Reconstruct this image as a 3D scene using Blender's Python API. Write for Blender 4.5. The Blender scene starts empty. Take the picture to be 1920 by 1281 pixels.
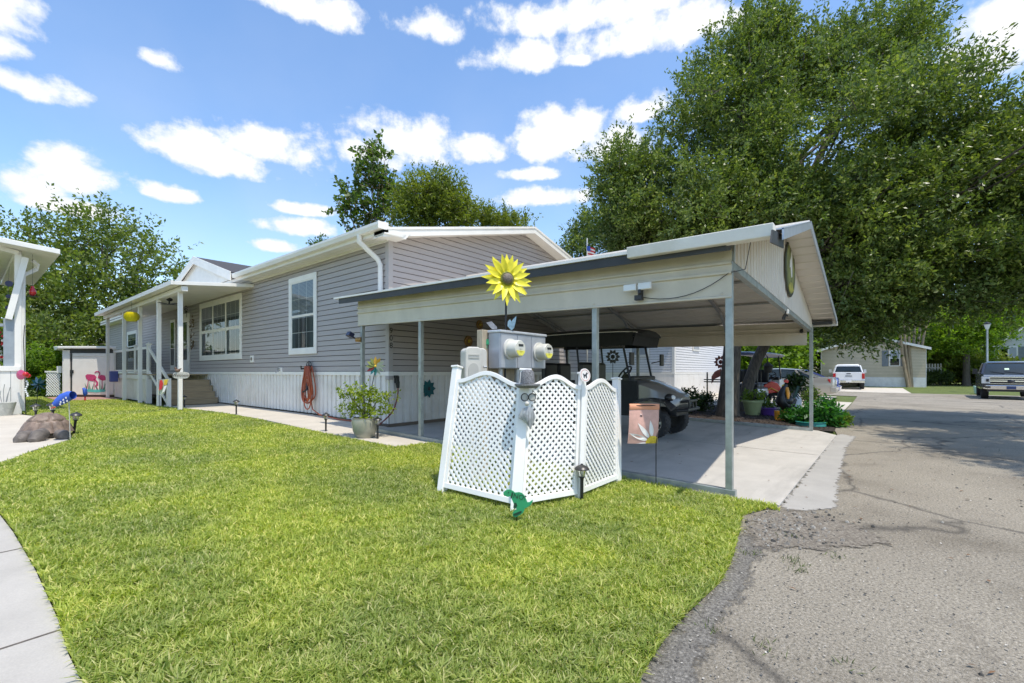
import bpy, math, random
import numpy as np
from mathutils import Vector, Matrix
random.seed(7)
RNG = np.random.default_rng(11)
scene = bpy.context.scene
COL = scene.collection
rad = math.radians

# ------------------------------------------------------------------ camera
FPX, HOR, EYE = 848.0, 697.0, 1.25
cam = bpy.data.cameras.new('camera')
cam.sensor_width = 36; cam.lens = FPX / 1920 * 36
cam.shift_y = (HOR - 640.5) / 1920
cam.clip_start = 0.05; cam.clip_end = 3000
cam_o = bpy.data.objects.new('camera', cam); COL.objects.link(cam_o)
cam_o.location = (0, 0, EYE); cam_o.rotation_euler = (rad(90), 0, rad(39.33 - 90))
scene.camera = cam_o
FW = Vector((math.cos(rad(39.33)), math.sin(rad(39.33)), 0)); RT = Vector((FW.y, -FW.x, 0))

# ------------------------------------------------------------------ view, sun, sky
vs = scene.view_settings
vs.view_transform = 'Standard'; vs.look = 'None'; vs.gamma = 1; vs.exposure = 0.78
SUNV = Vector((-0.07, -0.36, 1.0)).normalized()      # towards the sun
sun = bpy.data.lights.new('sun', 'SUN'); sun.energy = 2.7; sun.angle = rad(0.55); sun.color = (1, 0.94, 0.84)
sun_o = bpy.data.objects.new('sun', sun); COL.objects.link(sun_o)
sun_o.rotation_euler = SUNV.to_track_quat('Z', 'Y').to_euler(); sun_o.location = (0, -20, 40)

world = bpy.data.worlds.new('World'); scene.world = world; world.use_nodes = True
WN = world.node_tree; WN.nodes.clear()
def wn(t, **k):
    n = WN.nodes.new(t)
    for a, b in k.items(): setattr(n, a, b)
    return n
def wl(a, b): WN.links.new(a, b)
def wmath(op, a, b=None, c=None, clamp=False):
    n = wn('ShaderNodeMath', operation=op, use_clamp=clamp)
    for i, v in enumerate((a, b, c)):
        if v is None: continue
        if isinstance(v, (int, float)): n.inputs[i].default_value = v
        else: wl(v, n.inputs[i])
    return n.outputs[0]
w_out = wn('ShaderNodeOutputWorld'); w_bg = wn('ShaderNodeBackground'); w_bg.inputs['Strength'].default_value = 0.15
sky = wn('ShaderNodeTexSky', sky_type='NISHITA', sun_disc=False)
sky.sun_elevation = math.asin(SUNV.z); sky.sun_rotation = math.atan2(SUNV.x, SUNV.y)
sky.altitude = 0; sky.air_density = 1.0; sky.dust_density = 0.6; sky.ozone_density = 1.6
w_tc = wn('ShaderNodeTexCoord'); w_sep = wn('ShaderNodeSeparateXYZ')
w_nrm = wn('ShaderNodeVectorMath', operation='NORMALIZE'); wl(w_tc.outputs['Generated'], w_nrm.inputs[0]); wl(w_nrm.outputs[0], w_sep.inputs[0])
az = wmath('ARCTAN2', w_sep.outputs[1], w_sep.outputs[0]); el = wmath('ARCSINE', w_sep.outputs[2])
w_cmb = wn('ShaderNodeCombineXYZ'); wl(az, w_cmb.inputs[0]); wl(wmath('MULTIPLY', el, 1.25), w_cmb.inputs[1])
n1 = wn('ShaderNodeTexNoise'); n1.inputs['Scale'].default_value = 9.0; n1.inputs['Detail'].default_value = 9; n1.inputs['Roughness'].default_value = 0.62
wl(w_cmb.outputs[0], n1.inputs['Vector'])
n2 = wn('ShaderNodeTexNoise'); n2.inputs['Scale'].default_value = 22; n2.inputs['Detail'].default_value = 6; n2.inputs['Roughness'].default_value = 0.55
wl(w_cmb.outputs[0], n2.inputs['Vector'])
def skydir(px, py):
    d = (FW + RT * ((px - 960) / FPX) + Vector((0, 0, (HOR - py) / FPX))).normalized()
    return math.atan2(d.y, d.x), math.asin(d.z)
CLOUDS = [(60,335,75,36),(140,322,95,42),(345,270,105,36),(430,300,120,30),(520,275,100,44),(700,290,60,26),(790,262,105,46),(880,275,80,30),(1040,250,100,50),
          (1140,272,90,32),(1080,30,200,34),(1210,62,220,42),(1320,40,90,34),(560,8,120,30),(800,45,75,28),(975,103,85,30),(1085,110,40,14),(1215,200,65,24),(1010,370,95,18),
          (1900,50,150,95),(1830,110,90,50),(10,25,75,48),(10,80,50,36),(70,160,85,26),(285,104,64,20),(315,360,50,16),(590,428,90,16),(140,388,95,18),(520,462,60,12),
          (700,470,70,10),(-250,250,160,60),(2150,180,160,70),(1000,325,60,12),(560,390,60,12)]
acc = None
for (cx, cy, rx, ry) in CLOUDS:
    a0, e0 = skydir(cx, cy); a1, _ = skydir(cx + rx, cy); _, e1 = skydir(cx, cy - ry)
    da = wmath('DIVIDE', wmath('SUBTRACT', az, a0), abs(a1 - a0) * 1.18)
    ae = wmath('SUBTRACT', el, e0 - 0.25 * abs(e1 - e0))
    up = wmath('DIVIDE', wmath('MAXIMUM', ae, 0), abs(e1 - e0) * 1.45)          # flat undersides, towering tops
    dn = wmath('DIVIDE', wmath('MINIMUM', ae, 0), abs(e1 - e0) * 1.0)
    q = wmath('ADD', wmath('MULTIPLY', da, da), wmath('ADD', wmath('MULTIPLY', up, up), wmath('MULTIPLY', dn, dn)))
    v = wmath('SUBTRACT', 1.0, wmath('POWER', q, 0.75))
    acc = v if acc is None else wmath('MAXIMUM', acc, v)
acc = wmath('MAXIMUM', acc, -1.0)
f1 = wmath('MULTIPLY', wmath('SUBTRACT', n1.outputs[0], 0.5), 3.6)
f2 = wmath('MULTIPLY', wmath('SUBTRACT', n2.outputs[0], 0.5), 1.1)
dens = wmath('ADD', wmath('ADD', acc, f1), f2)
mr = wn('ShaderNodeMapRange', interpolation_type='SMOOTHSTEP'); wl(dens, mr.inputs[0])
mr.inputs[1].default_value = -0.08; mr.inputs[2].default_value = 0.7
# thin veil towards the horizon
n3 = wn('ShaderNodeTexNoise'); n3.inputs['Scale'].default_value = 3; n3.inputs['Detail'].default_value = 6; wl(w_cmb.outputs[0], n3.inputs['Vector'])
veil = wmath('MULTIPLY', wmath('MULTIPLY', wmath('SUBTRACT', n3.outputs[0], 0.38, clamp=True), 1.1), wmath('SUBTRACT', 1.0, wmath('MULTIPLY', el, 1.35), clamp=True), clamp=True)
mask = wmath('MAXIMUM', mr.outputs[0], veil)
w_hs = wn('ShaderNodeHueSaturation'); w_hs.inputs['Saturation'].default_value = 1.1; w_hs.inputs['Value'].default_value = 1.08; wl(sky.outputs[0], w_hs.inputs['Color'])
w_cc = wn('ShaderNodeMix', data_type='RGBA'); w_cc.inputs[6].default_value = (3.3, 3.6, 4.1, 1); w_cc.inputs[7].default_value = (4.7, 4.68, 4.65, 1)
core = wn('ShaderNodeMapRange'); wl(dens, core.inputs[0]); core.inputs[1].default_value = 0.1; core.inputs[2].default_value = 1.0
wl(wmath('MULTIPLY', core.outputs[0], wmath('MULTIPLY_ADD', n2.outputs[0], 1.5, 0.1), clamp=True), w_cc.inputs[0])
w_mix = wn('ShaderNodeMix', data_type='RGBA'); wl(mask, w_mix.inputs[0]); wl(w_hs.outputs[0], w_mix.inputs[6]); wl(w_cc.outputs[2], w_mix.inputs[7])
wl(w_mix.outputs[2], w_bg.inputs['Color']); wl(w_bg.outputs[0], w_out.inputs[0])

# ------------------------------------------------------------------ ground heights, measuring helpers
def gz(x, y):
    a = min(max((y - 1.18) * 0.0215, 0.0), 0.2)
    b = -0.0068 * min(max(x - 12.0, 0.0), 30.0) + 0.033 * min(max(x - 40.5, 0.0), 10.0)
    return a + b
def ray(px, py): return FW + RT * ((px - 960) / FPX) + Vector((0, 0, (HOR - py) / FPX))
def G(px, py, dz=0.0):
    """point of the terrain seen at that place of the photograph"""
    z = 0.0
    for _ in range(12):
        d = FPX * (EYE - z) / (py - HOR); p = FW * d + RT * ((px - 960) / FPX * d); z = gz(p.x, p.y)
    return Vector((p.x, p.y, z + dz))
def at(px, py, d):
    v = ray(px, py) * d; v.z += EYE; return v
def onX(px, py, X):
    r = ray(px, py); v = r * (X / r.x); v.z += EYE; return v
def onY(px, py, Y):
    r = ray(px, py); v = r * (Y / r.y); v.z += EYE; return v

# ------------------------------------------------------------------ materials
def newmat(name):
    m = bpy.data.materials.new(name); m.use_nodes = True
    nt = m.node_tree; return m, nt, nt.nodes['Principled BSDF']
def noise(nt, scale, detail=5, rough=0.55, coord='Object', stretch=None):
    tc = nt.nodes.new('ShaderNodeTexCoord'); n = nt.nodes.new('ShaderNodeTexNoise')
    n.inputs['Scale'].default_value = scale; n.inputs['Detail'].default_value = detail; n.inputs['Roughness'].default_value = rough
    if stretch:
        mp = nt.nodes.new('ShaderNodeMapping'); mp.inputs['Scale'].default_value = stretch
        nt.links.new(tc.outputs[coord], mp.inputs[0]); nt.links.new(mp.outputs[0], n.inputs['Vector'])
    else: nt.links.new(tc.outputs[coord], n.inputs['Vector'])
    return n.outputs['Fac']
def ramp(nt, fac, stops):
    r = nt.nodes.new('ShaderNodeValToRGB'); e = r.color_ramp.elements
    while len(e) < len(stops): e.new(0.5)
    for i, (p, c) in enumerate(stops):
        e[i].position = p; e[i].color = (*c, 1) if len(c) == 3 else c
    nt.links.new(fac, r.inputs[0]); return r.outputs[0]
def mixc(nt, fac, a, b, mode='MIX'):
    m = nt.nodes.new('ShaderNodeMix'); m.data_type = 'RGBA'; m.blend_type = mode
    for i, v in ((0, fac), (6, a), (7, b)):
        if isinstance(v, (int, float)): m.inputs[i].default_value = v
        elif isinstance(v, tuple): m.inputs[i].default_value = (*v[:3], 1)
        else: nt.links.new(v, m.inputs[i])
    return m.outputs[2]
def bump(nt, bs, fac, strength=0.3, dist=0.01):
    b = nt.nodes.new('ShaderNodeBump'); b.inputs['Strength'].default_value = strength; b.inputs['Distance'].default_value = dist
    nt.links.new(fac, b.inputs['Height']); nt.links.new(b.outputs[0], bs.inputs['Normal'])
def M(name, col, rough=0.6, metal=0.0, var=0.12, scale=6.0, bmp=0.0, bscale=80.0, coat=0.0, dirt=None, stretch=None):
    m, nt, bs = newmat(name)
    f = noise(nt, scale, stretch=stretch)
    a = tuple(max(c * (1 - var), 0) for c in col); b = tuple(min(c * (1 + var), 1) for c in col)
    c = ramp(nt, f, [(0.3, a), (0.7, b)])
    if dirt:
        f2 = noise(nt, 1.7, 8, 0.65); fr = ramp(nt, f2, [(0.48, (0, 0, 0)), (0.72, (1, 1, 1))])
        c = mixc(nt, fr, c, dirt)
    nt.links.new(c, bs.inputs['Base Color'])
    bs.inputs['Roughness'].default_value = rough; bs.inputs['Metallic'].default_value = metal; bs.inputs['Coat Weight'].default_value = coat
    if bmp: bump(nt, bs, noise(nt, bscale), bmp, 0.004)
    return m
def leafmat(name, cols, trans=0.35, gloss=0.42):
    m, nt, bs = newmat(name)
    g = nt.nodes.new('ShaderNodeNewGeometry')
    n = len(cols); c = ramp(nt, g.outputs['Random Per Island'], [(i / max(n - 1, 1), k) for i, k in enumerate(cols)])
    f = noise(nt, 0.9, 4); c = mixc(nt, ramp(nt, f, [(0.38, (0, 0, 0)), (0.62, (1, 1, 1))]), c, mixc(nt, 1.0, c, (1.4, 1.32, 0.9), 'MULTIPLY'))
    nt.links.new(c, bs.inputs['Base Color']); bs.inputs['Roughness'].default_value = gloss; bs.inputs['Specular IOR Level'].default_value = 0.3
    t = nt.nodes.new('ShaderNodeBsdfTranslucent'); nt.links.new(mixc(nt, 1.0, c, (1.6, 1.75, 0.7), 'MULTIPLY'), t.inputs[0])
    mx = nt.nodes.new('ShaderNodeMixShader'); mx.inputs[0].default_value = trans
    nt.links.new(bs.outputs[0], mx.inputs[1]); nt.links.new(t.outputs[0], mx.inputs[2])
    nt.links.new(mx.outputs[0], nt.nodes['Material Output'].inputs[0]); return m
def glassmat(name, tint=(0.9, 0.95, 0.95), refl=0.14, blend=0.35):
    m, nt, bs = newmat(name); nt.nodes.remove(bs)
    t = nt.nodes.new('ShaderNodeBsdfTransparent'); t.inputs[0].default_value = (*tint, 1)
    g = nt.nodes.new('ShaderNodeBsdfGlossy'); g.inputs['Roughness'].default_value = 0.02
    lw = nt.nodes.new('ShaderNodeLayerWeight'); lw.inputs[0].default_value = blend
    ad = nt.nodes.new('ShaderNodeMath'); ad.operation = 'ADD'; ad.use_clamp = True; ad.inputs[1].default_value = refl; nt.links.new(lw.outputs['Fresnel'], ad.inputs[0])
    mx = nt.nodes.new('ShaderNodeMixShader'); nt.links.new(ad.outputs[0], mx.inputs[0]); nt.links.new(t.outputs[0], mx.inputs[1]); nt.links.new(g.outputs[0], mx.inputs[2])
    nt.links.new(mx.outputs[0], nt.nodes['Material Output'].inputs[0]); return m

white = M('white_vinyl', (0.82, 0.79, 0.73), 0.42, var=0.05, scale=3)
white_dirty = M('white_weathered', (0.76, 0.73, 0.67), 0.5, var=0.06, scale=4, dirt=(0.64, 0.60, 0.52))
lattice_white = M('lattice_vinyl', (0.86, 0.835, 0.785), 0.4, var=0.04, scale=5, dirt=(0.78, 0.75, 0.67))
siding = M('grey_vinyl_siding', (0.41, 0.37, 0.35), 0.55, var=0.05, scale=2.2, bmp=0.12, bscale=40, stretch=(0.4, 0.4, 6))
trim_grey = M('grey_corner_trim', (0.40, 0.37, 0.355), 0.5, var=0.04)
skirt_m = M('white_skirting', (0.77, 0.74, 0.69), 0.45, var=0.05, dirt=(0.64, 0.60, 0.53), scale=3, stretch=(3, 3, 0.4))
tan_metal = M('tan_painted_steel', (0.62, 0.555, 0.44), 0.4, var=0.06, scale=2, dirt=(0.54, 0.475, 0.365), stretch=(2, 2, 0.5))
roof_metal = M('pale_roof_steel', (0.68, 0.63, 0.56), 0.38, metal=0.1, var=0.06, scale=2.5)
galv = M('galvanised_steel', (0.36, 0.385, 0.365), 0.45, metal=0.5, var=0.22, scale=9, bmp=0.05)
zinc = M('dull_zinc', (0.40, 0.40, 0.40), 0.45, metal=0.5, var=0.2, scale=14)
black = M('black_plastic', (0.018, 0.018, 0.02), 0.4, var=0.2)
black_metal = M('black_metal', (0.02, 0.02, 0.022), 0.35, metal=0.3, var=0.2)
black_cloth = M('black_canvas', (0.012, 0.014, 0.015), 0.75, var=0.25, scale=12, bmp=0.3, bscale=30)
dark_fascia = M('dark_fascia', (0.035, 0.036, 0.037), 0.5, var=0.25, scale=3)
rubber = M('tyre_rubber', (0.022, 0.022, 0.023), 0.8, var=0.3, scale=20, bmp=0.3, bscale=60)
chrome = M('bright_metal', (0.75, 0.75, 0.76), 0.18, metal=1.0, var=0.03)
silver_paint = M('silver_paint', (0.40, 0.385, 0.36), 0.3, metal=0.45, var=0.03, coat=0.6)
cart_paint = M('dark_silver_paint', (0.22, 0.215, 0.205), 0.3, metal=0.4, var=0.03, coat=0.6)
white_paint = M('white_car_paint', (0.76, 0.75, 0.74), 0.3, var=0.02, coat=0.6)
navy_paint = M('dark_car_paint', (0.018, 0.022, 0.035), 0.25, metal=0.2, var=0.05, coat=0.8)
blue_paint = M('blue_car_paint', (0.03, 0.06, 0.35), 0.25, metal=0.3, var=0.03, coat=0.8)
red_light = M('red_lens', (0.45, 0.012, 0.015), 0.2, var=0.05, coat=0.5)
clear_lens = M('clear_lens', (0.75, 0.76, 0.74), 0.15, var=0.05)
car_glass = M('car_glass', (0.02, 0.028, 0.03), 0.05, var=0.05)
glass = glassmat('window_glass', (0.85, 0.9, 0.9), 0.06, 0.22)
lamp_glass = glassmat('lamp_glass', (0.92, 0.9, 0.84), 0.12)
clear_sheet = glassmat('clear_plastic', (0.86, 0.88, 0.88), 0.02, 0.08)
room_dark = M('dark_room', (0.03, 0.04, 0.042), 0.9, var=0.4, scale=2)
blind_m = M('blind_slats', (0.36, 0.38, 0.4), 0.6, var=0.05)
curtain_m = M('teal_curtain', (0.07, 0.11, 0.11), 0.8, var=0.3, scale=5)
step_wood = M('tan_step_boards', (0.40, 0.30, 0.18), 0.6, var=0.15, scale=6, stretch=(0.6, 6, 6), bmp=0.1)
post_wood = M('weathered_wood', (0.42, 0.35, 0.25), 0.75, var=0.2, scale=10, stretch=(6, 6, 0.7), bmp=0.25)
meter_grey = M('grey_meter_cabinet', (0.40, 0.415, 0.45), 0.4, metal=0.35, var=0.1, scale=5)
beige = M('beige_plastic', (0.56, 0.53, 0.47), 0.5, var=0.05)
beige_d = M('darker_beige_plastic', (0.44, 0.42, 0.37), 0.5, var=0.05)
yellow = M('yellow_petal', (0.80, 0.70, 0.03), 0.4, var=0.12, scale=14)
seed_brown = M('seed_head', (0.16, 0.13, 0.10), 0.7, var=0.4, scale=60, bmp=0.6, bscale=160)
lime_label = M('yellow_label', (0.78, 0.72, 0.10), 0.5, var=0.1, scale=60)
orange_hose = M('orange_hose', (0.36, 0.075, 0.028), 0.45, var=0.18, scale=10)
dino_green = M('green_plastic', (0.03, 0.30, 0.13), 0.45, var=0.1, scale=20)
dino_dark = M('dark_green_ink', (0.008, 0.05, 0.025), 0.6)
flag_pink = M('pink_cloth', (0.62, 0.36, 0.29), 0.8, var=0.14, scale=12, bmp=0.2, bscale=200)
flag_orange = M('peach_cloth', (0.68, 0.30, 0.17), 0.8, var=0.08, scale=12)
petal_white = M('white_petal', (0.80, 0.76, 0.70), 0.7, var=0.06, scale=20)
gold = M('gold_yellow', (0.62, 0.44, 0.03), 0.7, var=0.25, scale=40)
teal = M('teal_metal', (0.025, 0.13, 0.14), 0.4, metal=0.4, var=0.25, scale=20)
shell_m = M('turtle_shell', (0.19, 0.135, 0.10), 0.55, var=0.45, scale=12, bmp=0.5, bscale=60)
skin_m = M('turtle_skin', (0.125, 0.105, 0.088), 0.65, var=0.35, scale=14, bmp=0.6, bscale=90)
blue_cloth = M('blue_cloth', (0.04, 0.11, 0.50), 0.65, var=0.08)
red_cloth = M('red_cloth', (0.55, 0.03, 0.03), 0.65, var=0.1)
red_glass = M('red_glass', (0.5, 0.01, 0.015), 0.12, var=0.1, coat=0.5)
pot_glaze = M('grey_glazed_pot', (0.34, 0.33, 0.26), 0.28, var=0.16, scale=5, coat=0.3)
pot_green = M('pale_green_pot', (0.36, 0.42, 0.20), 0.5, var=0.06)
pot_purple = M('purple_pot', (0.13, 0.05, 0.30), 0.45, var=0.08)
pot_teal = M('teal_rim', (0.02, 0.20, 0.17), 0.5)
soil = M('potting_soil', (0.035, 0.024, 0.017), 0.95, var=0.4, scale=30, bmp=0.8)
bark = M('oak_bark', (0.095, 0.078, 0.06), 0.9, var=0.45, scale=9, stretch=(2.5, 2.5, 0.5), bmp=1.0, bscale=25)
bark_pale = M('pale_bark', (0.30, 0.23, 0.145), 0.8, var=0.25, scale=5, stretch=(2, 2, 0.5), bmp=0.4, bscale=20)
shingle = M('dark_shingles', (0.055, 0.053, 0.055), 0.9, var=0.35, scale=30, bmp=0.6, bscale=50)
flamingo = M('flamingo_pink', (0.55, 0.05, 0.16), 0.6, var=0.2, scale=20)
reed = M('painted_reeds', (0.03, 0.20, 0.10), 0.6)
water_paint = M('painted_water', (0.10, 0.48, 0.44), 0.5, var=0.1)
brick_tile = M('terracotta_patio', (0.34, 0.19, 0.15), 0.8, var=0.15, scale=8)
tan_siding = M('tan_siding', (0.56, 0.47, 0.32), 0.6, var=0.07, scale=2)
cream = M('cream_siding', (0.62, 0.61, 0.55), 0.6, var=0.05)
white_siding = M('white_siding', (0.70, 0.69, 0.69), 0.55, var=0.04)
shutter = M('grey_shutter', (0.17, 0.19, 0.2), 0.6)
lamp_black = M('solar_lamp_bronze', (0.05, 0.048, 0.046), 0.38, metal=0.3, var=0.3, scale=30)
copper = M('rusty_copper', (0.35, 0.20, 0.07), 0.4, metal=0.5, var=0.5, scale=18)
orange_leg = M('orange_enamel', (0.70, 0.30, 0.02), 0.4, var=0.1)
rust_red = M('rust_red_metal', (0.20, 0.05, 0.04), 0.5, metal=0.3, var=0.3)
silver_beard = M('grey_beard', (0.42, 0.42, 0.42), 0.5, metal=0.3, var=0.45, scale=10, stretch=(8, 8, 0.6), bmp=0.8, bscale=30)
hat_grey = M('dark_stippled_grey', (0.15, 0.15, 0.155), 0.8, var=0.9, scale=140)
red_paint = M('red_gloss_paint', (0.62, 0.015, 0.02), 0.25, var=0.1, coat=0.5)

# ------------------------------------------------------------------ mesh builder and object helpers
class MB:
    def __init__(s, mat=None): s.v = []; s.f = []; s.mi = []; s.m = 0; s.T = mat or Matrix()
    def add(s, vs, fs):
        b = len(s.v); s.v += [tuple(s.T @ Vector(p)) for p in vs]
        s.f += [tuple(b + i for i in f) for f in fs]; s.mi += [s.m] * len(fs); return s
    def box(s, p0, p1):
        (a, b, c), (d, e, f) = p0, p1
        return s.add([(a,b,c),(d,b,c),(d,e,c),(a,e,c),(a,b,f),(d,b,f),(d,e,f),(a,e,f)], [(0,3,2,1),(4,5,6,7),(0,1,5,4),(1,2,6,5),(2,3,7,6),(3,0,4,7)])
    def cbox(s, c, sz, rot=None):
        T = s.T; s.T = T @ Matrix.Translation(c) @ (rot.to_4x4() if rot is not None else Matrix())
        x, y, z = (k / 2 for k in sz); s.box((-x,-y,-z), (x,y,z)); s.T = T; return s
    def hexa(s, bot, top):
        n = len(bot); return s.add(list(bot) + list(top), [tuple(range(n - 1, -1, -1)), tuple(range(n, 2 * n))] + [(i, (i + 1) % n, n + (i + 1) % n, n + i) for i in range(n)])
    def tube(s, pts, r, n=10, cap=True):
        pts = [Vector(p) for p in pts]; rs = r if isinstance(r, (list, tuple)) else [r] * len(pts)
        vs = []; fs = []; u = None
        for i, p in enumerate(pts):
            t = (pts[min(i + 1, len(pts) - 1)] - pts[max(i - 1, 0)]).normalized()
            if u is None: u = t.orthogonal().normalized()
            u = (u - t * u.dot(t)); u = u.normalized() if u.length > 1e-6 else t.orthogonal().normalized()
            w = t.cross(u)
            vs += [p + (u * math.cos(2 * math.pi * k / n) + w * math.sin(2 * math.pi * k / n)) * rs[i] for k in range(n)]
        for i in range(len(pts) - 1):
            fs += [(i*n+k, i*n+(k+1)%n, (i+1)*n+(k+1)%n, (i+1)*n+k) for k in range(n)]
        if cap: fs += [tuple(range(n - 1, -1, -1)), tuple(range((len(pts) - 1) * n, len(pts) * n))]
        return s.add(vs, fs)
    def bar(s, p0, p1, w, h, up=(0, 0, 1)):
        p0, p1 = Vector(p0), Vector(p1); t = (p1 - p0).normalized(); u = Vector(up); sd = t.cross(u).normalized(); u = sd.cross(t)
        q = lambda p: [p + sd * w/2 * a + u * h/2 * b for a, b in ((-1,-1),(1,-1),(1,1),(-1,1))]
        return s.hexa(q(p0), q(p1))
    def lathe(s, prof, n=20, o=(0, 0, 0), R=None, cap=True):
        T = s.T; s.T = T @ Matrix.Translation(o) @ (R.to_4x4() if R is not None else Matrix())
        vs = [(r * math.cos(2*math.pi*k/n), r * math.sin(2*math.pi*k/n), z) for r, z in prof for k in range(n)]
        fs = [(i*n+k, i*n+(k+1)%n, (i+1)*n+(k+1)%n, (i+1)*n+k) for i in range(len(prof)-1) for k in range(n)]
        cap = cap and prof[0] != prof[-1]
        if cap and prof[0][0] > 1e-4: fs.append(tuple(range(n-1, -1, -1)))
        if cap and prof[-1][0] > 1e-4: fs.append(tuple(range((len(prof)-1)*n, len(prof)*n)))
        s.add(vs, fs); s.T = T; return s
    def ball(s, c, r, n=16, m=10, R=None):
        r = (r, r, r) if isinstance(r, (int, float)) else r
        T = s.T; s.T = T @ Matrix.Translation(c) @ (R.to_4x4() if R is not None else Matrix()) @ Matrix.Diagonal((*r, 1))
        s.lathe([(math.sin(math.pi*i/m), -math.cos(math.pi*i/m)) for i in range(m+1)], n); s.T = T; return s
    def prism(s, poly, o, u, v, th):
        """flat outline (2-D) standing at o in the plane u,v; thickness th towards u x v"""
        o, u, v = Vector(o), Vector(u).normalized(), Vector(v).normalized(); w = u.cross(v) * th
        p = [o + u * a + v * b for a, b in poly]
        return s.hexa(p, [q + w for q in p])
    def loft(s, secs, cap=True, close=True):
        n = len(secs[0]); vs = [p for q in secs for p in q]; fs = []
        for i in range(len(secs) - 1):
            fs += [(i*n+k, i*n+(k+1)%n, (i+1)*n+(k+1)%n, (i+1)*n+k) for k in range(n if close else n - 1)]
        if cap: fs += [tuple(range(n-1, -1, -1)), tuple(range((len(secs)-1)*n, len(secs)*n))]
        return s.add(vs, fs)
    def text(s, txt, size, o, u, v, th=0.004, sp=1.0):
        cu = bpy.data.curves.new('letters', 'FONT'); cu.body = txt; cu.size = size; cu.extrude = 0; cu.align_x = 'CENTER'; cu.align_y = 'CENTER'; cu.resolution_u = 3; cu.space_character = sp
        ob = bpy.data.objects.new('letters', cu); COL.objects.link(ob); dg = bpy.context.evaluated_depsgraph_get()
        me = ob.evaluated_get(dg).to_mesh(); o, u, v = Vector(o), Vector(u).normalized(), Vector(v).normalized(); w = u.cross(v)
        P = [o + u * q.co.x + v * q.co.y + w * th for q in me.vertices]; F = [tuple(p.vertices) for p in me.polygons]
        ob.evaluated_get(dg).to_mesh_clear(); bpy.data.objects.remove(ob); bpy.data.curves.remove(cu)
        return s.add(P, F)
    def build(s, name, mat, parent=None, smooth=False, bevel=0.0, label=None):
        me = bpy.data.meshes.new(name); off = ROOT.get(parent.name, Vector()) if parent else Vector()
        me.from_pydata([tuple(Vector(p) - off) for p in s.v], [], s.f)
        for m in (mat if isinstance(mat, (list, tuple)) else [mat]): me.materials.append(m)
        me.polygons.foreach_set('material_index', s.mi)
        if smooth: me.polygons.foreach_set('use_smooth', [True] * len(me.polygons)); me.set_sharp_from_angle(angle=rad(42))
        me.update()
        o = bpy.data.objects.new(name, me); COL.objects.link(o)
        if parent: o.parent = parent; ROOT[o.name] = off
        if bevel:
            b = o.modifiers.new('bevel', 'BEVEL'); b.width = bevel; b.segments = 2; b.limit_method = 'ANGLE'; b.angle_limit = rad(40)
        if label: o['label'] = label
        return o
ROOT = {}
def thing(name, label, cat, loc=(0, 0, 0), group=None):
    o = bpy.data.objects.new(name, None); o.empty_display_size = 0.2; COL.objects.link(o); o.location = loc; ROOT[o.name] = Vector(loc)
    return tag(o, label, cat, group)
def tag(o, label, cat, group=None, kind=None):
    if label: o['label'] = label
    if cat: o['category'] = cat
    if group: o['group'] = group
    if kind: o['kind'] = kind
    return o
def base(o, loc):
    """move the origin of a one-mesh thing to its base"""
    loc = Vector(loc); o.data.transform(Matrix.Translation(-loc)); o.location = loc; return o
def place(root, loc, rz=0.0, s=1.0):
    root.location = loc; root.rotation_euler = (0, 0, rz); root.scale = (s, s, s); return root
def copy_tree(o, parent=None):
    c = o.copy(); COL.objects.link(c)
    if parent: c.parent = parent
    for ch in list(o.children): copy_tree(ch, c)
    return c
def dup(root, label, loc=None, rz=None, s=None):
    c = copy_tree(root); c['label'] = label
    if loc is not None: c.location = loc
    if rz is not None: c.rotation_euler = (0, 0, rz)
    if s is not None: c.scale = (s, s, s)
    return c
def circle(r, n=24, a0=0.0): return [(r * math.cos(a0 + 2*math.pi*k/n), r * math.sin(a0 + 2*math.pi*k/n)) for k in range(n)]
def petal(L, W, n=7, a=0.0, r0=0.0):
    pts = [(r0 + L * t, W/2 * math.sin(math.pi * t ** 0.75) ) for t in [i / n for i in range(n + 1)]]
    pts = pts + [(x, -y) for x, y in reversed(pts[1:-1])]
    c, s_ = math.cos(a), math.sin(a); return [(x * c - y * s_, x * s_ + y * c) for x, y in pts]
RX, RY, RZ = Vector((1, 0, 0)), Vector((0, 1, 0)), Vector((0, 0, 1))
def rot_to(n, up=(0, 0, 1)):
    n = Vector(n).normalized(); x = Vector(up).cross(n).normalized(); y = n.cross(x); return Matrix((x, y, n)).transposed()

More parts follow.
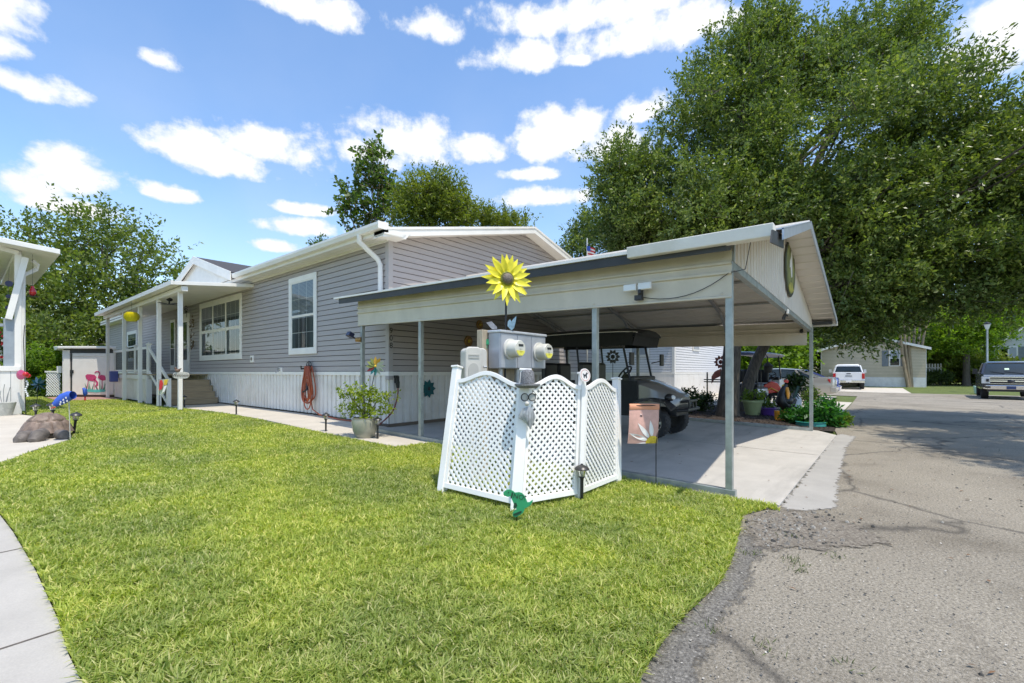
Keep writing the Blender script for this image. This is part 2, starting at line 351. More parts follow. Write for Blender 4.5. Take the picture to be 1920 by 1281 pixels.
# ------------------------------------------------------------------ the setting
def sheet(name, xs, ys, dz, mat, kind='structure', keep=None, jit=0.0):
    vs = []; idx = {}; fs = []
    for i, x in enumerate(xs):
        for j, y in enumerate(ys): vs.append((x, y, gz(x, y) + dz))
    n = len(ys)
    for i in range(len(xs) - 1):
        for j in range(n - 1): fs.append((i*n+j, (i+1)*n+j, (i+1)*n+j+1, i*n+j+1))
    b = MB(); b.add(vs, fs); o = b.build(name, mat, smooth=True); tag(o, None, None, kind=kind); return o
def span(a, b, st): n = max(int(math.ceil((b - a) / st)), 1); return [a + (b - a) * i / n for i in range(n + 1)]
def polysheet(name, pts, dz, mat, th=0.0, label=None, fade=0.0, step=0.6):
    """flat slab with a polygon outline, laid on the terrain"""
    import mathutils.geometry as mg
    from mathutils import geometry
    dense = []
    for i, p in enumerate(pts):
        q = pts[(i + 1) % len(pts)]; n = max(int((Vector(q[:2]) - Vector(p[:2])).length / step), 1)
        dense += [(p[0] + (q[0]-p[0])*k/n, p[1] + (q[1]-p[1])*k/n) for k in range(n)]
    xs = [p[0] for p in dense]; ys = [p[1] for p in dense]; v2 = [Vector(p) for p in dense]; st = max(0.5, (max(xs)-min(xs)) * (max(ys)-min(ys)) / 4000) if not fade else fade * .45
    nb = len(v2); edges = [(i, (i+1) % nb) for i in range(nb)]
    for x in span(min(xs), max(xs), st)[1:-1]:
        for y in span(min(ys), max(ys), st)[1:-1]:
            if inpoly(x + 0.011, y + 0.007, dense): v2.append(Vector((x + 0.011, y + 0.007)))
    vo, eo, fo, *_ = geometry.delaunay_2d_cdt(v2, edges, [list(range(nb))], 1, 1e-5)
    b = MB(); b.add([(p.x, p.y, gz(p.x, p.y) + dz) for p in vo], [tuple(f) for f in fo])
    if fade: th = 0
    if th:
        m = len(dense); vs = [(x, y, gz(x, y) + dz) for x, y in dense] + [(x, y, gz(x, y) + dz - th) for x, y in dense]
        b.add(vs, [(i, (i+1) % m, m + (i+1) % m, m + i) for i in range(m)])
    o = b.build(name, mat)
    if fade:            # how far inside the outline, for a ragged worn edge
        D = np.array(dense); E_ = np.roll(D, -1, 0) - D; co = np.array([v[:2] for v in b.v]); dist = np.full(len(co), 9.0)
        for i in range(len(D)):
            t = np.clip(((co - D[i]) @ E_[i]) / (E_[i] @ E_[i] + 1e-12), 0, 1); dist = np.minimum(dist, np.linalg.norm(co - D[i] - t[:, None] * E_[i], axis=1))
        a = o.data.attributes.new('inside', 'FLOAT', 'POINT'); a.data.foreach_set('value', np.clip(dist / fade, 0, 1).astype(np.float32))
    return tag(o, label, None, kind='structure')
def worn_edge(m, amount=1.0, scale=9.0):
    nt = m.node_tree; out = nt.nodes['Material Output']; src = out.inputs[0].links[0].from_socket
    at_ = nt.nodes.new('ShaderNodeAttribute'); at_.attribute_name = 'inside'
    n = noise(nt, scale, 8, .7); a = nt.nodes.new('ShaderNodeMath'); a.operation = 'MULTIPLY_ADD'; a.inputs[1].default_value = -1.5; a.inputs[2].default_value = .62; nt.links.new(n, a.inputs[0])
    s = nt.nodes.new('ShaderNodeMath'); s.operation = 'ADD'; nt.links.new(at_.outputs['Fac'], s.inputs[0]); nt.links.new(a.outputs[0], s.inputs[1])
    r = nt.nodes.new('ShaderNodeMapRange'); r.inputs[1].default_value = .28; r.inputs[2].default_value = .48; nt.links.new(s.outputs[0], r.inputs[0])
    tr = nt.nodes.new('ShaderNodeBsdfTransparent'); mx = nt.nodes.new('ShaderNodeMixShader'); nt.links.new(r.outputs[0], mx.inputs[0]); nt.links.new(tr.outputs[0], mx.inputs[1]); nt.links.new(src, mx.inputs[2]); nt.links.new(mx.outputs[0], out.inputs[0]); return m
def inpoly(x, y, P):
    c = False; n = len(P); j = n - 1
    for i in range(n):
        xi, yi = P[i][0], P[i][1]; xj, yj = P[j][0], P[j][1]
        if (yi > y) != (yj > y) and x < (xj - xi) * (y - yi) / (yj - yi) + xi: c = not c
        j = i
    return c

# earth / far lawns
gm, nt, bs = newmat('earth_and_turf')
c1 = ramp(nt, noise(nt, 1.2, 8, 0.7), [(0.3, (0.085, 0.115, 0.022)), (0.55, (0.13, 0.17, 0.035)), (0.75, (0.17, 0.185, 0.055))])
c2 = ramp(nt, noise(nt, 40, 6, 0.7), [(0.3, (0.55, 0.55, 0.55)), (0.7, (1.15, 1.15, 1.1))])
nt.links.new(mixc(nt, 1.0, c1, c2, 'MULTIPLY'), bs.inputs['Base Color']); bs.inputs['Roughness'].default_value = 0.95
bump(nt, bs, noise(nt, 60, 6), 0.9, 0.03)
bx = [-300, -120, -60, -30] + span(-15, 60, 1.5) + [80, 120, 200, 500, 900]; by = [-500, -150, -60, -30] + span(-15, 45, 1.5) + [70, 120, 250, 600]
ground = sheet('ground', bx, by, -0.03, gm)

# asphalt
am, nt, bs = newmat('worn_asphalt')
agg = ramp(nt, noise(nt, 62, 7, 0.8), [(0.33, (0.065, 0.058, 0.048)), (0.45, (0.25, 0.224, 0.178)), (0.57, (0.385, 0.345, 0.28)), (0.68, (0.64, 0.59, 0.50))])
big = ramp(nt, noise(nt, 0.5, 8, 0.66), [(0.34, (0.58, 0.55, 0.50)), (0.5, (0.86, 0.84, 0.80)), (0.68, (1.0, 0.98, 0.94))])
c = mixc(nt, 1.0, agg, big, 'MULTIPLY')
vor = nt.nodes.new('ShaderNodeTexVoronoi'); vor.inputs['Scale'].default_value = 75; tcv = nt.nodes.new('ShaderNodeTexCoord'); nt.links.new(tcv.outputs['Object'], vor.inputs['Vector'])
c = mixc(nt, ramp(nt, vor.outputs['Distance'], [(0.0, (0.38,)*3), (0.36, (0, 0, 0))]), c, (0.50, 0.485, 0.45))
pit = ramp(nt, noise(nt, 42, 3, 0.5), [(0.30, (1, 1, 1)), (0.36, (0, 0, 0))]); c = mixc(nt, pit, c, (0.06, 0.055, 0.05))
stain = ramp(nt, noise(nt, 1.1, 6, 0.7), [(0.58, (0, 0, 0)), (0.70, (0.6, 0.6, 0.6))]); c = mixc(nt, stain, c, (0.12, 0.10, 0.075))
wv = nt.nodes.new('ShaderNodeTexVoronoi'); wv.feature = 'DISTANCE_TO_EDGE'; wv.inputs['Scale'].default_value = 0.42; nzv = nt.nodes.new('ShaderNodeTexNoise'); nzv.inputs['Scale'].default_value = 2.2; nzv.inputs['Detail'].default_value = 6; nt.links.new(tcv.outputs['Object'], nzv.inputs['Vector']); av = nt.nodes.new('ShaderNodeMix'); av.data_type = 'VECTOR'; av.inputs[0].default_value = .28; nt.links.new(tcv.outputs['Object'], av.inputs[4]); nt.links.new(nzv.outputs['Color'], av.inputs[5]); nt.links.new(av.outputs[1], wv.inputs['Vector'])
c = mixc(nt, ramp(nt, wv.outputs['Distance'], [(0.0, (.75,)*3), (0.006, (.35,)*3), (0.014, (0, 0, 0))]), c, (0.055, 0.048, 0.04))
nt.links.new(c, bs.inputs['Base Color']); bs.inputs['Roughness'].default_value = 0.9
bump(nt, bs, noise(nt, 70, 6, 0.7), 1.0, 0.012)
am2, nt, bs = newmat('dark_asphalt_edge')
agg = ramp(nt, noise(nt, 62, 7, 0.8), [(0.34, (0.04, 0.037, 0.032)), (0.46, (0.145, 0.132, 0.112)), (0.58, (0.25, 0.23, 0.195)), (0.69, (0.58, 0.54, 0.47))])
nt.links.new(agg, bs.inputs['Base Color']); bs.inputs['Roughness'].default_value = 0.9; bump(nt, bs, noise(nt, 70, 6, 0.7), 1.0, 0.014)
def ragged(P, amp, st=0.12, seed=1):
    r = random.Random(seed); out = []
    for i, p in enumerate(P):
        q = P[(i+1) % len(P)]; n = max(int(math.dist(p[:2], q[:2]) / st), 1)
        out += [(p[0]+(q[0]-p[0])*k/n + r.uniform(-amp, amp), p[1]+(q[1]-p[1])*k/n + r.uniform(-amp, amp)) for k in range(n)]
    return out
edge_px = [(1188, 1281), (1250, 1195), (1300, 1140), (1352, 1090), (1376, 1040), (1384, 1000), (1392, 968)]
edge = [tuple(G(*p)[:2]) for p in edge_px]
e0 = edge[0]
road_pts = [(-6, e0[1] - 1.1), (e0[0] - 0.9, e0[1] - 0.42), e0] + edge[1:] + [(4.9, 0.72), (10.9, 0.68), (13.2, 0.95), (18, 0.95), (24.5, 1.0), (32, 1.1), (32.4, 30), (40, 30), (40, -30), (31, -30), (30, -8.5), (-6, -8.5)]
def resample(P, st):
    out = []
    for i, p in enumerate(P):
        q = P[(i+1) % len(P)]; n = max(int(math.dist(p[:2], q[:2]) / st), 1); out += [(p[0]+(q[0]-p[0])*k/n, p[1]+(q[1]-p[1])*k/n) for k in range(n)]
    return out
road = polysheet('road', road_pts, 0.0, am)
rim = [tuple(G(x, y)[:2]) for x, y in [(1188, 1281), (1250, 1195), (1300, 1140), (1352, 1090), (1376, 1040), (1384, 1000), (1440, 985), (1500, 1010), (1455, 1050), (1440, 1110), (1400, 1180), (1370, 1240), (1350, 1281)]]
worn_edge(am2); polysheet('road_shoulder', [(e0[0]-1.6, e0[1]+0.3)] + [(x - .12, y + .12) for x, y in rim[:6]] + rim[6:] + [(rim[-1][0]-0.5, rim[-1][1]-0.6)], 0.004, am2, fade=.22, step=.1)
mud, nt, bs = newmat('gravelly_soil')
cc = ramp(nt, noise(nt, 45, 7, 0.75), [(0.3, (0.075, 0.062, 0.048)), (0.5, (0.21, 0.18, 0.14)), (0.72, (0.42, 0.38, 0.31))])
nt.links.new(cc, bs.inputs['Base Color']); bs.inputs['Roughness'].default_value = 0.95; bump(nt, bs, noise(nt, 40, 6, 0.7), 1.0, 0.02)
worn_edge(mud); polysheet('bare_soil', [tuple(G(x, y)[:2]) for x, y in [(1372, 1010), (1380, 962), (1440, 950), (1490, 950), (1580, 968), (1670, 1000), (1720, 1035), (1560, 1045), (1500, 1040), (1430, 1060)]], 0.008, mud, fade=.25, step=.1)

# concrete
def concrete(name, col, streak=None, dark=0.55):
    m, nt, bs = newmat(name)
    a = ramp(nt, noise(nt, 2.2, 8, 0.65), [(0.3, tuple(k * 0.86 for k in col)), (0.7, tuple(k * 1.06 for k in col))])
    a = mixc(nt, 1.0, a, ramp(nt, noise(nt, 120, 4, 0.6), [(0.3, (0.9,)*3), (0.7, (1.05,)*3)]), 'MULTIPLY')
    if streak:
        f = ramp(nt, noise(nt, 1.0, 7, 0.6, stretch=streak), [(0.52, (0, 0, 0)), (0.68, (0.55,)*3)]); a = mixc(nt, f, a, tuple(k * dark for k in col))
    nt.links.new(a, bs.inputs['Base Color']); bs.inputs['Roughness'].default_value = 0.8; bump(nt, bs, noise(nt, 90, 5), 0.25, 0.004); return m
conc_pad = concrete('carport_concrete', (0.49, 0.46, 0.41), (0.35, 1.9, 1))
conc_walk = concrete('walk_concrete', (0.55, 0.495, 0.41), (0.8, 0.8, 1), .8)
conc_old = concrete('old_grey_concrete', (0.43, 0.40, 0.35), (1.2, 1.2, 1), .72)
conc_patch = concrete('rough_pale_patching', (0.38, 0.36, 0.325))
PADW = 4.80
polysheet('concrete_slab', [(PADW, 0.74), (10.82, 0.70), (11.42, 1.05), (11.42, 7.56), (PADW, 7.56)], 0.014, conc_pad, 0.05)
for P in ([(8.045, .73), (8.058, .73), (8.058, 7.5), (8.045, 7.5)], [(4.9, 4.3), (8.04, 4.3), (8.04, 4.312), (4.9, 4.312)], [(8.06, 4.3), (11.35, 4.3), (11.35, 4.312), (8.06, 4.312)]): polysheet('slab_joint', P, 0.0165, M('joint_dirt', (.12, .10, .08), .95, var=.4, scale=20))
for yj in (2.9, 4.35, 5.8): polysheet('walk_joint', [(-1.5, yj), (.35, yj + .05), (.35, yj + .062), (-1.5, yj + .012)], 0.0145, bpy.data.materials['joint_dirt'])
worn_edge(conc_patch); polysheet('patched_edge', [(4.60, 0.80), (4.75, .45), (5.1, 0.24), (6.2, 0.31), (7.6, 0.34), (9.2, 0.38), (10.95, 0.32), (11.25, 0.62), (10.9, 0.8)], 0.006, conc_patch, fade=.16, step=.1)
polysheet('front_walk', [(4.18, 5.6), (4.79, 5.6), (4.79, 7.575), (5.41, 7.575), (5.41, 17.2), (4.0, 17.2), (4.05, 15.2), (4.2, 13), (4.12, 7.6)], 0.02, conc_walk, 0.07)
# neighbour's pad (left) and the walk at the lower left
nb_pad = [tuple(G(*p)[:2]) for p in [(-10, 872), (22, 862), (62, 846), (128, 826), (132, 820), (62, 781), (36, 778)]]
nb_pad = nb_pad + [(-2.2, 17.0), (-3.2, 11.5)]
polysheet('neighbour_patio', nb_pad, 0.012, conc_walk, 0.06)
lw_px = [(154, 1285), (128, 1232), (108, 1165), (66, 1072), (24, 1000), (-30, 930)]
lw = [tuple(G(*p)[:2]) for p in lw_px]
walk_pts = [(lw[0][0] + 0.1, -0.6)] + lw + [(-0.1, 7.4), (-1.6, 7.4), (-1.4, -0.6)]
polysheet('side_walk', walk_pts, 0.012, conc_old, 0.06)
polysheet('driveway', [(17.5, 0.98), (24.4, 1.02), (24.6, 1.9), (30, 1.9), (30, 9), (17.5, 9)], 0.006, conc_walk)
polysheet('far_driveway', [(40, -1.5), (40, 4.0), (46, 4.2), (46, -1.2)], 0.004, conc_walk)
polysheet('porch_patio', [(2.2, 22.3), (3.9, 22.3), (3.9, 26), (2.2, 26)], 0.02, brick_tile, 0.06)
# mulch bed behind the carport
mm, nt, bs = newmat('dark_mulch')
cc = ramp(nt, noise(nt, 35, 7, 0.75), [(0.3, (0.012, 0.009, 0.007)), (0.55, (0.045, 0.032, 0.024)), (0.78, (0.15, 0.10, 0.07))])
nt.links.new(cc, bs.inputs['Base Color']); bs.inputs['Roughness'].default_value = 0.95; bump(nt, bs, noise(nt, 30, 6, 0.7), 1.0, 0.03)
polysheet('mulch_bed', ragged([(11.42, 0.75), (13.4, 0.95), (15.6, 1.3), (17.2, 1.9), (17.2, 7.4), (11.42, 7.4)], 0.04, 0.3, 3), 0.02, mm)

# slabs' joints and the loose stones of the road edge
b = MB(); rs = random.Random(5)
def stone(b, x, y, s, rs, dz=0.0):
    p = [Vector((rs.uniform(-1, 1), rs.uniform(-1, 1), rs.uniform(-.6, .6))).normalized() * s * rs.uniform(.7, 1.1) for _ in range(7)]
    z = gz(x, y) + dz
    vs = [(x + s*math.cos(a)*rs.uniform(.7,1), y + s*math.sin(a)*rs.uniform(.7,1), z - s*.2) for a in (0, 1.3, 2.5, 3.8, 5.1)] + [(x + s*.5*math.cos(a)*rs.uniform(.6,1), y + s*.5*math.sin(a)*rs.uniform(.6,1), z + s*rs.uniform(.35,.7)) for a in (0, 1.3, 2.5, 3.8, 5.1)]
    b.m = rs.choice((0, 0, 1, 2)); b.add(vs, [(i, (i+1)%5, 5+(i+1)%5, 5+i) for i in range(5)] + [(5,6,7,8,9)])
for k in range(520):
    px, py = rs.gauss(1475, 55), rs.gauss(990, 22)
    if py < 955: continue
    p = G(px, py); stone(b, p.x, p.y, abs(rs.gauss(0.0, 0.008)) + 0.004, rs, 0.008)
for k in range(900):
    x, y = rs.uniform(1.2, 11), rs.uniform(-4.5, 0.3)
    if y > 0.2 and x > 4.5: continue
    stone(b, x, y, abs(rs.gauss(0, 0.006)) + 0.0035, rs, 0.0)
st_m = [M('grey_stone', (0.19, 0.175, 0.15), 0.9, var=0.4), M('dark_stone', (0.06, 0.057, 0.05), 0.9, var=0.3), M('pale_stone', (0.32, 0.30, 0.26), 0.9, var=0.2)]
peb, nt, bs = newmat('road_pebbles'); g_n = nt.nodes.new('ShaderNodeNewGeometry')
nt.links.new(ramp(nt, g_n.outputs['Random Per Island'], [(0, (.035, .032, .028)), (.45, (.12, .11, .095)), (.8, (.36, .33, .28)), (1, (.55, .51, .44))]), bs.inputs['Base Color']); bs.inputs['Roughness'].default_value = .9
tag(b.build('loose_stones', st_m), 'loose grey stones scattered on the asphalt at the lawn corner', 'stones', kind='stuff')

# ------------------------------------------------------------------ the grey house
HX, HY, BAND, EAVE = 5.39, 7.57, 1.25, 3.86
RIDGE_X, RIDGE_Z, FAR_X, END_Y = 9.8, 4.98, 14.2, 34.2
SL = (RIDGE_Z - EAVE - 0.02) / (RIDGE_X - HX)
house = thing('mobile_home', 'long grey clapboard house with white trim and skirting behind the carport', 'house', (HX, HY, gz(HX, HY)))
COURSE = 0.1185; gap_m = M('lap_groove_shade', (0.03, 0.03, 0.03), 0.9)  # near-black groove backs: the shadow lines between laps put into the colour
def lap(b, o, u, L, z0, z1, n, clip=None):
    """lapped boards on a wall from o along u, n = outward normal"""
    o, u, n = Vector(o), Vector(u), Vector(n); z = z0
    while z < z1 - 0.005:
        t = min(z + COURSE, z1)
        a, c = (0.0, L) if clip is None else clip((z + t) / 2)
        if c > a:
            P = lambda s, zz, off: tuple(o + u * s + n * off + Vector((0, 0, zz - o.z)))
            g_ = z + 0.012; b.m = 0
            b.add([P(a, g_, 0.016), P(c, g_, 0.016), P(c, t, 0.006), P(a, t, 0.006), P(a, g_, -0.03), P(c, g_, -0.03)], [(0,1,2,3), (4,5,1,0)])
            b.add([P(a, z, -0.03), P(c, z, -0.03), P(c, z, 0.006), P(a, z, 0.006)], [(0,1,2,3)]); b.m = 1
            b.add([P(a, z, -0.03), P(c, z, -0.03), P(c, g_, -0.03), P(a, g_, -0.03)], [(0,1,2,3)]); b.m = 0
        z = t
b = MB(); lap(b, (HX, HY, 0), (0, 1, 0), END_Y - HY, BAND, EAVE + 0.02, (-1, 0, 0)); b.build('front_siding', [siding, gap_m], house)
b = MB()
def gclip(z):
    if z < EAVE: return 0.0, FAR_X - HX
    k = (z - EAVE) / SL; return (k, FAR_X - HX - k) if k < (FAR_X - HX) / 2 else (0, -1)
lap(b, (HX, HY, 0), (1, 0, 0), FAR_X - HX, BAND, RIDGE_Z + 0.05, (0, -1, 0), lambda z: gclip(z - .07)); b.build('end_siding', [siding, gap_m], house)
b = MB(); b.box((HX + 0.04, HY + 0.04, BAND - 0.2), (FAR_X, END_Y, EAVE + 0.02)); b.hexa([(HX, HY + .035, EAVE + .0), (FAR_X, HY + .035, EAVE + .0), (FAR_X, HY + .06, EAVE + .0), (HX, HY + .06, EAVE + .0)], [(RIDGE_X - .01, HY + .035, RIDGE_Z + .1), (RIDGE_X + .01, HY + .035, RIDGE_Z + .1), (RIDGE_X + .01, HY + .06, RIDGE_Z + .1), (RIDGE_X - .01, HY + .06, RIDGE_Z + .1)]); b.build('wall_core', siding, house)
b = MB(); b.box((HX - 0.028, HY - 0.028, 1.09), (HX + 0.08, HY + 0.012, EAVE)); b.box((HX - 0.028, HY + 0.012, 1.09), (HX + 0.012, HY + 0.085, EAVE)); b.build('corner_trim', trim_grey, house, bevel=0.003)
# band and ribbed skirting
def ribs(b, o, u, L, zb, zt, n, pitch=0.19):
    o, u, n = Vector(o), Vector(u), Vector(n); s = 0.0; prof = []
    while s < L:
        for ds, d in ((0.0, 0.0), (0.115, 0.0), (0.122, -0.034), (0.15, -0.034), (0.155, -0.02), (0.168, -0.02), (0.176, -0.034), (0.187, 0.0)):
            if s + ds * pitch / 0.19 <= L: prof.append((s + ds * pitch / 0.19, d))
        s += pitch
    prof.append((L, 0.0)); vs = []
    for s, d in prof:
        p = o + u * s + n * d
        vs += [(p.x, p.y, zb(p.x, p.y)), (p.x, p.y, zt)]
    b.add(vs, [(2*i, 2*i+2, 2*i+3, 2*i+1) for i in range(len(prof) - 1)])
zb = lambda x, y: gz(x, y) + 0.05
b = MB(); ribs(b, (HX - 0.01, END_Y, 0), (0, -1, 0), END_Y - HY, zb, 1.17, (-1, 0, 0)); b.build('front_skirting', skirt_m, house)
b = MB(); ribs(b, (HX, HY - 0.01, 0), (1, 0, 0), FAR_X - HX, zb, 1.17, (0, -1, 0)); b.build('end_skirting', skirt_m, house)
b = MB(); b.box((HX - 0.03, HY - 0.03, 1.168), (FAR_X, HY, BAND)); b.box((HX - 0.03, HY, 1.168), (HX, END_Y, BAND)); b.build('skirt_band', white, house, bevel=0.003)
b = MB(); b.hexa([(HX-0.045, HY-0.045, 0.12), (FAR_X, HY-0.045, 0.12), (FAR_X, HY, 0.12), (HX, HY, 0.12), (HX, END_Y, 0.18), (HX-0.045, END_Y, 0.18)], [(HX-0.045, HY-0.045, gz(HX, HY)+0.075), (FAR_X, HY-0.045, gz(HX, HY)+0.075), (FAR_X, HY, gz(HX, HY)+0.075), (HX, HY, gz(HX, HY)+0.075), (HX, END_Y, 0.275), (HX-0.045, END_Y, 0.275)])
b.build('ground_rail', M('brown_ground_rail', (0.14, 0.11, 0.08), 0.8), house)
# roof, fascia, soffit, gutter
RO = 0.36
def rz(x): return EAVE + 0.16 + SL * (min(x, 2 * RIDGE_X - x) - HX)
b = MB(); xs = (HX - RO, RIDGE_X, FAR_X + RO); y0, y1 = HY - 0.32, END_Y + 0.3
for a, c in ((0, 1), (1, 2)):
    q = [(xs[a], y0, rz(xs[a])), (xs[c], y0, rz(xs[c])), (xs[c], y1, rz(xs[c])), (xs[a], y1, rz(xs[a]))]
    b.hexa([(x, y, z) for x, y, z in q], [(x, y, z + 0.035) for x, y, z in q])
b.build('roof', shingle, house)
b = MB()
for a, c in ((0, 1), (1, 2)):
    b.hexa([(xs[a], y0 - 0.02, rz(xs[a]) - 0.15), (xs[c], y0 - 0.02, rz(xs[c]) - 0.15), (xs[c], y0, rz(xs[c]) - 0.15), (xs[a], y0, rz(xs[a]) - 0.15)],
           [(xs[a], y0 - 0.02, rz(xs[a]) + 0.02), (xs[c], y0 - 0.02, rz(xs[c]) + 0.02), (xs[c], y0, rz(xs[c]) + 0.02), (xs[a], y0, rz(xs[a]) + 0.02)])
    b.hexa([(xs[a], y0 - 0.035, rz(xs[a]) - 0.02), (xs[c], y0 - 0.035, rz(xs[c]) - 0.02), (xs[c], y0 - 0.021, rz(xs[c]) - 0.02), (xs[a], y0 - 0.021, rz(xs[a]) - 0.02)],
           [(xs[a], y0 - 0.035, rz(xs[a]) + 0.03), (xs[c], y0 - 0.035, rz(xs[c]) + 0.03), (xs[c], y0 - 0.021, rz(xs[c]) + 0.03), (xs[a], y0 - 0.021, rz(xs[a]) + 0.03)])
b.build('rake_board', white, house)
b = MB()
for a, c in ((0, 1), (1, 2)):
    b.hexa([(xs[a], y0, rz(xs[a]) - 0.13), (xs[c], y0, rz(xs[c]) - 0.13), (xs[c], HY, rz(xs[c]) - 0.13), (xs[a], HY, rz(xs[a]) - 0.13)], [(xs[a], y0, rz(xs[a]) - 0.11), (xs[c], y0, rz(xs[c]) - 0.11), (xs[c], HY, rz(xs[c]) - 0.11), (xs[a], HY, rz(xs[a]) - 0.11)])
b.box((HX - RO + 0.02, HY - 0.3, EAVE + 0.0), (HX - 0.0, END_Y, EAVE + 0.02))
b.box((HX - RO + 0.16, HY - 0.3, EAVE - 0.012), (HX - RO + 0.165, END_Y, EAVE)); b.box((HX - 0.05, HY - 0.02, EAVE - 0.04), (HX - 0.017, END_Y, EAVE))
b.build('soffit', white, house)
b = MB(); b.box((HX - RO, HY - 0.3, EAVE - 0.01), (HX - RO + 0.02, END_Y, EAVE + 0.2)); b.build('fascia', white, house)
# boxed return at the eave corner
b = MB(); b.prism([(0, 0), (0.42, 0.02), (0.5, 0.10), (0.0, 0.02)], (HX - RO, y0 - 0.022, EAVE - 0.02), (1, 0, 0), (0, 0, 1), 0.02)
b.hexa([(HX - RO, y0 - 0.03, EAVE - 0.02), (HX - RO + 0.5, y0 - 0.03, EAVE - 0.02), (HX - RO + 0.5, HY - 0.03, EAVE - 0.02), (HX - RO, HY - 0.03, EAVE - 0.02)], [(HX - RO, y0 - 0.03, EAVE + 0.08), (HX - RO + 0.62, y0 - 0.03, EAVE + 0.12), (HX - RO + 0.62, HY - 0.03, EAVE + 0.12), (HX - RO, HY - 0.03, EAVE + 0.08)])
b.box((HX - RO + .022, y0, EAVE + .021), (HX + .05, HY - .002, EAVE + .15)); b.build('eave_return', white, house)
def gutter(b, x, yA, yB, z, w=0.125, h=0.12):
    pr = [(0, 0), (-0.04, 0.0), (-w + 0.03, 0.0), (-w + 0.015, h*0.35), (-w, h*0.6), (-w, h), (-w + 0.012, h), (-w+0.012, h*0.62), (-w+0.03, 0.012), (-0.01, 0.012), (-0.01, h), (0, h)]
    b.loft([[(x + px, yA, z + pz) for px, pz in pr], [(x + px, yB, z + pz) for px, pz in pr]])
b = MB(); gutter(b, HX - RO, HY - 0.34, 14.35, EAVE + 0.06); b.box((HX - RO - .128, HY - .352, EAVE + .055), (HX - RO + .06, HY - .341, EAVE + .19)); b.box((HX - RO, HY - .35, EAVE + .0), (HX - RO + .1, HY - .301, EAVE + .2)); b.build('gutter', white, house)
b = MB()
dp = [(HX - RO - 0.06, HY + 0.38, EAVE + 0.08), (HX - RO - 0.06, HY + 0.38, EAVE - 0.06), (HX - RO + 0.1, HY + 0.33, EAVE - 0.2), (HX - 0.10, HY + 0.24, EAVE - 0.36), (HX - 0.06, HY + 0.2, EAVE - 0.48), (HX - 0.06, HY + 0.2, EAVE - 0.98), (HX - 0.055, HY + 0.13, EAVE - 1.08), (HX - 0.04, HY - 0.05, EAVE - 1.12), (HX + 0.05, HY - 0.62, EAVE - 1.16)]
b.tube(dp, 0.052, 8); b.build('downspout', white, house, smooth=True)
b = MB(); b.tube([(HX + 0.05, HY - 0.6, EAVE - 1.16), (HX + 0.052, HY - 0.64, EAVE - 1.162)], 0.034, 10); b.build('downspout_mouth', M('dark_green_mouth', (0.03, 0.04, 0.02)), house)

def window(parent, yA, yB, zA, zB, n=1, tr=0.13, upper=True, xw=HX, blind=0.5, sgrid=(3, 2)):
    """windows in the front wall (facing -X)"""
    X = xw - 0.016; b = MB()
    b.box((X - 0.03, yA, zB - tr), (X, yB, zB)); b.box((X - 0.03, yA, zA), (X, yB, zA + tr)); b.box((X - 0.029, yA, zA + tr), (X, yA + tr, zB - tr)); b.box((X - 0.029, yB - tr, zA + tr), (X, yB, zB - tr))
    w = b.build('window', white, parent, bevel=0.004)
    ya, yb, za, zbb = yA + tr, yB - tr, zA + tr, zB - tr; dy = (yb - ya) / n; mid = za + (zbb - za) * 0.49
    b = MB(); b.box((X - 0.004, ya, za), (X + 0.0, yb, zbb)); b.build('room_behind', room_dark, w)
    bb = MB(); cu = MB(); fr = MB(); gl = MB(); mu = MB()
    for k in range(n):
        a, c = ya + k * dy, ya + (k + 1) * dy; m = 0.028 if n == 1 else 0.05
        for (z0, z1, xo) in ((za, mid, 0.013), (mid, zbb, 0.020)):
            fr.box((X - xo, a, z0), (X - 0.004, a + m, z1)); fr.box((X - xo, c - m, z0), (X - 0.004, c, z1)); fr.box((X - xo - .001, a + m, z1 - m), (X - 0.004, c - m, z1)); fr.box((X - xo - .001, a + m, z0), (X - 0.004, c - m, z0 + m))
            gl.add([(X - xo + 0.004, a + m, z0 + m), (X - xo + 0.004, c - m, z0 + m), (X - xo + 0.004, c - m, z1 - m), (X - xo + 0.004, a + m, z1 - m)], [(0, 3, 2, 1)])
            for q in range(1, sgrid[0]): y = a + (c - a) * q / sgrid[0]; mu.box((X - 0.0075, y - 0.006, z0 + m), (X - 0.005, y + 0.006, z1 - m))
            if z0 == mid or n == 1:
                z = (z0 + z1) / 2; mu.box((X - 0.0073, a + m, z - 0.006), (X - 0.0052, c - m, z + 0.006))
        z = zbb - 0.03
        while z > zbb - (zbb - za) * blind: bb.box((X - 0.0048, a + m, z - 0.02), (X - 0.0042, c - m, z)); z -= 0.032
        for s0, s1 in ((a + m, a + m + 0.16 * (c - a)), (c - m - 0.14 * (c - a), c - m)):
            yy = s0
            while yy < s1: cu.box((X - 0.0046, yy, za), (X - 0.0041, yy + 0.022, zbb)); yy += 0.03
    bb.build('blind', blind_m, w); cu.build('curtain', curtain_m, w); fr.build('sash', white, w); mu.build('muntins', white, w); gl.build('pane', glass, w)
window(house, 10.38, 11.80, 1.68, 3.62, blind=0.55)
window(house, 14.88, 18.62, 1.63, 3.62, n=3, blind=0.3, sgrid=(3, 2))
def ypx(px, X):
    r = ray(px, 600); return X * r.y / r.x
window(house, ypx(258, HX), ypx(240, HX), 1.75, 3.25, blind=0.2)
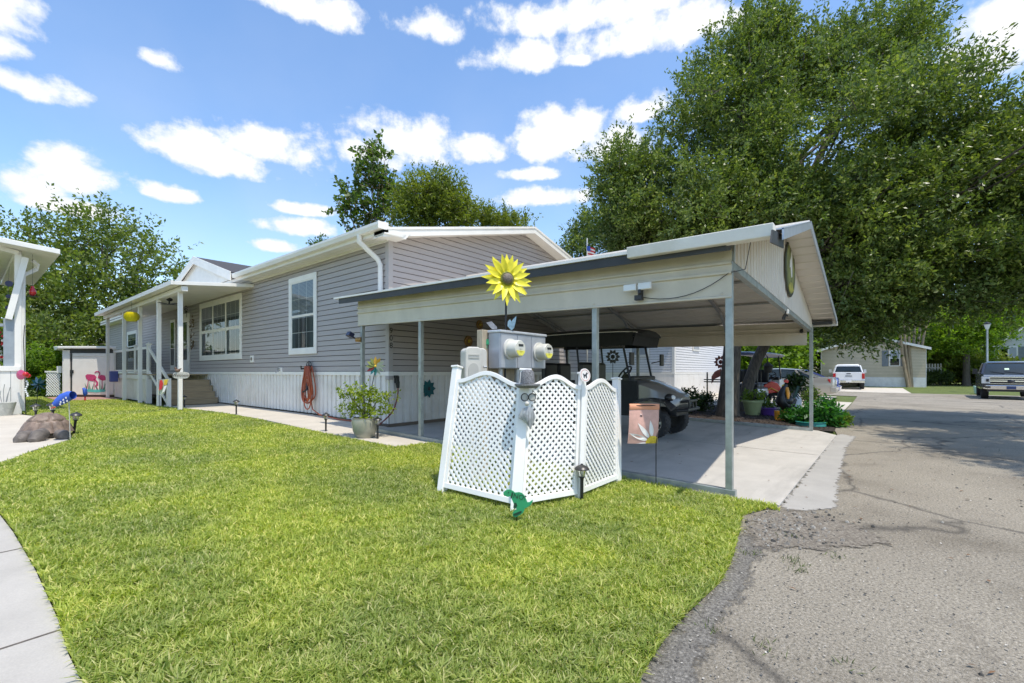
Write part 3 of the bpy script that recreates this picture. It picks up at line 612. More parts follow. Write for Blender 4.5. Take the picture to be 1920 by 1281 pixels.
# entry door
yd0, yd1 = 19.9, 21.0
b = MB(); b.box((HX - 0.045, yd0 - 0.12, BAND), (HX, yd0, 3.42)); b.box((HX - 0.045, yd1, BAND), (HX, yd1 + 0.12, 3.42)); b.box((HX - 0.046, yd0, 3.3), (HX, yd1, 3.42)); b.box((HX - 0.03, yd0, BAND), (HX, yd1, 3.3))
dr = b.build('door', white, house)
b = MB(); b.box((HX - 0.038, yd0 + 0.16, 1.7), (HX - 0.031, yd1 - 0.16, 3.1)); b.build('door_glass', car_glass, dr)
b = MB(); b.tube([(HX - 0.04, yd0 + 0.08, 2.2), (HX - 0.1, yd0 + 0.08, 2.2)], 0.02); b.build('door_handle', chrome, dr)
b = MB(); b.box((HX - 0.05, 21.5, 1.3), (HX - 0.02, 22.1, 3.3)); b.build('side_light', white, house)
b = MB(); b.box((HX - 0.056, 21.58, 1.5), (HX - 0.051, 22.02, 3.2)); b.build('side_pane', car_glass, house)
# house number on the corner trim
b = MB()
for k, ch in enumerate('908'): b.text(ch, 0.16, (HX + 0.028, HY - 0.028, 2.06 - 0.148 * k), (1, 0, 0), (0, 0, 1), 0.006)
b.build('house_number', black, house)
# outlet cover and spigot on the wall
b = MB(); b.box((HX - 0.05, 14.02, 1.52), (HX - 0.01, 14.22, 1.72)); ob = b.build('dryer_vent', white, house, bevel=0.006)
b = MB(); b.tube([(HX - 0.045, 14.12, 1.62), (HX - 0.056, 14.12, 1.62)], 0.05, 14); b.build('vent_hole', seed_brown, ob)
b = MB(); b.box((HX - 0.04, 12.2, 1.22), (HX - 0.012, 12.38, 1.36)); sp = b.build('spigot_plate', white, house, bevel=0.006)
b = MB(); b.tube([(HX - 0.03, 12.3, 1.28), (HX - 0.12, 12.32, 1.27), (HX - 0.13, 12.33, 1.22)], 0.016); b.tube([(HX - 0.08, 12.27, 1.33), (HX - 0.08, 12.37, 1.33)], 0.02, 8); b.build('spigot', zinc, sp, smooth=True)
# cross gable over the porch
DY0, DY1, DPY, DPZ, DBZ = 14.4, 20.9, 17.65, 5.02, 4.06
GX = HX - RO - 0.03
b = MB(); xb = HX + 3.2
for (ya, yb) in ((DY0, DPY), (DPY, DY1)):
    za, zc = (DBZ, DPZ) if ya == DY0 else (DPZ, DBZ)
    b.hexa([(GX - 0.1, ya, za), (xb, ya, za), (xb, yb, zc), (GX - 0.1, yb, zc)], [(GX - 0.1, ya, za + 0.04), (xb, ya, za + 0.04), (xb, yb, zc + 0.04), (GX - 0.1, yb, zc + 0.04)])
b.build('cross_gable_roof', shingle, house)
b = MB(); b.hexa([(GX, DY0 + 0.2, DBZ - 0.12), (GX, DY1 - 0.2, DBZ - 0.12), (GX + 0.05, DY1 - 0.2, DBZ - 0.12), (GX + 0.05, DY0 + 0.2, DBZ - 0.12)], [(GX, DPY - 0.02, DPZ - 0.06), (GX, DPY + 0.02, DPZ - 0.06), (GX + 0.05, DPY + 0.02, DPZ - 0.06), (GX + 0.05, DPY - 0.02, DPZ - 0.06)])
b.build('cross_gable_wall', white, house)
b = MB()
for (ya, yb) in ((DY0, DPY), (DPY, DY1)):
    za, zc = (DBZ, DPZ) if ya == DY0 else (DPZ, DBZ)
    b.hexa([(GX - 0.12, ya, za - 0.2), (GX - 0.12, yb, zc - 0.2), (GX - 0.095, yb, zc - 0.2), (GX - 0.095, ya, za - 0.2)], [(GX - 0.12, ya, za + 0.05), (GX - 0.12, yb, zc + 0.05), (GX - 0.095, yb, zc + 0.05), (GX - 0.095, ya, za + 0.05)])
    b.hexa([(GX - 0.1, ya, za - 0.02), (GX + 0.02, ya, za - 0.02), (GX + 0.02, yb, zc - 0.02), (GX - 0.1, yb, zc - 0.02)], [(GX - 0.1, ya, za - 0.003), (GX + 0.02, ya, za - 0.003), (GX + 0.02, yb, zc - 0.003), (GX - 0.1, yb, zc - 0.003)])
b.build('cross_gable_board', white, house)

# ------------------------------------------------------------------ the porch
porch = thing('front_porch', 'white front porch with five posts, flat roof and tan steps', 'porch', (3.9, 17, gz(3.9, 17)))
PX = 3.72
post_px = (338, 298, 262.5, 233, 202)
PZ = 3.42
b = MB(); b.hexa([(PX - 0.27, 14.05, PZ + 0.06), (HX, 14.05, PZ + 0.27), (HX, 24.3, PZ + 0.27), (PX - 0.27, 24.3, PZ + 0.06)], [(PX - 0.27, 14.05, PZ + 0.15), (HX, 14.05, PZ + 0.36), (HX, 24.3, PZ + 0.36), (PX - 0.27, 24.3, PZ + 0.15)])
b.build('porch_roof', white, porch, bevel=0.005)
b = MB(); b.box((PX - 0.07, 14.1, PZ - 0.06), (PX + 0.07, 24.2, PZ + 0.063)); b.build('roof_beam', white, porch)
b = MB(); b.box((PX - 0.32, 14.0, PZ + 0.05), (PX - 0.271, 24.35, PZ + 0.165)); b.build('gutter', white, porch, bevel=0.004)
PYS = [ypx(p, PX) for p in post_px]
for y in PYS:
    b = MB(); z = gz(PX, y); b.box((PX - 0.05, y - 0.05, z - 0.05), (PX + 0.05, y + 0.05, PZ - 0.06)); b.build('post', white, porch, bevel=0.006)
DX0, DKY0, DKY1, DKZ = 3.92, 18.7, 23.8, 1.14
b = MB(); b.box((DX0 - 0.03, DKY0 - 0.9, DKZ), (HX - 0.04, DKY1, DKZ + 0.03)); b.build('deck', step_wood, porch)
b = MB(); ribs(b, (DX0, DKY1, 0), (0, -1, 0), DKY1 - DKY0, zb, DKZ - 0.13, (-1, 0, 0), 0.16); b.build('deck_skirting', skirt_m, porch)
b = MB(); b.box((DX0 - 0.035, DKY0, DKZ - 0.14), (DX0 + 0.02, DKY1, DKZ - 0.002)); b.box((DX0 - 0.05, DKY0 - 0.02, gz(DX0, DKY0)), (DX0 + 0.1, DKY0 + 0.2, DKZ - 0.142)); b.build('deck_fascia', white, porch)
for k in range(5):
    z = DKZ - 0.19 * (k + 1) + 0.03; y = DKY0 - 0.9 - 0.25 * k
    b = MB(); b.box((DX0 + 0.1, y - 0.28, z - 0.03), (HX - 0.05 + 0.0 * k, y + 0.02, z)); b.box((DX0 + 0.12, y - 0.262, z - 0.2), (HX - 0.06, y - 0.24, z - 0.031))
    b.build('step', step_wood, porch, bevel=0.004)
# railings: newels, white rails, dark balusters
newels = [DKY0, DKY0 + 1.7, DKY0 + 3.3, DKY1]
for y in newels: b = MB(); b.box((DX0 - 0.03, y - 0.05, DKZ + 0.03), (DX0 + 0.07, y + 0.05, DKZ + 1.0)); b.box((DX0 - 0.055, y - 0.075, DKZ + 1.0), (DX0 + 0.095, y + 0.075, DKZ + 1.03)); b.hexa([(DX0 - 0.04, y - 0.06, DKZ + 1.03), (DX0 + 0.08, y - 0.06, DKZ + 1.03), (DX0 + 0.08, y + 0.06, DKZ + 1.03), (DX0 - 0.04, y + 0.06, DKZ + 1.03)], [(DX0 + 0.015, y - 0.005, DKZ + 1.08), (DX0 + 0.025, y - 0.005, DKZ + 1.08), (DX0 + 0.025, y + 0.005, DKZ + 1.08), (DX0 + 0.015, y + 0.005, DKZ + 1.08)]); b.build('newel_post', white, porch)
ys = DKY0 - 2.25
b = MB(); b.box((DX0 - 0.03, ys - 0.05, gz(DX0, ys)), (DX0 + 0.07, ys + 0.05, 1.05)); b.build('newel_post', white, porch)
for a, c in zip(newels[:-1], newels[1:]):
    b = MB(); b.box((DX0 - 0.0, a + 0.05, DKZ + 0.86), (DX0 + 0.05, c - 0.05, DKZ + 0.94)); b.build('handrail', white, porch); b = MB(); b.box((DX0, a + 0.05, DKZ + 0.12), (DX0 + 0.045, c - 0.05, DKZ + 0.18)); b.build('bottom_rail', white, porch)
b = MB(); b.bar((DX0 + 0.02, DKY0, DKZ + 0.9), (DX0 + 0.02, ys, 0.98), 0.05, 0.09); b.build('handrail', white, porch); b = MB(); b.bar((DX0 + 0.02, DKY0, DKZ + 0.16), (DX0 + 0.02, ys, 0.26), 0.05, 0.09); b.build('bottom_rail', white, porch)
y = DKY0 + 0.12
while y < DKY1 - 0.1: MB().tube([(DX0 + 0.022, y, DKZ + 0.17), (DX0 + 0.022, y, DKZ + 0.87)], 0.010, 6).build('baluster', black_metal, porch); y += 0.15
for k in range(1, 15):
    t = k / 15; y = DKY0 + (ys - DKY0) * t; z = DKZ + 0.16 + (0.26 - DKZ - 0.16) * t; MB().tube([(DX0 + 0.022, y, z), (DX0 + 0.022, y, z + 0.74)], 0.010, 6).build('baluster', black_metal, porch)

# ------------------------------------------------------------------ the carport
CX0, CX1, CY0, CY1 = 4.86, 11.24, 1.18, 7.66
EZ0, EZ1 = 2.50, 2.30                                       # eave heights left, right
cz = lambda y: 0.0215 * max(y - CY0, -0.6)
carport = thing('carport', 'open steel carport with tan panels, galvanised posts and low gable roof', 'carport', (CX0, CY0, 0))
PW = 0.064
for x, ys_ in ((CX0, (CY0, 2.68, 5.94, CY1)), (CX1, (CY0 - 0.03, 2.75, 4.95, 7.1))):
    for y in ys_:
        b = MB(); b.box((x - PW/2, y - PW/2, cz(y) + 0.07), (x + PW/2, y + PW/2, (EZ0 if x == CX0 else EZ1) - 0.06 + cz(y))); b.build('post', galv, carport, bevel=0.004)
for x in (CX0, CX1):
    b = MB(); q = lambda y, z: [(x - 0.035, y, z), (x + 0.035, y, z)]
    b.hexa([(x - 0.036, CY0 - 0.06, cz(CY0) + 0.014), (x + 0.036, CY0 - 0.06, cz(CY0) + 0.014), (x + 0.036, CY1, cz(CY1) + 0.014), (x - 0.036, CY1, cz(CY1) + 0.014)], [(x - 0.036, CY0 - 0.06, cz(CY0) + 0.078), (x + 0.036, CY0 - 0.06, cz(CY0) + 0.078), (x + 0.036, CY1, cz(CY1) + 0.078), (x - 0.036, CY1, cz(CY1) + 0.078)])
    b.build('base_rail', galv, carport, bevel=0.004)
# side panels: horizontal ribs
def side_panel(x, n, z0, z1, yA, yB):
    pr = [(0.0, z0), (0.012, z0 + 0.004), (0.012, z0 + 0.022), (0.0, z0 + 0.03)]; z = z0 + 0.03; k = 0
    while z < z1 - 0.02:
        step_ = 0.2 if k % 2 == 0 else 0.06
        z2 = min(z + step_, z1 - 0.004)
        pr.append((0.0, z2))
        if z2 + 0.05 < z1: pr += [(0.026, z2 + 0.008), (0.026, z2 + 0.03), (0.0, z2 + 0.038)]; z = z2 + 0.038
        else: break
        k += 1
    b = MB(); vs = []
    for y in (yA, yB):
        vs += [(x + n * d, y, z + cz(y)) for d, z in pr]
    m = len(pr); b.add(vs, [(i, i+1, m+i+1, m+i) for i in range(m-1)]); vs2 = [(px - n * 0.008, py, pz) for px, py, pz in vs]; b.add(vs2, [(m+i, m+i+1, i+1, i) for i in range(m-1)])
    return b
sp_ = side_panel(CX0 - PW/2 - 0.004, -1, 1.98, 2.47, CY0 - 0.03, CY1 + 0.1)
for y in (CY0 + 0.06, 2.68, 5.94):
    for z in (2.03, 2.2, 2.38): sp_.ball((CX0 - PW/2 - 0.008, y, z + cz(y)), (0.006, 0.011, 0.011), 8, 5)
sp_.build('side_panel', tan_metal, carport)
side_panel(CX1 + PW/2 - 0.07, -1, 1.80, 2.28, CY0 + 0.04, CY1).build('side_panel', tan_metal, carport)
# roof
RXM, RZM = 7.55, 3.32
YF = 0.70                                                   # front edge
def zroof(x): return EZ0 + (RZM - EZ0) * (x - CX0 + 0.2) / (RXM - CX0 + 0.2) if x <= RXM else RZM + (EZ1 - RZM) * (x - RXM) / (CX1 + 0.2 - RXM)
def yfront(x): return YF + (0.09 * (x - 4.66) / (RXM - 4.66) if x <= RXM else 0.09 - 0.05 * (x - RXM) / (CX1 + 0.2 - RXM))
YB = CY1 + 0.42
def roofside(xa, xb):
    prof = []; L = abs(xb - xa); s = 0.0
    while s < L:
        for ds, d in ((0.0, 0.0), (0.2, 0.0), (0.212, 0.02), (0.236, 0.02), (0.248, 0.0)):
            if s + ds < L: prof.append((s + ds, d))
        s += 0.255
    prof.append((L, 0.0)); sg = 1 if xb > xa else -1; b = MB(); vs = []
    for s, d in prof:
        x = xa + sg * s; z = zroof(x) + d
        vs += [(x, yfront(x), z + cz(CY0)), (x, YB, z + cz(YB))]
    f = [(2*i, 2*i+2, 2*i+3, 2*i+1) for i in range(len(prof)-1)]
    b.add(vs, f); b.add([(x, y, z - 0.012) for x, y, z in vs], [tuple(reversed(q)) for q in f]); return b
roofside(CX0 - 0.2, RXM).build('roof_sheet', roof_metal, carport); roofside(CX1 + 0.2, RXM).build('roof_sheet', roof_metal, carport)
edge_m = M('blue_grey_flashing', (0.45, 0.50, 0.56), 0.35, metal=0.4, var=0.1, scale=10)
b = MB()
for xa, xb in ((CX0 - 0.2, RXM), (RXM, CX1 + 0.22)):
    P = [Vector((x, yfront(x), zroof(x))) for x in (xa, xb)]
    b.hexa([P[0] + Vector((0, -0.02, -0.07)), P[1] + Vector((0, -0.02, -0.07)), P[1] + Vector((0, -0.004, -0.07)), P[0] + Vector((0, -0.004, -0.07))], [P[0] + Vector((0, -0.02, 0.035)), P[1] + Vector((0, -0.02, 0.035)), P[1] + Vector((0, -0.004, 0.035)), P[0] + Vector((0, -0.004, 0.035))])
    b.hexa([P[0] + Vector((0, -0.022, 0.026)), P[1] + Vector((0, -0.022, 0.026)), P[1] + Vector((0, 0.13, 0.026)), P[0] + Vector((0, 0.13, 0.026))], [P[0] + Vector((0, -0.022, 0.037)), P[1] + Vector((0, -0.022, 0.037)), P[1] + Vector((0, 0.13, 0.037)), P[0] + Vector((0, 0.13, 0.037))])
b.build('rake_flashing', edge_m, carport)
b = MB(); b.tube([(RXM, yfront(RXM), RZM + 0.02), (RXM, YB, RZM + 0.02 + cz(YB))], 0.035, 8); b.build('ridge_cap', roof_metal, carport, smooth=True)
b = MB(); xe = CX0 - 0.2
b.hexa([(xe - 0.05, yfront(xe) + 0.45, EZ0 - 0.10), (xe + 0.13, yfront(xe) + 0.45, EZ0 - 0.06), (xe + 0.13, YB, EZ0 - 0.06 + cz(YB)), (xe - 0.05, YB, EZ0 - 0.10 + cz(YB))], [(xe - 0.05, yfront(xe) + 0.45, EZ0 - 0.0), (xe + 0.13, yfront(xe) + 0.45, EZ0 + 0.03), (xe + 0.13, YB, EZ0 + 0.03 + cz(YB)), (xe - 0.05, YB, EZ0 + cz(YB))])
b.build('eave_fascia', dark_fascia, carport)
b = MB(); b.hexa([(xe - 0.075, 2.1, EZ0 + 0.004 + cz(2.1)), (xe + 0.02, 2.1, EZ0 + 0.004 + cz(2.1)), (xe + 0.02, YB + 0.15, EZ0 + 0.004 + cz(YB)), (xe - 0.075, YB + 0.15, EZ0 + 0.004 + cz(YB))], [(xe - 0.075, 2.1, EZ0 + 0.035 + cz(2.1)), (xe + 0.02, 2.1, EZ0 + 0.05 + cz(2.1)), (xe + 0.02, YB + 0.15, EZ0 + 0.05 + cz(YB)), (xe - 0.075, YB + 0.15, EZ0 + 0.035 + cz(YB))])
b.build('eave_drip_edge', white, carport)
b = MB(); b.hexa([(xe - 0.13, 0.74, EZ0 - 0.055), (xe - 0.01, 0.74, EZ0 - 0.055), (xe - 0.01, 2.12, EZ0 - 0.035), (xe - 0.13, 2.12, EZ0 - 0.035)], [(xe - 0.145, 0.74, EZ0 + 0.06), (xe - 0.01, 0.74, EZ0 + 0.06), (xe - 0.01, 2.12, EZ0 + 0.08), (xe - 0.145, 2.12, EZ0 + 0.08)])
gt = b.build('gutter', white_dirty, carport, bevel=0.008)
b = MB(); b.prism([(v.x, v.z) for v in [onY(x_, y_, .735) for x_, y_ in ((1443, 455), (1467, 466), (1467, 443), (1459, 437), (1446, 431))]], (0, .735, 0), (1, 0, 0), (0, 0, 1), 0.012); b.build('end_plate', dark_fascia, gt)
# right eave: white gutter along the far side
b = MB(); b.box((CX1 + 0.2, YF + 0.02, EZ1 - 0.10), (CX1 + 0.31, 3.0, EZ1 - 0.01)); b.build('gutter', white_dirty, carport)
b = MB(); b.box((CX1 + .02, YF + 0.1, EZ1 - 0.07), (CX1 + 0.19, YB, EZ1 - 0.02)); b.build('eave_fascia', dark_fascia, carport)
# bents (rafters) and the gable
for y in (CY0 + 0.08, 2.72, 5.0, 7.2):
    b = MB(); za = cz(y) - 0.07
    for x0, x1 in ((CX0, RXM), (RXM, CX1)):
        b.bar((x0, y, zroof(x0) + za), (x1, y, zroof(x1) + za), 0.06, 0.06)
    if y > 2:
        for x0, sg in ((CX0, 1), (CX1, -1)):
            b.bar((x0 , y, zroof(x0) - 0.5 + cz(y)), (x0 + sg * 0.75, y, zroof(x0 + sg * 0.75) - 0.06 + cz(y)), 0.05, 0.05)
    b.build('rafter', zinc if y > 2 else galv, carport)
for k in range(1, 6):
    x = CX0 + (CX1 - CX0) * k / 6
    b = MB(); b.bar((x, CY0, zroof(x) - 0.035), (x, YB - 0.1, zroof(x) - 0.035 + cz(YB)), 0.05, 0.025); b.build('purlin', zinc, carport)
BZ0, BZ1 = 2.34, 2.16
b = MB(); b.hexa([(CX0 - 0.03, CY0 - 0.035, BZ0 - 0.07), (CX1 + 0.03, CY0 - 0.035, BZ1 - 0.07), (CX1 + 0.03, CY0 + 0.035, BZ1 - 0.07), (CX0 - 0.03, CY0 + 0.035, BZ0 - 0.07)], [(CX0 - 0.03, CY0 - 0.035, BZ0 + 0.01), (CX1 + 0.03, CY0 - 0.035, BZ1 + 0.01), (CX1 + 0.03, CY0 + 0.035, BZ1 + 0.01), (CX0 - 0.03, CY0 + 0.035, BZ0 + 0.01)])
b.build('gable_beam', galv, carport, bevel=0.004)
b = MB(); s = 0.0; prof = []
while s < CX1 - CX0:
    for ds, d in ((0.0, 0.0), (0.10, 0.0), (0.107, 0.012), (0.121, 0.012), (0.128, 0.0)): prof.append((s + ds, d))
    s += 0.15
vs = []
for s, d in prof:
    x = min(CX0 + s, CX1); zb_ = BZ0 + (BZ1 - BZ0) * s / (CX1 - CX0); vs += [(x, CY0 - 0.04 - d, zb_ - 0.0), (x, CY0 - 0.04 - d, max(zroof(x) - 0.015, zb_))]
b.add(vs, [(2*i, 2*i+2, 2*i+3, 2*i+1) for i in range(len(prof)-1)]); b.build('gable_panel', M('ribbed_gable_steel', (0.68, 0.62, 0.53), 0.45, var=0.05, scale=2, dirt=(0.59, 0.53, 0.44), stretch=(5, 5, 0.4)), carport)
b = MB(); b.bar((CX0, CY0 - 0.02, BZ0), (CX0 + 0.02, CY0 - 0.02, zroof(CX0) - 0.02), 0.05, 0.05, up=(1, 0, 0)); b.build('brace', galv, carport)
b = MB()
for k, ch in enumerate('908'): b.text(ch, 0.14, (CX1, CY0 - 0.03 - PW/2, 1.78 - 0.128 * k), (1, 0, 0), (0, 0, 1), 0.006)
b.build('house_number', black, carport)

# ------------------------------------------------------------------ lattice screen round the meters
FB = [G(828, 927), G(967, 962), G(1085, 939), G(1157, 908)]
FT = [at(857, 690, 4.72), at(986, 697, 4.16), at(1092, 702, 4.46), at(1156, 712, 5.12)]
screen = thing('lattice_screen', 'white scalloped lattice screen leaning round the electric meters on the lawn', 'screen', FB[1])
def lerp(a, b, t): return a + (b - a) * t
for i in range(4):
    p, q = FB[i], FT[i]; b = MB(); w = 0.037 if i in (0, 3) else 0.046 if i == 1 else 0.029
    up = (FB[min(i+1, 3)] - FB[max(i-1, 0)]).normalized()
    b.bar(p - (q - p) * 0.06, q + (q - p) * 0.0, w * 2, w * 2, up=up.cross((q - p).normalized()))
    b.bar(q, q + (q - p).normalized() * 0.02, w * 2 + 0.02, w * 2 + 0.02, up=up.cross((q - p).normalized())); b.build('post', lattice_white, screen, bevel=0.004)
for i in range(3):
    A, B, C, D = FB[i], FB[i+1], FT[i+1], FT[i]
    def S(s, t): return lerp(lerp(A, B, s), lerp(D, C, s), t)
    nrm = (B - A).cross(D - A).normalized()
    W = ((B - A).length + (C - D).length) / 2; Hh = ((D - A).length + (C - B).length) / 2
    m0 = 0.055 / W; zlo = 0.075
    def top(s): return 0.89 + 0.078 * (0.5 - 0.5 * math.cos(2 * math.pi * (s - m0) / (1 - 2 * m0)))
    b = MB(); sl = 0.031; pitch = 0.0565; th = 0.006
    for lay, sg in ((0, 1), (1, -1)):
        off = nrm * (th * (lay + 0.05))
        k = -int(Hh / pitch) - 2
        while k * pitch < W + Hh:
            # slat: x = k*pitch*1.414.. running at 45 degrees
            x0 = k * pitch * 1.18
            pts = []
            for j in range(41):
                y = Hh * j / 40; x = x0 + y if sg == 1 else x0 + Hh - y
                s, t = x / W, y / Hh
                if m0 <= s <= 1 - m0 and zlo <= t <= top(s) - 0.01: pts.append((x, y))
            if len(pts) > 1:
                hw = sl * 0.7071 / 1.0
                q = []
                for x, y in (pts[0], pts[-1]):
                    for dx in (-hw * 0.72, hw * 0.72): q.append(S((x + dx) / W, y / Hh) + off)
                v = [q[0], q[1], q[3], q[2]]; b.hexa(v, [p + nrm * th for p in v])
            k += 1
    b.build('lattice', lattice_white, screen)
    b = MB()
    b.bar(S(m0 * .6, zlo) + nrm * 0.008, S(1 - m0 * .6, zlo) + nrm * 0.008, 0.034, 0.05, up=S(.5, 1) - S(.5, 0)); b.build('bottom_rail', lattice_white, screen, bevel=0.004); b = MB()
    n = 28; sec = []
    for j in range(n + 1):
        s = m0 * .5 + (1 - m0) * j / n; t = top(min(max(s, m0), 1 - m0)); c = S(s, t) + nrm * 0.008; u = (S(.5, 1) - S(.5, 0)).normalized()
        sec.append([c - u*0.022 - nrm*0.017, c - u*0.022 + nrm*0.017, c + u*0.022 + nrm*0.017, c + u*0.022 - nrm*0.017])
    b.loft(sec); b.build('scalloped_rail', lattice_white, screen, bevel=0.004)
    for s in (m0, 1 - m0): b = MB(); b.bar(S(s, zlo) + nrm*0.009, S(s, top(m0)) + nrm*0.009, 0.03, 0.03, up=nrm); b.build('stile', lattice_white, screen)
NL = (FB[2] - FB[1]).cross(FT[1] - FB[1]).normalized()
if NL.y > 0: NL = -NL
# bearded face hung on the middle post
def on_post(z, off=0.0):
    p, q = FB[1], FT[1]; t = (z - p.z) / (q.z - p.z); return lerp(p, q, t) + ND * (0.05 + off) + Vector((0.015, -0.01, 0))
ND = Vector((-0.55, -0.83, 0)).normalized(); NR = Vector((-ND.y, ND.x, 0)) * -1; NR = Vector((0.83, -0.55, 0))
fc = thing('bearded_face_ornament', 'grey bearded face ornament with hat and round glasses on the corner post', 'ornament', on_post(0.85))
Rf = rot_to(ND)
def fpos(px, py, off=0.03): return at(px, py, 4.03 - off)
b = MB(); b.lathe([(0.0, 0.125), (0.04, 0.12), (0.058, 0.10), (0.066, 0.0)], 18, fpos(989, 719, 0.0)); b.build('hat', hat_grey, fc, smooth=True)
b = MB(); b.lathe([(0.060, 0.0), (0.085, -0.012), (0.115, 0.012), (0.113, 0.024), (0.06, 0.012)], 22, fpos(989, 725, 0.0)); b.build('hat_brim', hat_grey, fc, smooth=True)
b = MB(); b.lathe([(0.0675, -0.012), (0.0685, 0.014)], 18, fpos(989, 723, 0.0), cap=False); b.build('hat_band', white, fc, smooth=True)
b = MB()
for px in (983.5, 997.5):
    c = fpos(px, 745, 0.06); b.lathe([(0.033, -0.004), (0.037, 0.002), (0.036, 0.007), (0.029, 0.007), (0.033, -0.004)], 16, c, Rf)
b.build('spectacles', black_metal, fc, smooth=True)
b = MB()
for px in (983.5, 997.5): b.lathe([(0.0, 0.004), (0.029, 0.003)], 16, fpos(px, 745, 0.06), Rf)
b.build('spectacle_lens', M('dim_lens', (0.42, 0.41, 0.36), 0.5), fc, smooth=True)
b = MB(); b.ball(fpos(988, 757, 0.07), (0.021, 0.021, 0.021), 12, 8); b.build('nose', beige, fc, smooth=True)
b = MB(); rb = random.Random(3)
for k in range(46):
    a = rb.uniform(-1, 1); p0 = fpos(989 + a * 9, 763 + 3 * abs(a), 0.06); p1 = fpos(986 + a * 15 + 2, 782 + rb.uniform(-3, 3), 0.085 - .03 * abs(a)); p2 = fpos(990 + a * 6 + 4, 803 - 12 * abs(a) + rb.uniform(-3, 3), 0.06)
    b.tube([p0, p1, p2], [0.007, 0.009, 0.002], 6)
b.build('beard', silver_beard, fc, smooth=True)
# round dog badge on the third post
bp = FT[2] + NL * 0.05 + Vector((0, 0, 0.015)); bp = at(1096, 704, 4.36)
Rb = rot_to(NL)
bd = thing('round_sign', 'small round white sign with a dark dog silhouette on the fence', 'sign', bp)
b = MB(); b.lathe([(0.0, 0.0), (0.066, 0.0), (0.066, 0.01), (0.0, 0.01)], 28, bp, Rb); b.build('disc', M('off_white_board', (0.75, 0.70, 0.66), 0.5), bd)
b = MB(); b.lathe([(0.050, 0.0105), (0.054, 0.0125), (0.056, 0.0105)], 28, bp, Rb, cap=False); b.build('ring', M('pink_ring', (0.6, 0.3, 0.26), 0.6), bd)
dog = [(-.022,-.026),(-.012,-.026),(-.010,-.006),(.004,-.006),(.010,-.028),(.019,-.028),(.017,0.0),(.024,.012),(.032,.014),(.030,.022),(.018,.028),(.012,.02),(.004,.008),(-.016,.008),(-.026,.018),(-.029,.014),(-.022,.002)]
b = MB(); b.prism(dog, bp + Rb @ Vector((0, 0, .0108)), Rb @ Vector((1,0,0)), Rb @ Vector((0,1,0)), 0.003); b.build('dog_silhouette', black, bd)

# ------------------------------------------------------------------ meters
MY = 3.2; MX0, MX1, MZ0, MZ1 = 3.70, 4.55, 1.285, 1.675
mtr = thing('meter_cabinet', 'grey double electric meter cabinet on a wooden post behind the lattice', 'meter box', (4.1, MY, gz(4.1, MY)))
b = MB(); b.box((MX0, MY, MZ0), (MX1, MY + 0.17, MZ1)); b.build('cabinet', meter_grey, mtr, bevel=0.008)
b = MB(); b.box((MX0 - 0.012, MY - 0.02, MZ1), (MX1 + 0.012, MY + 0.18, MZ1 + 0.03)); b.build('lid', M('pale_grey_lid', (0.52, 0.54, 0.56), 0.4, metal=0.3), mtr, bevel=0.01)
for x0, x1 in ((MX0 + 0.01, 3.99), (4.0, 4.25), (4.26, MX1 - 0.01)):
    b = MB(); b.box((x0, MY - 0.008, MZ0 + 0.008), (x1, MY, MZ1 - 0.008)); b.build('cover_plate', meter_grey, mtr, bevel=0.003)
for cxm, zz in ((3.86, 1.50), (4.40, 1.485)):
    Rm = rot_to((-0.02, -1, 0.0))
    b = MB(); b.lathe([(0.115, 0.0), (0.115, 0.02), (0.096, 0.024)], 30, (cxm, MY - 0.008, zz), Rm); mt = b.build('meter', M('meter_ring_cream', (0.62, 0.60, 0.54), 0.4), mtr, smooth=True)
    b = MB(); b.lathe([(0.096, 0.02), (0.094, 0.14), (0.086, 0.150), (0.0, 0.152)], 30, (cxm, MY - 0.008, zz), Rm); b.build('meter_body', M('meter_cream', (0.60, 0.58, 0.50), 0.3, coat=0.3), mt, smooth=True)
    o = Vector((cxm, MY - 0.1605, zz)); b = MB(); b.box((cxm - 0.035, o.y - 0.002, zz + 0.025), (cxm + 0.045, o.y, zz + 0.05)); b.build('display', black, mt)
    b = MB(); b.prism([(-0.072, -0.02), (-0.06, -0.05), (-0.03, -0.075), (0.03, -0.075), (0.06, -0.05), (0.072, -0.02)], o, RX, RZ, 0.002); b.build('label_plate', lime_label, mt)
    b = MB(); b.text('| ||| ||', 0.02, o + Vector((0, -0.002, -0.03)), RX, RZ, 0.001); b.text('• |• •', 0.025, o + Vector((0, 0, -0.005)), RX, RZ, 0.001); b.build('print', black, mt)
b = MB(); b.box((3.62, 3.385, 0.0), (3.725, 3.47, 1.71)); b.box((4.42, 3.41, 0.0), (4.54, 3.52, 1.6)); b.build('wooden_post', post_wood, mtr, bevel=0.006)
b = MB(); b.box((3.73, 3.375, 1.0), (4.54, 3.41, 1.45)); b.build('backboard', post_wood, mtr)
b = MB(); b.tube([(4.1, MY + 0.08, 0.02), (4.1, MY + 0.08, MZ0)], 0.035, 10); b.tube([(3.8, MY + 0.08, 0.02), (3.8, MY + 0.08, MZ0)], 0.028, 10); b.build('conduit', zinc, mtr, smooth=True)
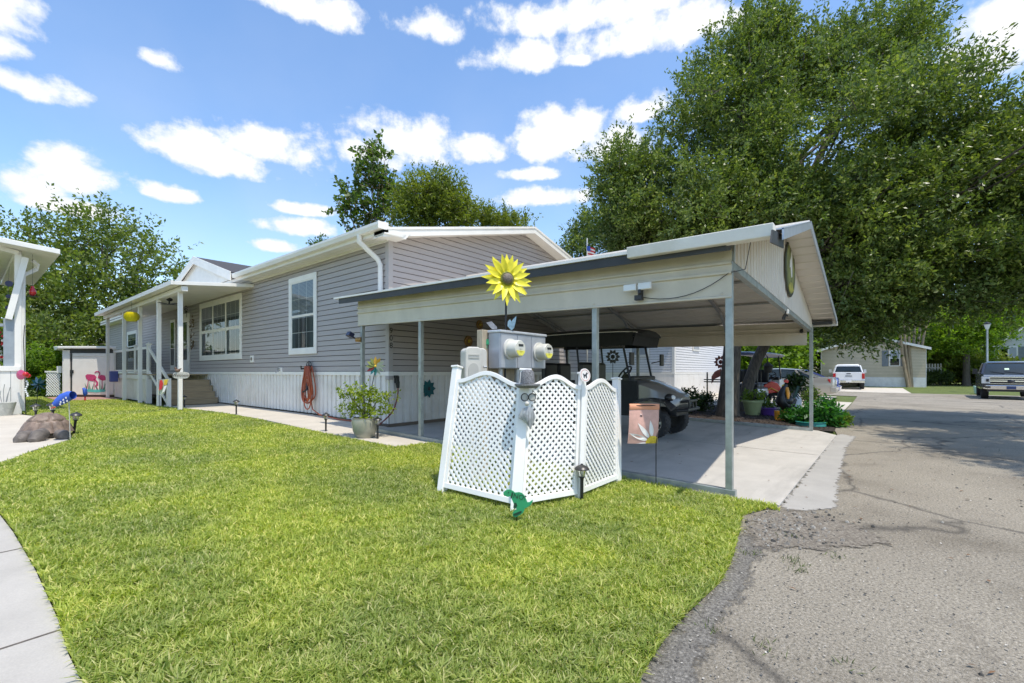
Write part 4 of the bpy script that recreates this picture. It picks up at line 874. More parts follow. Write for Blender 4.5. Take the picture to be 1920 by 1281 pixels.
# beige service box
bx0 = at(871, 690, 4.72); bxp = Vector((bx0.x, bx0.y, gz(bx0.x, bx0.y)))
tb = thing('service_box', 'beige rounded plastic service box left of the grey meter cabinet', 'utility box', bxp)
U = Vector((0.80, -0.60, 0)).normalized(); U = RT.lerp(RX, 0.5).normalized(); V2 = RZ.cross(U)
def rbox(w, z0, z1, r): return [(0.0, z0), (w, z0), (w, z1 - r)] + [(w - r + r*math.cos(a), z1 - r + r*math.sin(a)) for a in (0.4, .8, 1.2, 1.57)] + [(r - r*math.sin(a), z1 - r + r*math.cos(a)) for a in (0, .4, .8, 1.2)] + [(0.0, z1 - r)]
b = MB(); b.prism(rbox(0.255, 0.86, 1.50, 0.05), (bx0.x, bx0.y, 0), U, RZ, -0.14); b.build('case', beige, tb, bevel=0.012)
b = MB(); b.prism(rbox(0.18, 0.9, 1.51, 0.05), Vector((bx0.x, bx0.y, 0)) + U * 0.0, U, RZ, 0.035); b.build('door', beige, tb, bevel=0.012)
o = Vector((bx0.x, bx0.y, 0)) - V2 * 0.036
b = MB(); b.prism([(0.03 + 0.055 * (1 - math.cos(t)), 1.28 + 0.06 * math.sin(t)) for t in [math.pi * k / 10 for k in range(11)]] + [(0.14, 1.1), (0.03, 1.1)], o, U, RZ, 0.006)
b.prism([(0.03, 1.39), (0.15, 1.39), (0.15, 1.405), (0.03, 1.405)], o, U, RZ, 0.005); b.prism([(0.03, 1.42), (0.15, 1.42), (0.15, 1.43), (0.03, 1.43)], o, U, RZ, 0.005); b.build('embossing', beige_d, tb)
b = MB(); b.tube([o + U * 0.2 + Vector((0, 0, 1.3)), o + U * 0.235 + Vector((0, 0, 1.3))], 0.012, 8); b.build('latch', zinc, tb)
b = MB(); b.tube([o + U * 0.1 - V2 * -0.08 + Vector((0, 0, 0.02)), o + U * 0.1 - V2 * -0.08 + Vector((0, 0, 0.87))], 0.03, 8); b.build('riser_pipe', beige_d, tb)

# ------------------------------------------------------------------ big yellow metal flower
fcn = at(951, 523, 5.05); fb = Vector((at(945, 640, 5.08).x, at(945, 640, 5.08).y, 0)); fb.z = gz(fb.x, fb.y)
fl = thing('metal_flower', 'large yellow metal flower on a stake above the meter cabinet', 'garden ornament', fb)
fn = Vector((-0.50, -0.80, 0.10)).normalized(); Rl = rot_to(fn)
def petalmesh(L, W, a, r0, tilt, th=0.004, keel=0.02):
    b = MB(Matrix.Translation(fcn) @ Rl.to_4x4() @ Matrix.Rotation(a, 4, 'Z')); n = 9; secs = []
    for i in range(n + 1):
        t = i / n; x = r0 + L * t; w = max(W / 2 * math.sin(math.pi * min(t ** 0.8 * 0.97 + 0.03, 1)), 0.002); z = tilt * t - 0.02 * t * t
        secs.append([(x, -w, z), (x, 0, z - keel * (1 - t)), (x, w, z), (x, w, z - th), (x, 0, z - keel * (1 - t) - th), (x, -w, z - th)])
    b.loft(secs); return b
for lay, (n, L, W, tilt, ph) in enumerate(((12, 0.245, 0.074, 0.01, 0.0), (12, 0.215, 0.07, 0.06, math.pi / 12))):
    for k in range(n): petalmesh(L * random.uniform(.94, 1.05), W, 2 * math.pi * k / n + ph + random.uniform(-.05, .05), 0.055, tilt + random.uniform(-.02, .02)).build('petal', yellow, fl, smooth=True)
b = MB(Matrix.Translation(fcn) @ Rl.to_4x4()); b.ball((0, 0, 0.012), (0.062, 0.062, 0.045), 20, 12); b.build('flower_centre', seed_brown, fl, smooth=True)
b = MB(Matrix.Translation(fcn) @ Rl.to_4x4()); b.lathe([(0.06, 0.0), (0.08, 0.012), (0.07, 0.02), (0.05, 0.01), (0.06, 0.0)], 20); b.build('inner_ring', M('olive_ring', (0.16, 0.17, 0.02), 0.5, var=.4, scale=30), fl, smooth=True)
b = MB(); b.tube([fb - Vector((0, 0, .05)), lerp(fb, fcn, .5) - fn * 0.02, fcn - fn * 0.03], 0.012, 8); b.build('stake', black_metal, fl, smooth=True)
gl_leaf = M('pale_blue_leaf', (0.22, 0.33, 0.40), 0.35, metal=0.3, var=0.3, scale=25); gr_leaf = M('grey_leaf', (0.28, 0.27, 0.28), 0.4, metal=0.4, var=0.2, scale=25)
b = MB(); L0 = at(959, 620, 5.02); b.prism([(0, 0), (-.045, .05), (-.04, .10), (-.015, .125), (.0, .10), (.02, .13), (.055, .16), (.045, .09), (.03, .03)], L0, RT, RZ, 0.006); b.build('blue_leaf', gl_leaf, fl)
b = MB(); L0 = at(932, 617, 5.02); b.prism([(0, 0), (.0, .02), (-.06, .085), (-.12, .07), (-.055, -.005)], L0, RT, RZ, 0.006); b.build('grey_leaf', gr_leaf, fl)
b = MB(); c = at(913, 641, 5.0)
for k in range(4): b.prism([(x + .02*math.cos(k*1.57+.78), y + .02*math.sin(k*1.57+.78)) for x, y in circle(.018, 10)], c + FW * (-0.002 * k), RT, RZ, 0.004)
b.prism([(-.004, -.07), (.004, -.07), (.004, 0), (-.004, 0)], c, RT, RZ, 0.004)
o = b.build('clover_ornament', dino_green); tag(o, 'small green clover ornament hanging beside the grey meter cabinet', 'ornament'); base(o, c)

# ------------------------------------------------------------------ green dinosaur sign
dn = Vector((FB[1].x, FB[1].y, 0)) + Vector((-0.42, -0.86, 0)).normalized() * 0.09; dn = G(970, 983) + Vector((0, 0, .045))
dpos = dn.copy()
ds = thing('dinosaur_sign', 'green plastic dinosaur sign reading NO! at the foot of the lattice', 'garden sign', dpos)
DU = Vector((0.66, -0.75, 0)).normalized()
k_ = 4.0 / FPX       # metres per photo pixel there
def dq(pts): return [((x - 970) * k_, (978 - y) * k_) for x, y in pts]
body = dq([(930 + x / 9.15, 860 + y / 9.15) for x, y in ((148,690),(150,668),(175,640),(215,622),(262,625),(305,650),(330,672),(392,664),(440,680),(482,722),(508,782),(522,822),(556,822),(604,786),(608,802),(578,858),(528,896),(478,918),(470,955),(450,990),(392,1028),(335,1052),(290,1028),(292,985),(322,945),(352,932),(340,905),(318,922),(305,905),(322,868),(300,822),(274,762),(252,722),(216,736),(172,716))])
b = MB(); b.prism(body, dpos, DU, RZ, 0.012); b.build('body', dino_green, ds)
b = MB(); b.prism([(x, y) for x, y in dq([(964,951),(968,950),(970,955),(966,961),(963,958)])], dpos - RZ.cross(DU) * 0.0122, DU, RZ, 0.004); b.prism(dq([(963,969),(971,966),(977,964),(977,967),(968,972),(964,972)]), dpos - RZ.cross(DU) * 0.0122, DU, RZ, 0.004)
b.prism(dq([(961,931),(963,934),(961,942),(958,943)]), dpos - RZ.cross(DU) * 0.0122, DU, RZ, 0.002); b.ball(dpos + DU * (-15 * k_) + Vector((0, 0, 46 * k_)) - RZ.cross(DU) * 0.013, 0.005, 8, 6); b.build('leg_outline', dino_dark, ds)
b = MB(); b.text('NO!', 0.055, dpos + DU * (3.5 * k_) + Vector((0, 0, 37.5 * k_)) - RZ.cross(DU) * 0.0125, (DU + RZ * -0.22), (RZ + DU * 0.22), 0.003); b.build('lettering', black, ds)
b = MB(); b.tube([dpos + Vector((-.005, 0.004, -0.05)), dpos + Vector((-.005, 0.004, 0.04))], 0.004, 6); b.build('stake', black_metal, ds)

# ------------------------------------------------------------------ solar path lamps
def solar_lamp(name, label, group):
    t = thing(name, label, 'solar lamp', (0, 0, 0), group)
    b = MB(); b.lathe([(0.0, 0.365), (0.012, 0.362), (0.014, 0.352), (0.035, 0.346), (0.060, 0.330), (0.070, 0.315), (0.069, 0.309), (0.0, 0.313)], 24); b.build('cap', lamp_black, t, smooth=True)
    b = MB(); b.lathe([(0.042, 0.311), (0.026, 0.242)], 20, cap=False); b.build('glass_shade', lamp_glass, t, smooth=True)
    b = MB()
    for k in range(10): a = 2*math.pi*k/10; b.tube([(0.0425*math.cos(a), 0.0425*math.sin(a), 0.311), (0.0265*math.cos(a), 0.0265*math.sin(a), 0.242)], 0.0018, 4)
    b.tube([(0, 0, 0.245), (0, 0, 0.27)], 0.008, 8); b.build('ribs', M('lamp_rib', (0.5, 0.48, 0.43), 0.4), t)
    b = MB(); b.lathe([(0.0, 0.246), (0.030, 0.246), (0.031, 0.238), (0.018, 0.226), (0.016, 0.2), (0.015, -0.06), (0.0, -0.1)], 14); b.build('stake', black, t, smooth=True)
    return t
lamp0 = solar_lamp('solar_lamp', 'dark solar path lamp in front of the lattice screen', 'solar path lamps'); place(lamp0, G(1091, 942), 0.3)
GRP = 'solar path lamps'
for lab, p, s, tilt in (('solar path lamp beside the glazed plant pot', G(708, 825), 1.06, 0.0), ('solar path lamp on the walk edge below the orange hose', G(611, 811), 1.0, 0.0),
                  ('solar path lamp on the walk edge below the triple window', G(443, 779), 1.05, 0.0), ('solar path lamp at the foot of the porch steps', G(346, 765), 1.0, 0.0),
                  ('upright solar path lamp behind the stone turtle, nearest the white neighbour porch', G(67, 796), 1.15, 0.0), ('solar path lamp standing hidden behind the turtle shell, only its top showing', G(99, 800), 1.3, 0.05), ('leaning solar path lamp right of the stone turtle', G(138, 817), 1.1, 0.0)):
    o = dup(lamp0, lab, p, 0.2, s)
    if 'leaning' in lab: o.rotation_euler = (rad(4), rad(9), rad(-40))

# ------------------------------------------------------------------ garden flag
fp = G(1230, 913)
gf = thing('garden_flag', 'peach garden flag with a white daisy on a thin black pole', 'garden flag', fp)
b = MB(); tz = at(1238, 757, (fp - Vector((0,0,0))).dot(FW)); pt = Vector((tz.x, tz.y, tz.z))
b.tube([fp - Vector((0,0,.05)), fp + Vector((.0, 0, .45)), pt, pt + Vector((0, 0, .04)), pt + RT * -0.02 + Vector((0, 0, .055))], 0.005, 6)
cr = pt + Vector((0, 0, -0.02)); b.tube([cr, cr - RT * 0.325], 0.005, 6); b.build('pole', black_metal, gf, smooth=True)
FU = RT.copy()
kf = fp.dot(FW) / FPX
W_, H_ = 56 * kf, 73 * kf
o0 = cr - RT * (58 * kf) + Vector((0, 0, -H_ + 0.01))
def flagpt(u, v, d=0.0):
    wv = 0.012 * math.sin(u * 5 + 2 * v) + 0.014 * math.sin(v * 4)
    return o0 + FU * (u * W_ * (1 + .0 * v) - (1 - v) * 0.02) + RZ * (v * H_) - FW * (wv + d)
b = MB(); N = 14
vs = [flagpt(i / N, j / N) for j in range(N + 1) for i in range(N + 1)]
b.add(vs, [(j*(N+1)+i, j*(N+1)+i+1, (j+1)*(N+1)+i+1, (j+1)*(N+1)+i) for j in range(N) for i in range(N)]); b.build('cloth', flag_pink, gf, smooth=True)
b = MB(); vs = [flagpt(i / N, v, d) for v, d in ((0.87, 0.004), (0.93, 0.016), (1.0, 0.012), (1.02, 0.0), (1.0, -0.01)) for i in range(N + 1)]
b.add(vs, [(j*(N+1)+i, j*(N+1)+i+1, (j+1)*(N+1)+i+1, (j+1)*(N+1)+i) for j in range(4) for i in range(N)]); b.build('sleeve', flag_orange, gf, smooth=True)
def decal(pts, d=0.004):
    b = MB(); b.add([flagpt(u, v, d) for u, v in pts], [tuple(range(len(pts)))]); return b
for a, L, r0 in ((98, .56, .17), (130, .66, .17), (160, .70, .17), (193, .62, .17)):
    P = petal(L, 0.15, 8, rad(a), r0); P = [(0.83 + x, 0.04 + y * 0.77) for x, y in P]
    P = [(min(max(u, 0.01), 0.99), min(max(v, 0.005), 0.99)) for u, v in P]; decal(P).build('daisy_petal', petal_white, gf)
c = [(0.84 + 0.24 * math.cos(a), 0.0 + 0.20 * math.sin(a)) for a in [math.pi * k / 12 for k in range(13)]]; c = [(min(u, 0.995), max(v, 0.003)) for u, v in c]
decal(c, 0.006).build('daisy_centre', gold, gf)
b = decal([(.36, .70), (.40, .735), (.46, .71), (.44, .69), (.40, .70)]); b.m = 1; b.add([flagpt(u, v, .005) for u, v in ((.40, .735), (.37, .76), (.43, .755))], [(0, 1, 2)]); b.build('bee', [black, petal_white], gf)

# ------------------------------------------------------------------ things on the carport
def floodlight(name, label, c, n, up=(0, 0, 1), s=1.0):
    R = rot_to(n, up); T = Matrix.Translation(c) @ R.to_4x4() @ Matrix.Scale(s, 4)
    t = thing(name, label, 'flood light', c)
    b = MB(T); b.cbox((0, -0.085, 0.03), (0.085, 0.055, 0.06)); b.tube([(0.02, -0.06, 0.03), (0.03, 0.0, 0.05)], 0.03, 10); b.build('mount', black, t, bevel=0.004)
    for sx in (-1, 1):
        b = MB(T); b.cbox((sx * 0.085 , 0.03, 0.07), (0.15, 0.075, 0.035)); h = b.build('lamp_head', white, t, bevel=0.006)
        b = MB(T); b.cbox((sx * 0.085, 0.028, 0.09), (0.135, 0.06, 0.006)); b.build('lens', clear_lens, h)
    b = MB(T); b.cbox((0.03, 0.005, 0.06), (0.03, 0.1, 0.06)); b.build('bracket', black, t)
    return t
flx = CX0 - PW/2 - 0.03
pf = onX(1200, 545, flx); floodlight('flood_light', 'white twin flood light on the tan side panel of the carport', pf, (-1, 0, 0))
b = MB(); w0 = pf + Vector((0, -0.04, -0.08)); w1 = onX(1290, 562, CX0 - 0.06); w2 = onX(1366, 512, CX0 - 0.06)
wp = [w0 * (1-t)**2 + (w1 + Vector((0, 0, -.06))) * 2*t*(1-t) + w2 * t*t for t in [k / 10 for k in range(11)]] + [Vector((CX0 + .0, CY0 - 0.07, w2.z + .02)), Vector((CX0 + .25, CY0 - 0.09, w2.z + .08)), Vector((CX0 + .5, CY0 - .09, zroof(CX0 + .5) - .05))]
o = b.tube(wp, 0.004, 6).build('light_cable', black, smooth=True); tag(o, 'thin black cable running from the flood light to the gable', 'cable'); base(o, wp[0])
floodlight('flood_light', 'small flood light under the gable beam near the round plaque', onY(1468, 588, CY0 - 0.02) + Vector((0, 0, 0)), (0.15, -1, -0.2), s=0.8)
pc = onY(1480, 505, CY0 - 0.06)
b = MB(); R = rot_to((0, -1, 0)); b.lathe([(0.0, 0.0), (0.40, 0.0), (0.41, 0.012), (0.38, 0.02)], 30, pc, R); pq = thing('round_plaque', 'round green painted plaque with a white figure on the carport gable', 'plaque', pc)
b.build('disc', M('plaque_green', (0.20, 0.21, 0.06), 0.6, var=0.6, scale=5), pq)
b = MB(); b.lathe([(0.38, 0.018), (0.415, 0.024), (0.43, 0.012), (0.43, 0.0)], 30, pc, R, cap=False); b.build('rim', M('plaque_rim', (0.05, 0.055, 0.03), 0.6, var=.4), pq)
b = MB(); b.prism([(-.12, -.05), (-.05, -.02), (.02, -.18), (.10, -.16), (.10, .2), (.04, .24), (-.02, .12), (-.10, .06)], pc + Vector((0, -0.021, 0.05)), RX, RZ, 0.006); b.build('white_figure', petal_white, pq)
b = MB(); b.prism([(-.25, -.30), (-.1, -.36), (.1, -.36), (.25, -.30), (.1, -.2), (-.1, -.22)], pc + Vector((0, -0.021, 0)), RX, RZ, 0.005); b.build('yellow_ground', M('plaque_yellow', (0.45, 0.40, 0.07), 0.6, var=.4, scale=10), pq)
sc_ = Vector((CX0 - 0.05, CY1 - 0.06, 0)); sl = onX(664, 631, CX0 - 0.12)
st = thing('spot_lamp', 'dark solar spot lamp clamped high on the rear carport post', 'spot lamp', (CX0 - 0.05, CY1 + 0.02, sl.z - 0.05))
b = MB(); b.cbox(sl + Vector((-.06, 0.04, 0.03)), (0.11, 0.12, 0.09), Matrix.Rotation(0.5, 3, 'Y')); b.build('solar_panel', M('blue_black_panel', (0.02, 0.025, 0.06), 0.2), st, bevel=.01)
b = MB(); b.tube([sl + Vector((0.09, -.1, -.06)), sl + Vector((0.02, -.02, -.06))], [0.05, 0.04], 14); b.build('lamp_head', copper, st, smooth=True)
b = MB(); b.tube([sl + Vector((-.03, .02, 0)), sl + Vector((.05, 0, -.05)), Vector((CX0, CY1, sl.z - .06))], 0.015, 8); b.build('arm', black, st)
cm = onX(1503, 622, CX1 - 0.06)
b = MB(); b.lathe([(0.035, 0), (0.035, 0.05), (0.03, 0.065), (0, 0.07)], 14, cm, rot_to((-1, 0, 0))); b.cbox(cm + Vector((0.0, 0, .03)), (.02, .05, .05)); o = b.build('wall_sensor', black, bevel=.003); tag(o, 'small black sensor on the inside of the far carport panel', 'sensor'); base(o, cm)

# ------------------------------------------------------------------ hose, cord, teal flower on the skirting
hc = onX(580, 688, HX - 0.04)
hr = thing('garden_hose', 'coiled orange hose hung on a black round hanger beside the narrow window', 'hose', (HX - 0.05, hc.y, gz(HX, hc.y)))
b = MB(); Rh = rot_to((-1, 0, 0)); b.lathe([(0.13, 0), (0.145, 0.01), (0.13, 0.02), (0.12, .01), (0.13, 0)], 24, hc, Rh)
for k in range(5): a = 2*math.pi*k/5 + .3; b.tube([hc + Vector((-.012, 0, 0)), hc + Vector((-.012, .13*math.cos(a), .13*math.sin(a)))], 0.011, 6)
b.lathe([(0.04, 0), (0.045, 0.02), (0, .025)], 16, hc, Rh); b.tube([hc + Vector((-.02, 0, -.03)), hc + Vector((-.2, 0, -.05)), hc + Vector((-.2, 0, .02))], 0.02, 8); b.build('hanger', black, hr, smooth=True)
hk = hc + Vector((-.08, -.03, -.05)); rh = random.Random(8)
for k in range(9):
    dx = rh.uniform(-.07, .05); w = rh.uniform(.15, .24); L = rh.uniform(.75, 1.02); cyo = rh.uniform(-.12, .02)
    pts = []
    for j in range(33):
        a = 2*math.pi*j/32; pts.append(hk + Vector((dx + 0.02*math.sin(a*2), cyo - 0.06 + w * math.sin(a) * (0.55 + .45 * (1 - math.cos(a)) / 2), -L/2 + L/2 * math.cos(a) + 0.06)))
    b = MB(); b.tube(pts, 0.0135, 8, cap=False); b.build('hose_loop', orange_hose, hr, smooth=True)
b = MB(); e = G(628, 800); b.tube([hk + Vector((0, -.2, -.75)), hk + Vector((-.03, -.35, -.95)), hk + Vector((-.1, -.8, -1.04)), Vector((HX - .16, 9.2, gz(HX, 9.2) + .04)), Vector((HX - .1, 8.4, gz(HX, 8.4) + .04)), Vector((HX - .08, 7.75, gz(HX, 7.7) + .06))], 0.0135, 8); b.build('hose_tail', orange_hose, hr, smooth=True)
b = MB(); b.tube([hk + Vector((-.06, -.16, -.35)), hk + Vector((-.09, -.2, -.5))], 0.025, 10); b.tube([hk + Vector((-.08, -.14, -.5)), hk + Vector((-.1, -.02, -.55))], 0.02, 8); b.build('hose_nozzle', black, hr, smooth=True)
c0 = onY(744, 712, HY - 0.07)
cd = thing('power_inlet', 'black power plug with red cable hanging on the white skirting', 'plug', (c0.x, HY - 0.03, gz(c0.x, HY)))
b = MB(); b.cbox(c0 + Vector((0, 0, .0)), (0.07, .08, .14)); b.tube([c0 + Vector((.01, -.01, -.04)), c0 + Vector((.015, -.02, -.17))], [0.045, 0.03], 12); b.cbox(c0 + Vector((-.03, -.02, .06)), (.08, .06, .05)); b.build('plug', black, cd, bevel=.006)
q = [c0 + Vector((.015, -.02, -.16)), onY(745, 745, HY - .08), onY(737, 770, HY - .1), onY(722, 787, HY - .14), onY(709, 797, HY - .2), Vector((HX - .2, 7.75, gz(HX, 7.7) + .06))]
b = MB(); sp2 = []
for i in range(len(q) - 1):
    for k in range(6):
        t = k / 6; p0, p1, p2, p3 = q[max(i-1, 0)], q[i], q[i+1], q[min(i+2, len(q)-1)]
        sp2.append(0.5 * ((2*p1) + (p2-p0)*t + (2*p0-5*p1+4*p2-p3)*t*t + (3*p1-p0-3*p2+p3)*t**3))
b.tube(sp2 + [q[-1]], 0.014, 8); b.build('cable', M('dark_red_cable', (0.20, 0.045, 0.035), 0.45), cd, smooth=True)
tf = onY(803, 729, HY - 0.06)
tw = thing('teal_flower', 'teal metal flower wall ornament on the white skirting', 'wall ornament', tf)
R = rot_to((0, -1, 0))
for n, L, z in ((9, .20, 0.0), (9, .14, .015)):
    b = MB()
    for k in range(n): b.prism(petal(L, .12, 6, 2*math.pi*k/n + z * 20), tf + Vector((0, -z, 0)), RX, RZ, 0.008 + .001 * (k % 3))
    b.build('petal_ring', teal, tw)
b = MB(); b.ball(tf + Vector((0, -.03, 0)), (.04, .02, .04), 12, 8); b.build('flower_centre', black, tw, smooth=True)
for nm, lab, px, py, r in (('wall_disc', 'round brass wall disc on the shaded grey siding', 878, 640, .13), ('wall_ornament', 'small dim brass ornament under the carport roof', 899, 609, .11)):
    c = onY(px, py, HY - 0.04); t = thing(nm, lab, 'wall ornament', c)
    b = MB(); b.lathe([(0, .02), (r*.6, .018), (r*.9, .03), (r, .015), (r, 0)], 22, c, R); b.build('disc', copper, t, smooth=True)
    b = MB(); b.ball(c + Vector((0, -.03, 0)), (r*.3, .02, r*.3), 10, 6); b.build('boss', gold, t, smooth=True)

# ------------------------------------------------------------------ leaves and trees
def leaf_arrays(C, D, N, L, W):
    """diamond leaves: base points C, directions D, normals N, lengths L, widths W"""
    S = np.cross(D, N); S /= np.linalg.norm(S, axis=1, keepdims=True) + 1e-9; N2 = np.cross(S, D)
    L = L[:, None]; W = W[:, None]
    v = np.stack([C, C + D*L*.42 + S*W*.5 + N2*W*.12, C + D*L, C + D*L*.42 - S*W*.5 + N2*W*.12], 1)
    return v.reshape(-1, 3)
def quads_obj(name, V, mat, parent=None):
    me = bpy.data.meshes.new(name); n = len(V)
    if parent: V = V - np.array(ROOT.get(parent.name, Vector()))
    me.vertices.add(n); me.vertices.foreach_set('co', V.astype(np.float32).ravel())
    me.loops.add(n); me.loops.foreach_set('vertex_index', np.arange(n, dtype=np.int32))
    me.polygons.add(n // 4); me.polygons.foreach_set('loop_start', np.arange(0, n, 4, dtype=np.int32)); me.polygons.foreach_set('loop_total', np.full(n // 4, 4, dtype=np.int32))
    me.materials.append(mat); me.update(); me.validate()
    o = bpy.data.objects.new(name, me); COL.objects.link(o)
    if parent: o.parent = parent
    return o
def unit(a): return a / (np.linalg.norm(a, axis=1, keepdims=True) + 1e-9)
def sprigs(rng, lobes, n, per, leaf, wratio=0.42, length=(0.5, 1.1), outward=0.6, up=0.35, shell=0.5, spread=0.9):
    w = np.array([l[1][0] * l[1][1] * l[1][2] for l in lobes]) ** 0.72; w /= w.sum(); idx = rng.choice(len(lobes), n, p=w)
    c = np.array([l[0] for l in lobes])[idx]; r = np.array([l[1] for l in lobes])[idx]
    d = unit(rng.normal(size=(n, 3))); rr = rng.random(n) ** shell
    base_ = c + d * r * rr[:, None] * rng.uniform(.86, 1.06, (n, 1))
    ax = unit(d * outward + np.array([0, 0, up]) + rng.normal(size=(n, 3)) * 0.45); tl = rng.uniform(length[0], length[1], n)
    t = rng.random((n, per)) ; P = base_[:, None] + ax[:, None] * (t * tl[:, None])[..., None] + rng.normal(size=(n, per, 3)) * leaf * 0.35
    D = unit((ax[:, None] * 0.75 + rng.normal(size=(n, per, 3)) * spread).reshape(-1, 3)); Nn = unit(rng.normal(size=(n * per, 3)) + np.array([0, 0, 0.9]))
    L = leaf * rng.uniform(.65, 1.25, n * per); return leaf_arrays(P.reshape(-1, 3), D, Nn, L, L * wratio * rng.uniform(.8, 1.2, n * per)), base_, ax, tl
def clumps(lobes, k, f, seed):
    rg = np.random.default_rng(seed); out = []
    for c, r in lobes:
        m = max(3, int(k * (r[0] * r[1] * r[2]) ** .33)); d = unit(rg.normal(size=(m, 3)))
        for q in d: s = f * rg.uniform(.7, 1.35); out.append((tuple(np.array(c) + q * np.array(r) * rg.uniform(.62, 1.02)), (s, s, s * .72)))
    return out
def limb(b, p0, p1, r0, r1, sag=0.1, n=5, seed=0, nseg=8):
    rg = random.Random(seed); p0, p1 = Vector(p0), Vector(p1); L = (p1 - p0).length
    pts = [lerp(p0, p1, k / n) + Vector((rg.uniform(-1, 1), rg.uniform(-1, 1), rg.uniform(-1, 1))) * L * 0.04 * (0 < k < n) + Vector((0, 0, sag * L * math.sin(math.pi * k / n))) for k in range(n + 1)]
    b.tube(pts, [r0 + (r1 - r0) * k / n for k in range(n + 1)], nseg)
def tree(name, label, cat, foot, fork, r, lobes, n, per, leaf, lm, bm, seed, group=None, twigs=0, **kw):
    rng = np.random.default_rng(seed); foot = Vector(foot); fork = Vector(fork)
    t = thing(name, label, cat, foot, group)
    b = MB(); b.tube([foot - Vector((0, 0, .1)), foot + Vector((0, 0, .12)), lerp(foot, fork, .35), lerp(foot, fork, .7), fork], [r * 1.5, r * 1.2, r, r * .92, r * .85], 12)
    extra = kw.pop('extra', 0); main = lobes[:len(lobes) - extra]
    for i, (c, rr) in enumerate(lobes):
        if i >= len(main):       # outer boughs grow from the nearest inner one
            c0 = min(main, key=lambda l: (Vector(l[0]) - Vector(c)).length)[0]; limb(b, c0, c, r * .10, r * .04, .03, 4, seed + i, 6); continue
        limb(b, fork - Vector((0, 0, .1)), c, r * .55, r * .14, 0.06, 6, seed + i)
        for k in range(3):
            d = Vector(rng.normal(size=3)).normalized(); limb(b, lerp(fork, Vector(c), rng.uniform(.45, .9)), Vector(c) + Vector((d.x * rr[0], d.y * rr[1], abs(d.z) * rr[2])) * .8, r * .17, r * .04, .05, 4, seed * 7 + i * 3 + k, 5)
    cl = kw.pop('clump', None)
    V, bs_, ax, tl = sprigs(rng, clumps(lobes, cl[0], cl[1], seed) if cl else lobes, n, per, leaf, **kw)
    for k in rng.choice(n, min(twigs, n), replace=False):
        b.tube([bs_[k] - ax[k] * 0.3, bs_[k] + ax[k] * tl[k]], [leaf * .09, leaf * .03], 4, cap=False)
    b.build('trunk', bm, t, smooth=True); quads_obj('crown', V, lm, t); return t
def lobe(px, py, d, rx, ry, rd=None): k = d / FPX; return (tuple(at(px, py, d)), ((rd or (rx + ry) / 2) * k, rx * k, ry * k) if False else (max(rx * k, 0.2), max((rd or rx) * k, 0.2), ry * k))

oak_leaf = leafmat('oak_leaves', [(0.050, 0.082, 0.024), (0.085, 0.130, 0.034), (0.125, 0.175, 0.048), (0.22, 0.26, 0.11)], 0.32, 0.36)
left_leaf = leafmat('pale_tree_leaves', [(0.075, 0.11, 0.03), (0.115, 0.16, 0.042), (0.17, 0.21, 0.07)], 0.4, 0.5)
maple_leaf = leafmat('dark_maple_leaves', [(0.045, 0.075, 0.02), (0.07, 0.12, 0.03), (0.11, 0.17, 0.04)], 0.35, 0.45)
yel_leaf = leafmat('yellowgreen_leaves', [(0.085, 0.12, 0.022), (0.13, 0.165, 0.03), (0.19, 0.22, 0.05)], 0.4, 0.5)
bright_leaf = leafmat('bright_leaves', [(0.07, 0.13, 0.015), (0.12, 0.20, 0.02), (0.19, 0.28, 0.035)], 0.45, 0.5)
dark_leaf = leafmat('dark_wood_leaves', [(0.025, 0.045, 0.012), (0.045, 0.075, 0.018), (0.075, 0.11, 0.028)], 0.3, 0.5)

# the large oak beside the carport
OT = Vector((13.2, 3.25, gz(13.2, 3.25)))
oak_lobes = [lobe(1235, 395, 13.5, 118, 85), lobe(1180, 330, 14, 60, 45), lobe(1330, 270, 14, 120, 110), lobe(1400, 165, 14, 100, 85), lobe(1500, 125, 14.5, 110, 70), lobe(1625, 128, 14.5, 92, 66), lobe(1550, 260, 12.5, 170, 130),
             lobe(1715, 250, 12.5, 120, 110), lobe(1860, 285, 12, 100, 62), lobe(1900, 330, 11.5, 120, 110), lobe(1760, 400, 11, 170, 110), lobe(1610, 430, 11.5, 150, 100), lobe(1480, 400, 12.5, 150, 100), lobe(1700, 520, 11, 150, 70), lobe(1850, 490, 10.5, 130, 85),
             lobe(1600, 560, 12.0, 75, 70), lobe(1375, 400, 13, 110, 80), lobe(1290, 430, 13, 120, 55), lobe(2050, 380, 11, 170, 150), lobe(2000, 280, 12, 120, 90), lobe(1640, 600, 12.5, 40, 42), lobe(1172, 425, 14.6, 45, 42), lobe(1690, 70, 14.5, 40, 34), lobe(1430, 85, 14.5, 40, 38)] + [((11.3, -4.0, 6.3), (1.9, 1.2, 1.2)), ((13.4, -4.5, 7.0), (1.9, 1.2, 1.3)), ((9.2, -4.4, 6.6), (1.5, 1.1, 1.0))]
oak = tree('oak_tree', 'large dark green oak tree arching over the carport and the road', 'tree', OT, OT + Vector((.25, -.1, 2.6)), 0.24, oak_lobes, 20000, 27, 0.112, oak_leaf, bark, 21, twigs=900, wratio=0.42, length=(.3, .8), shell=0.5, spread=.7, outward=.8, clump=(20, .58), extra=3)
b = MB(); q = G(1395, 772); f2 = Vector((q.x, q.y, gz(q.x, q.y)))
d2 = f2.dot(FW); b.tube([f2 - Vector((0, 0, .1)), at(1400, 730, d2), at(1416, 682, d2 + .1), at(1442, 630, d2 + .2), at(1470, 590, d2 + .3), at(1540, 500, d2 + .3)], [.2, .17, .155, .15, .14, .08], 12)
V, *_ = sprigs(np.random.default_rng(5), [lobe(1560, 480, d2 + .3, 70, 55), lobe(1520, 430, d2, 60, 60)], 500, 24, 0.105, wratio=.4)
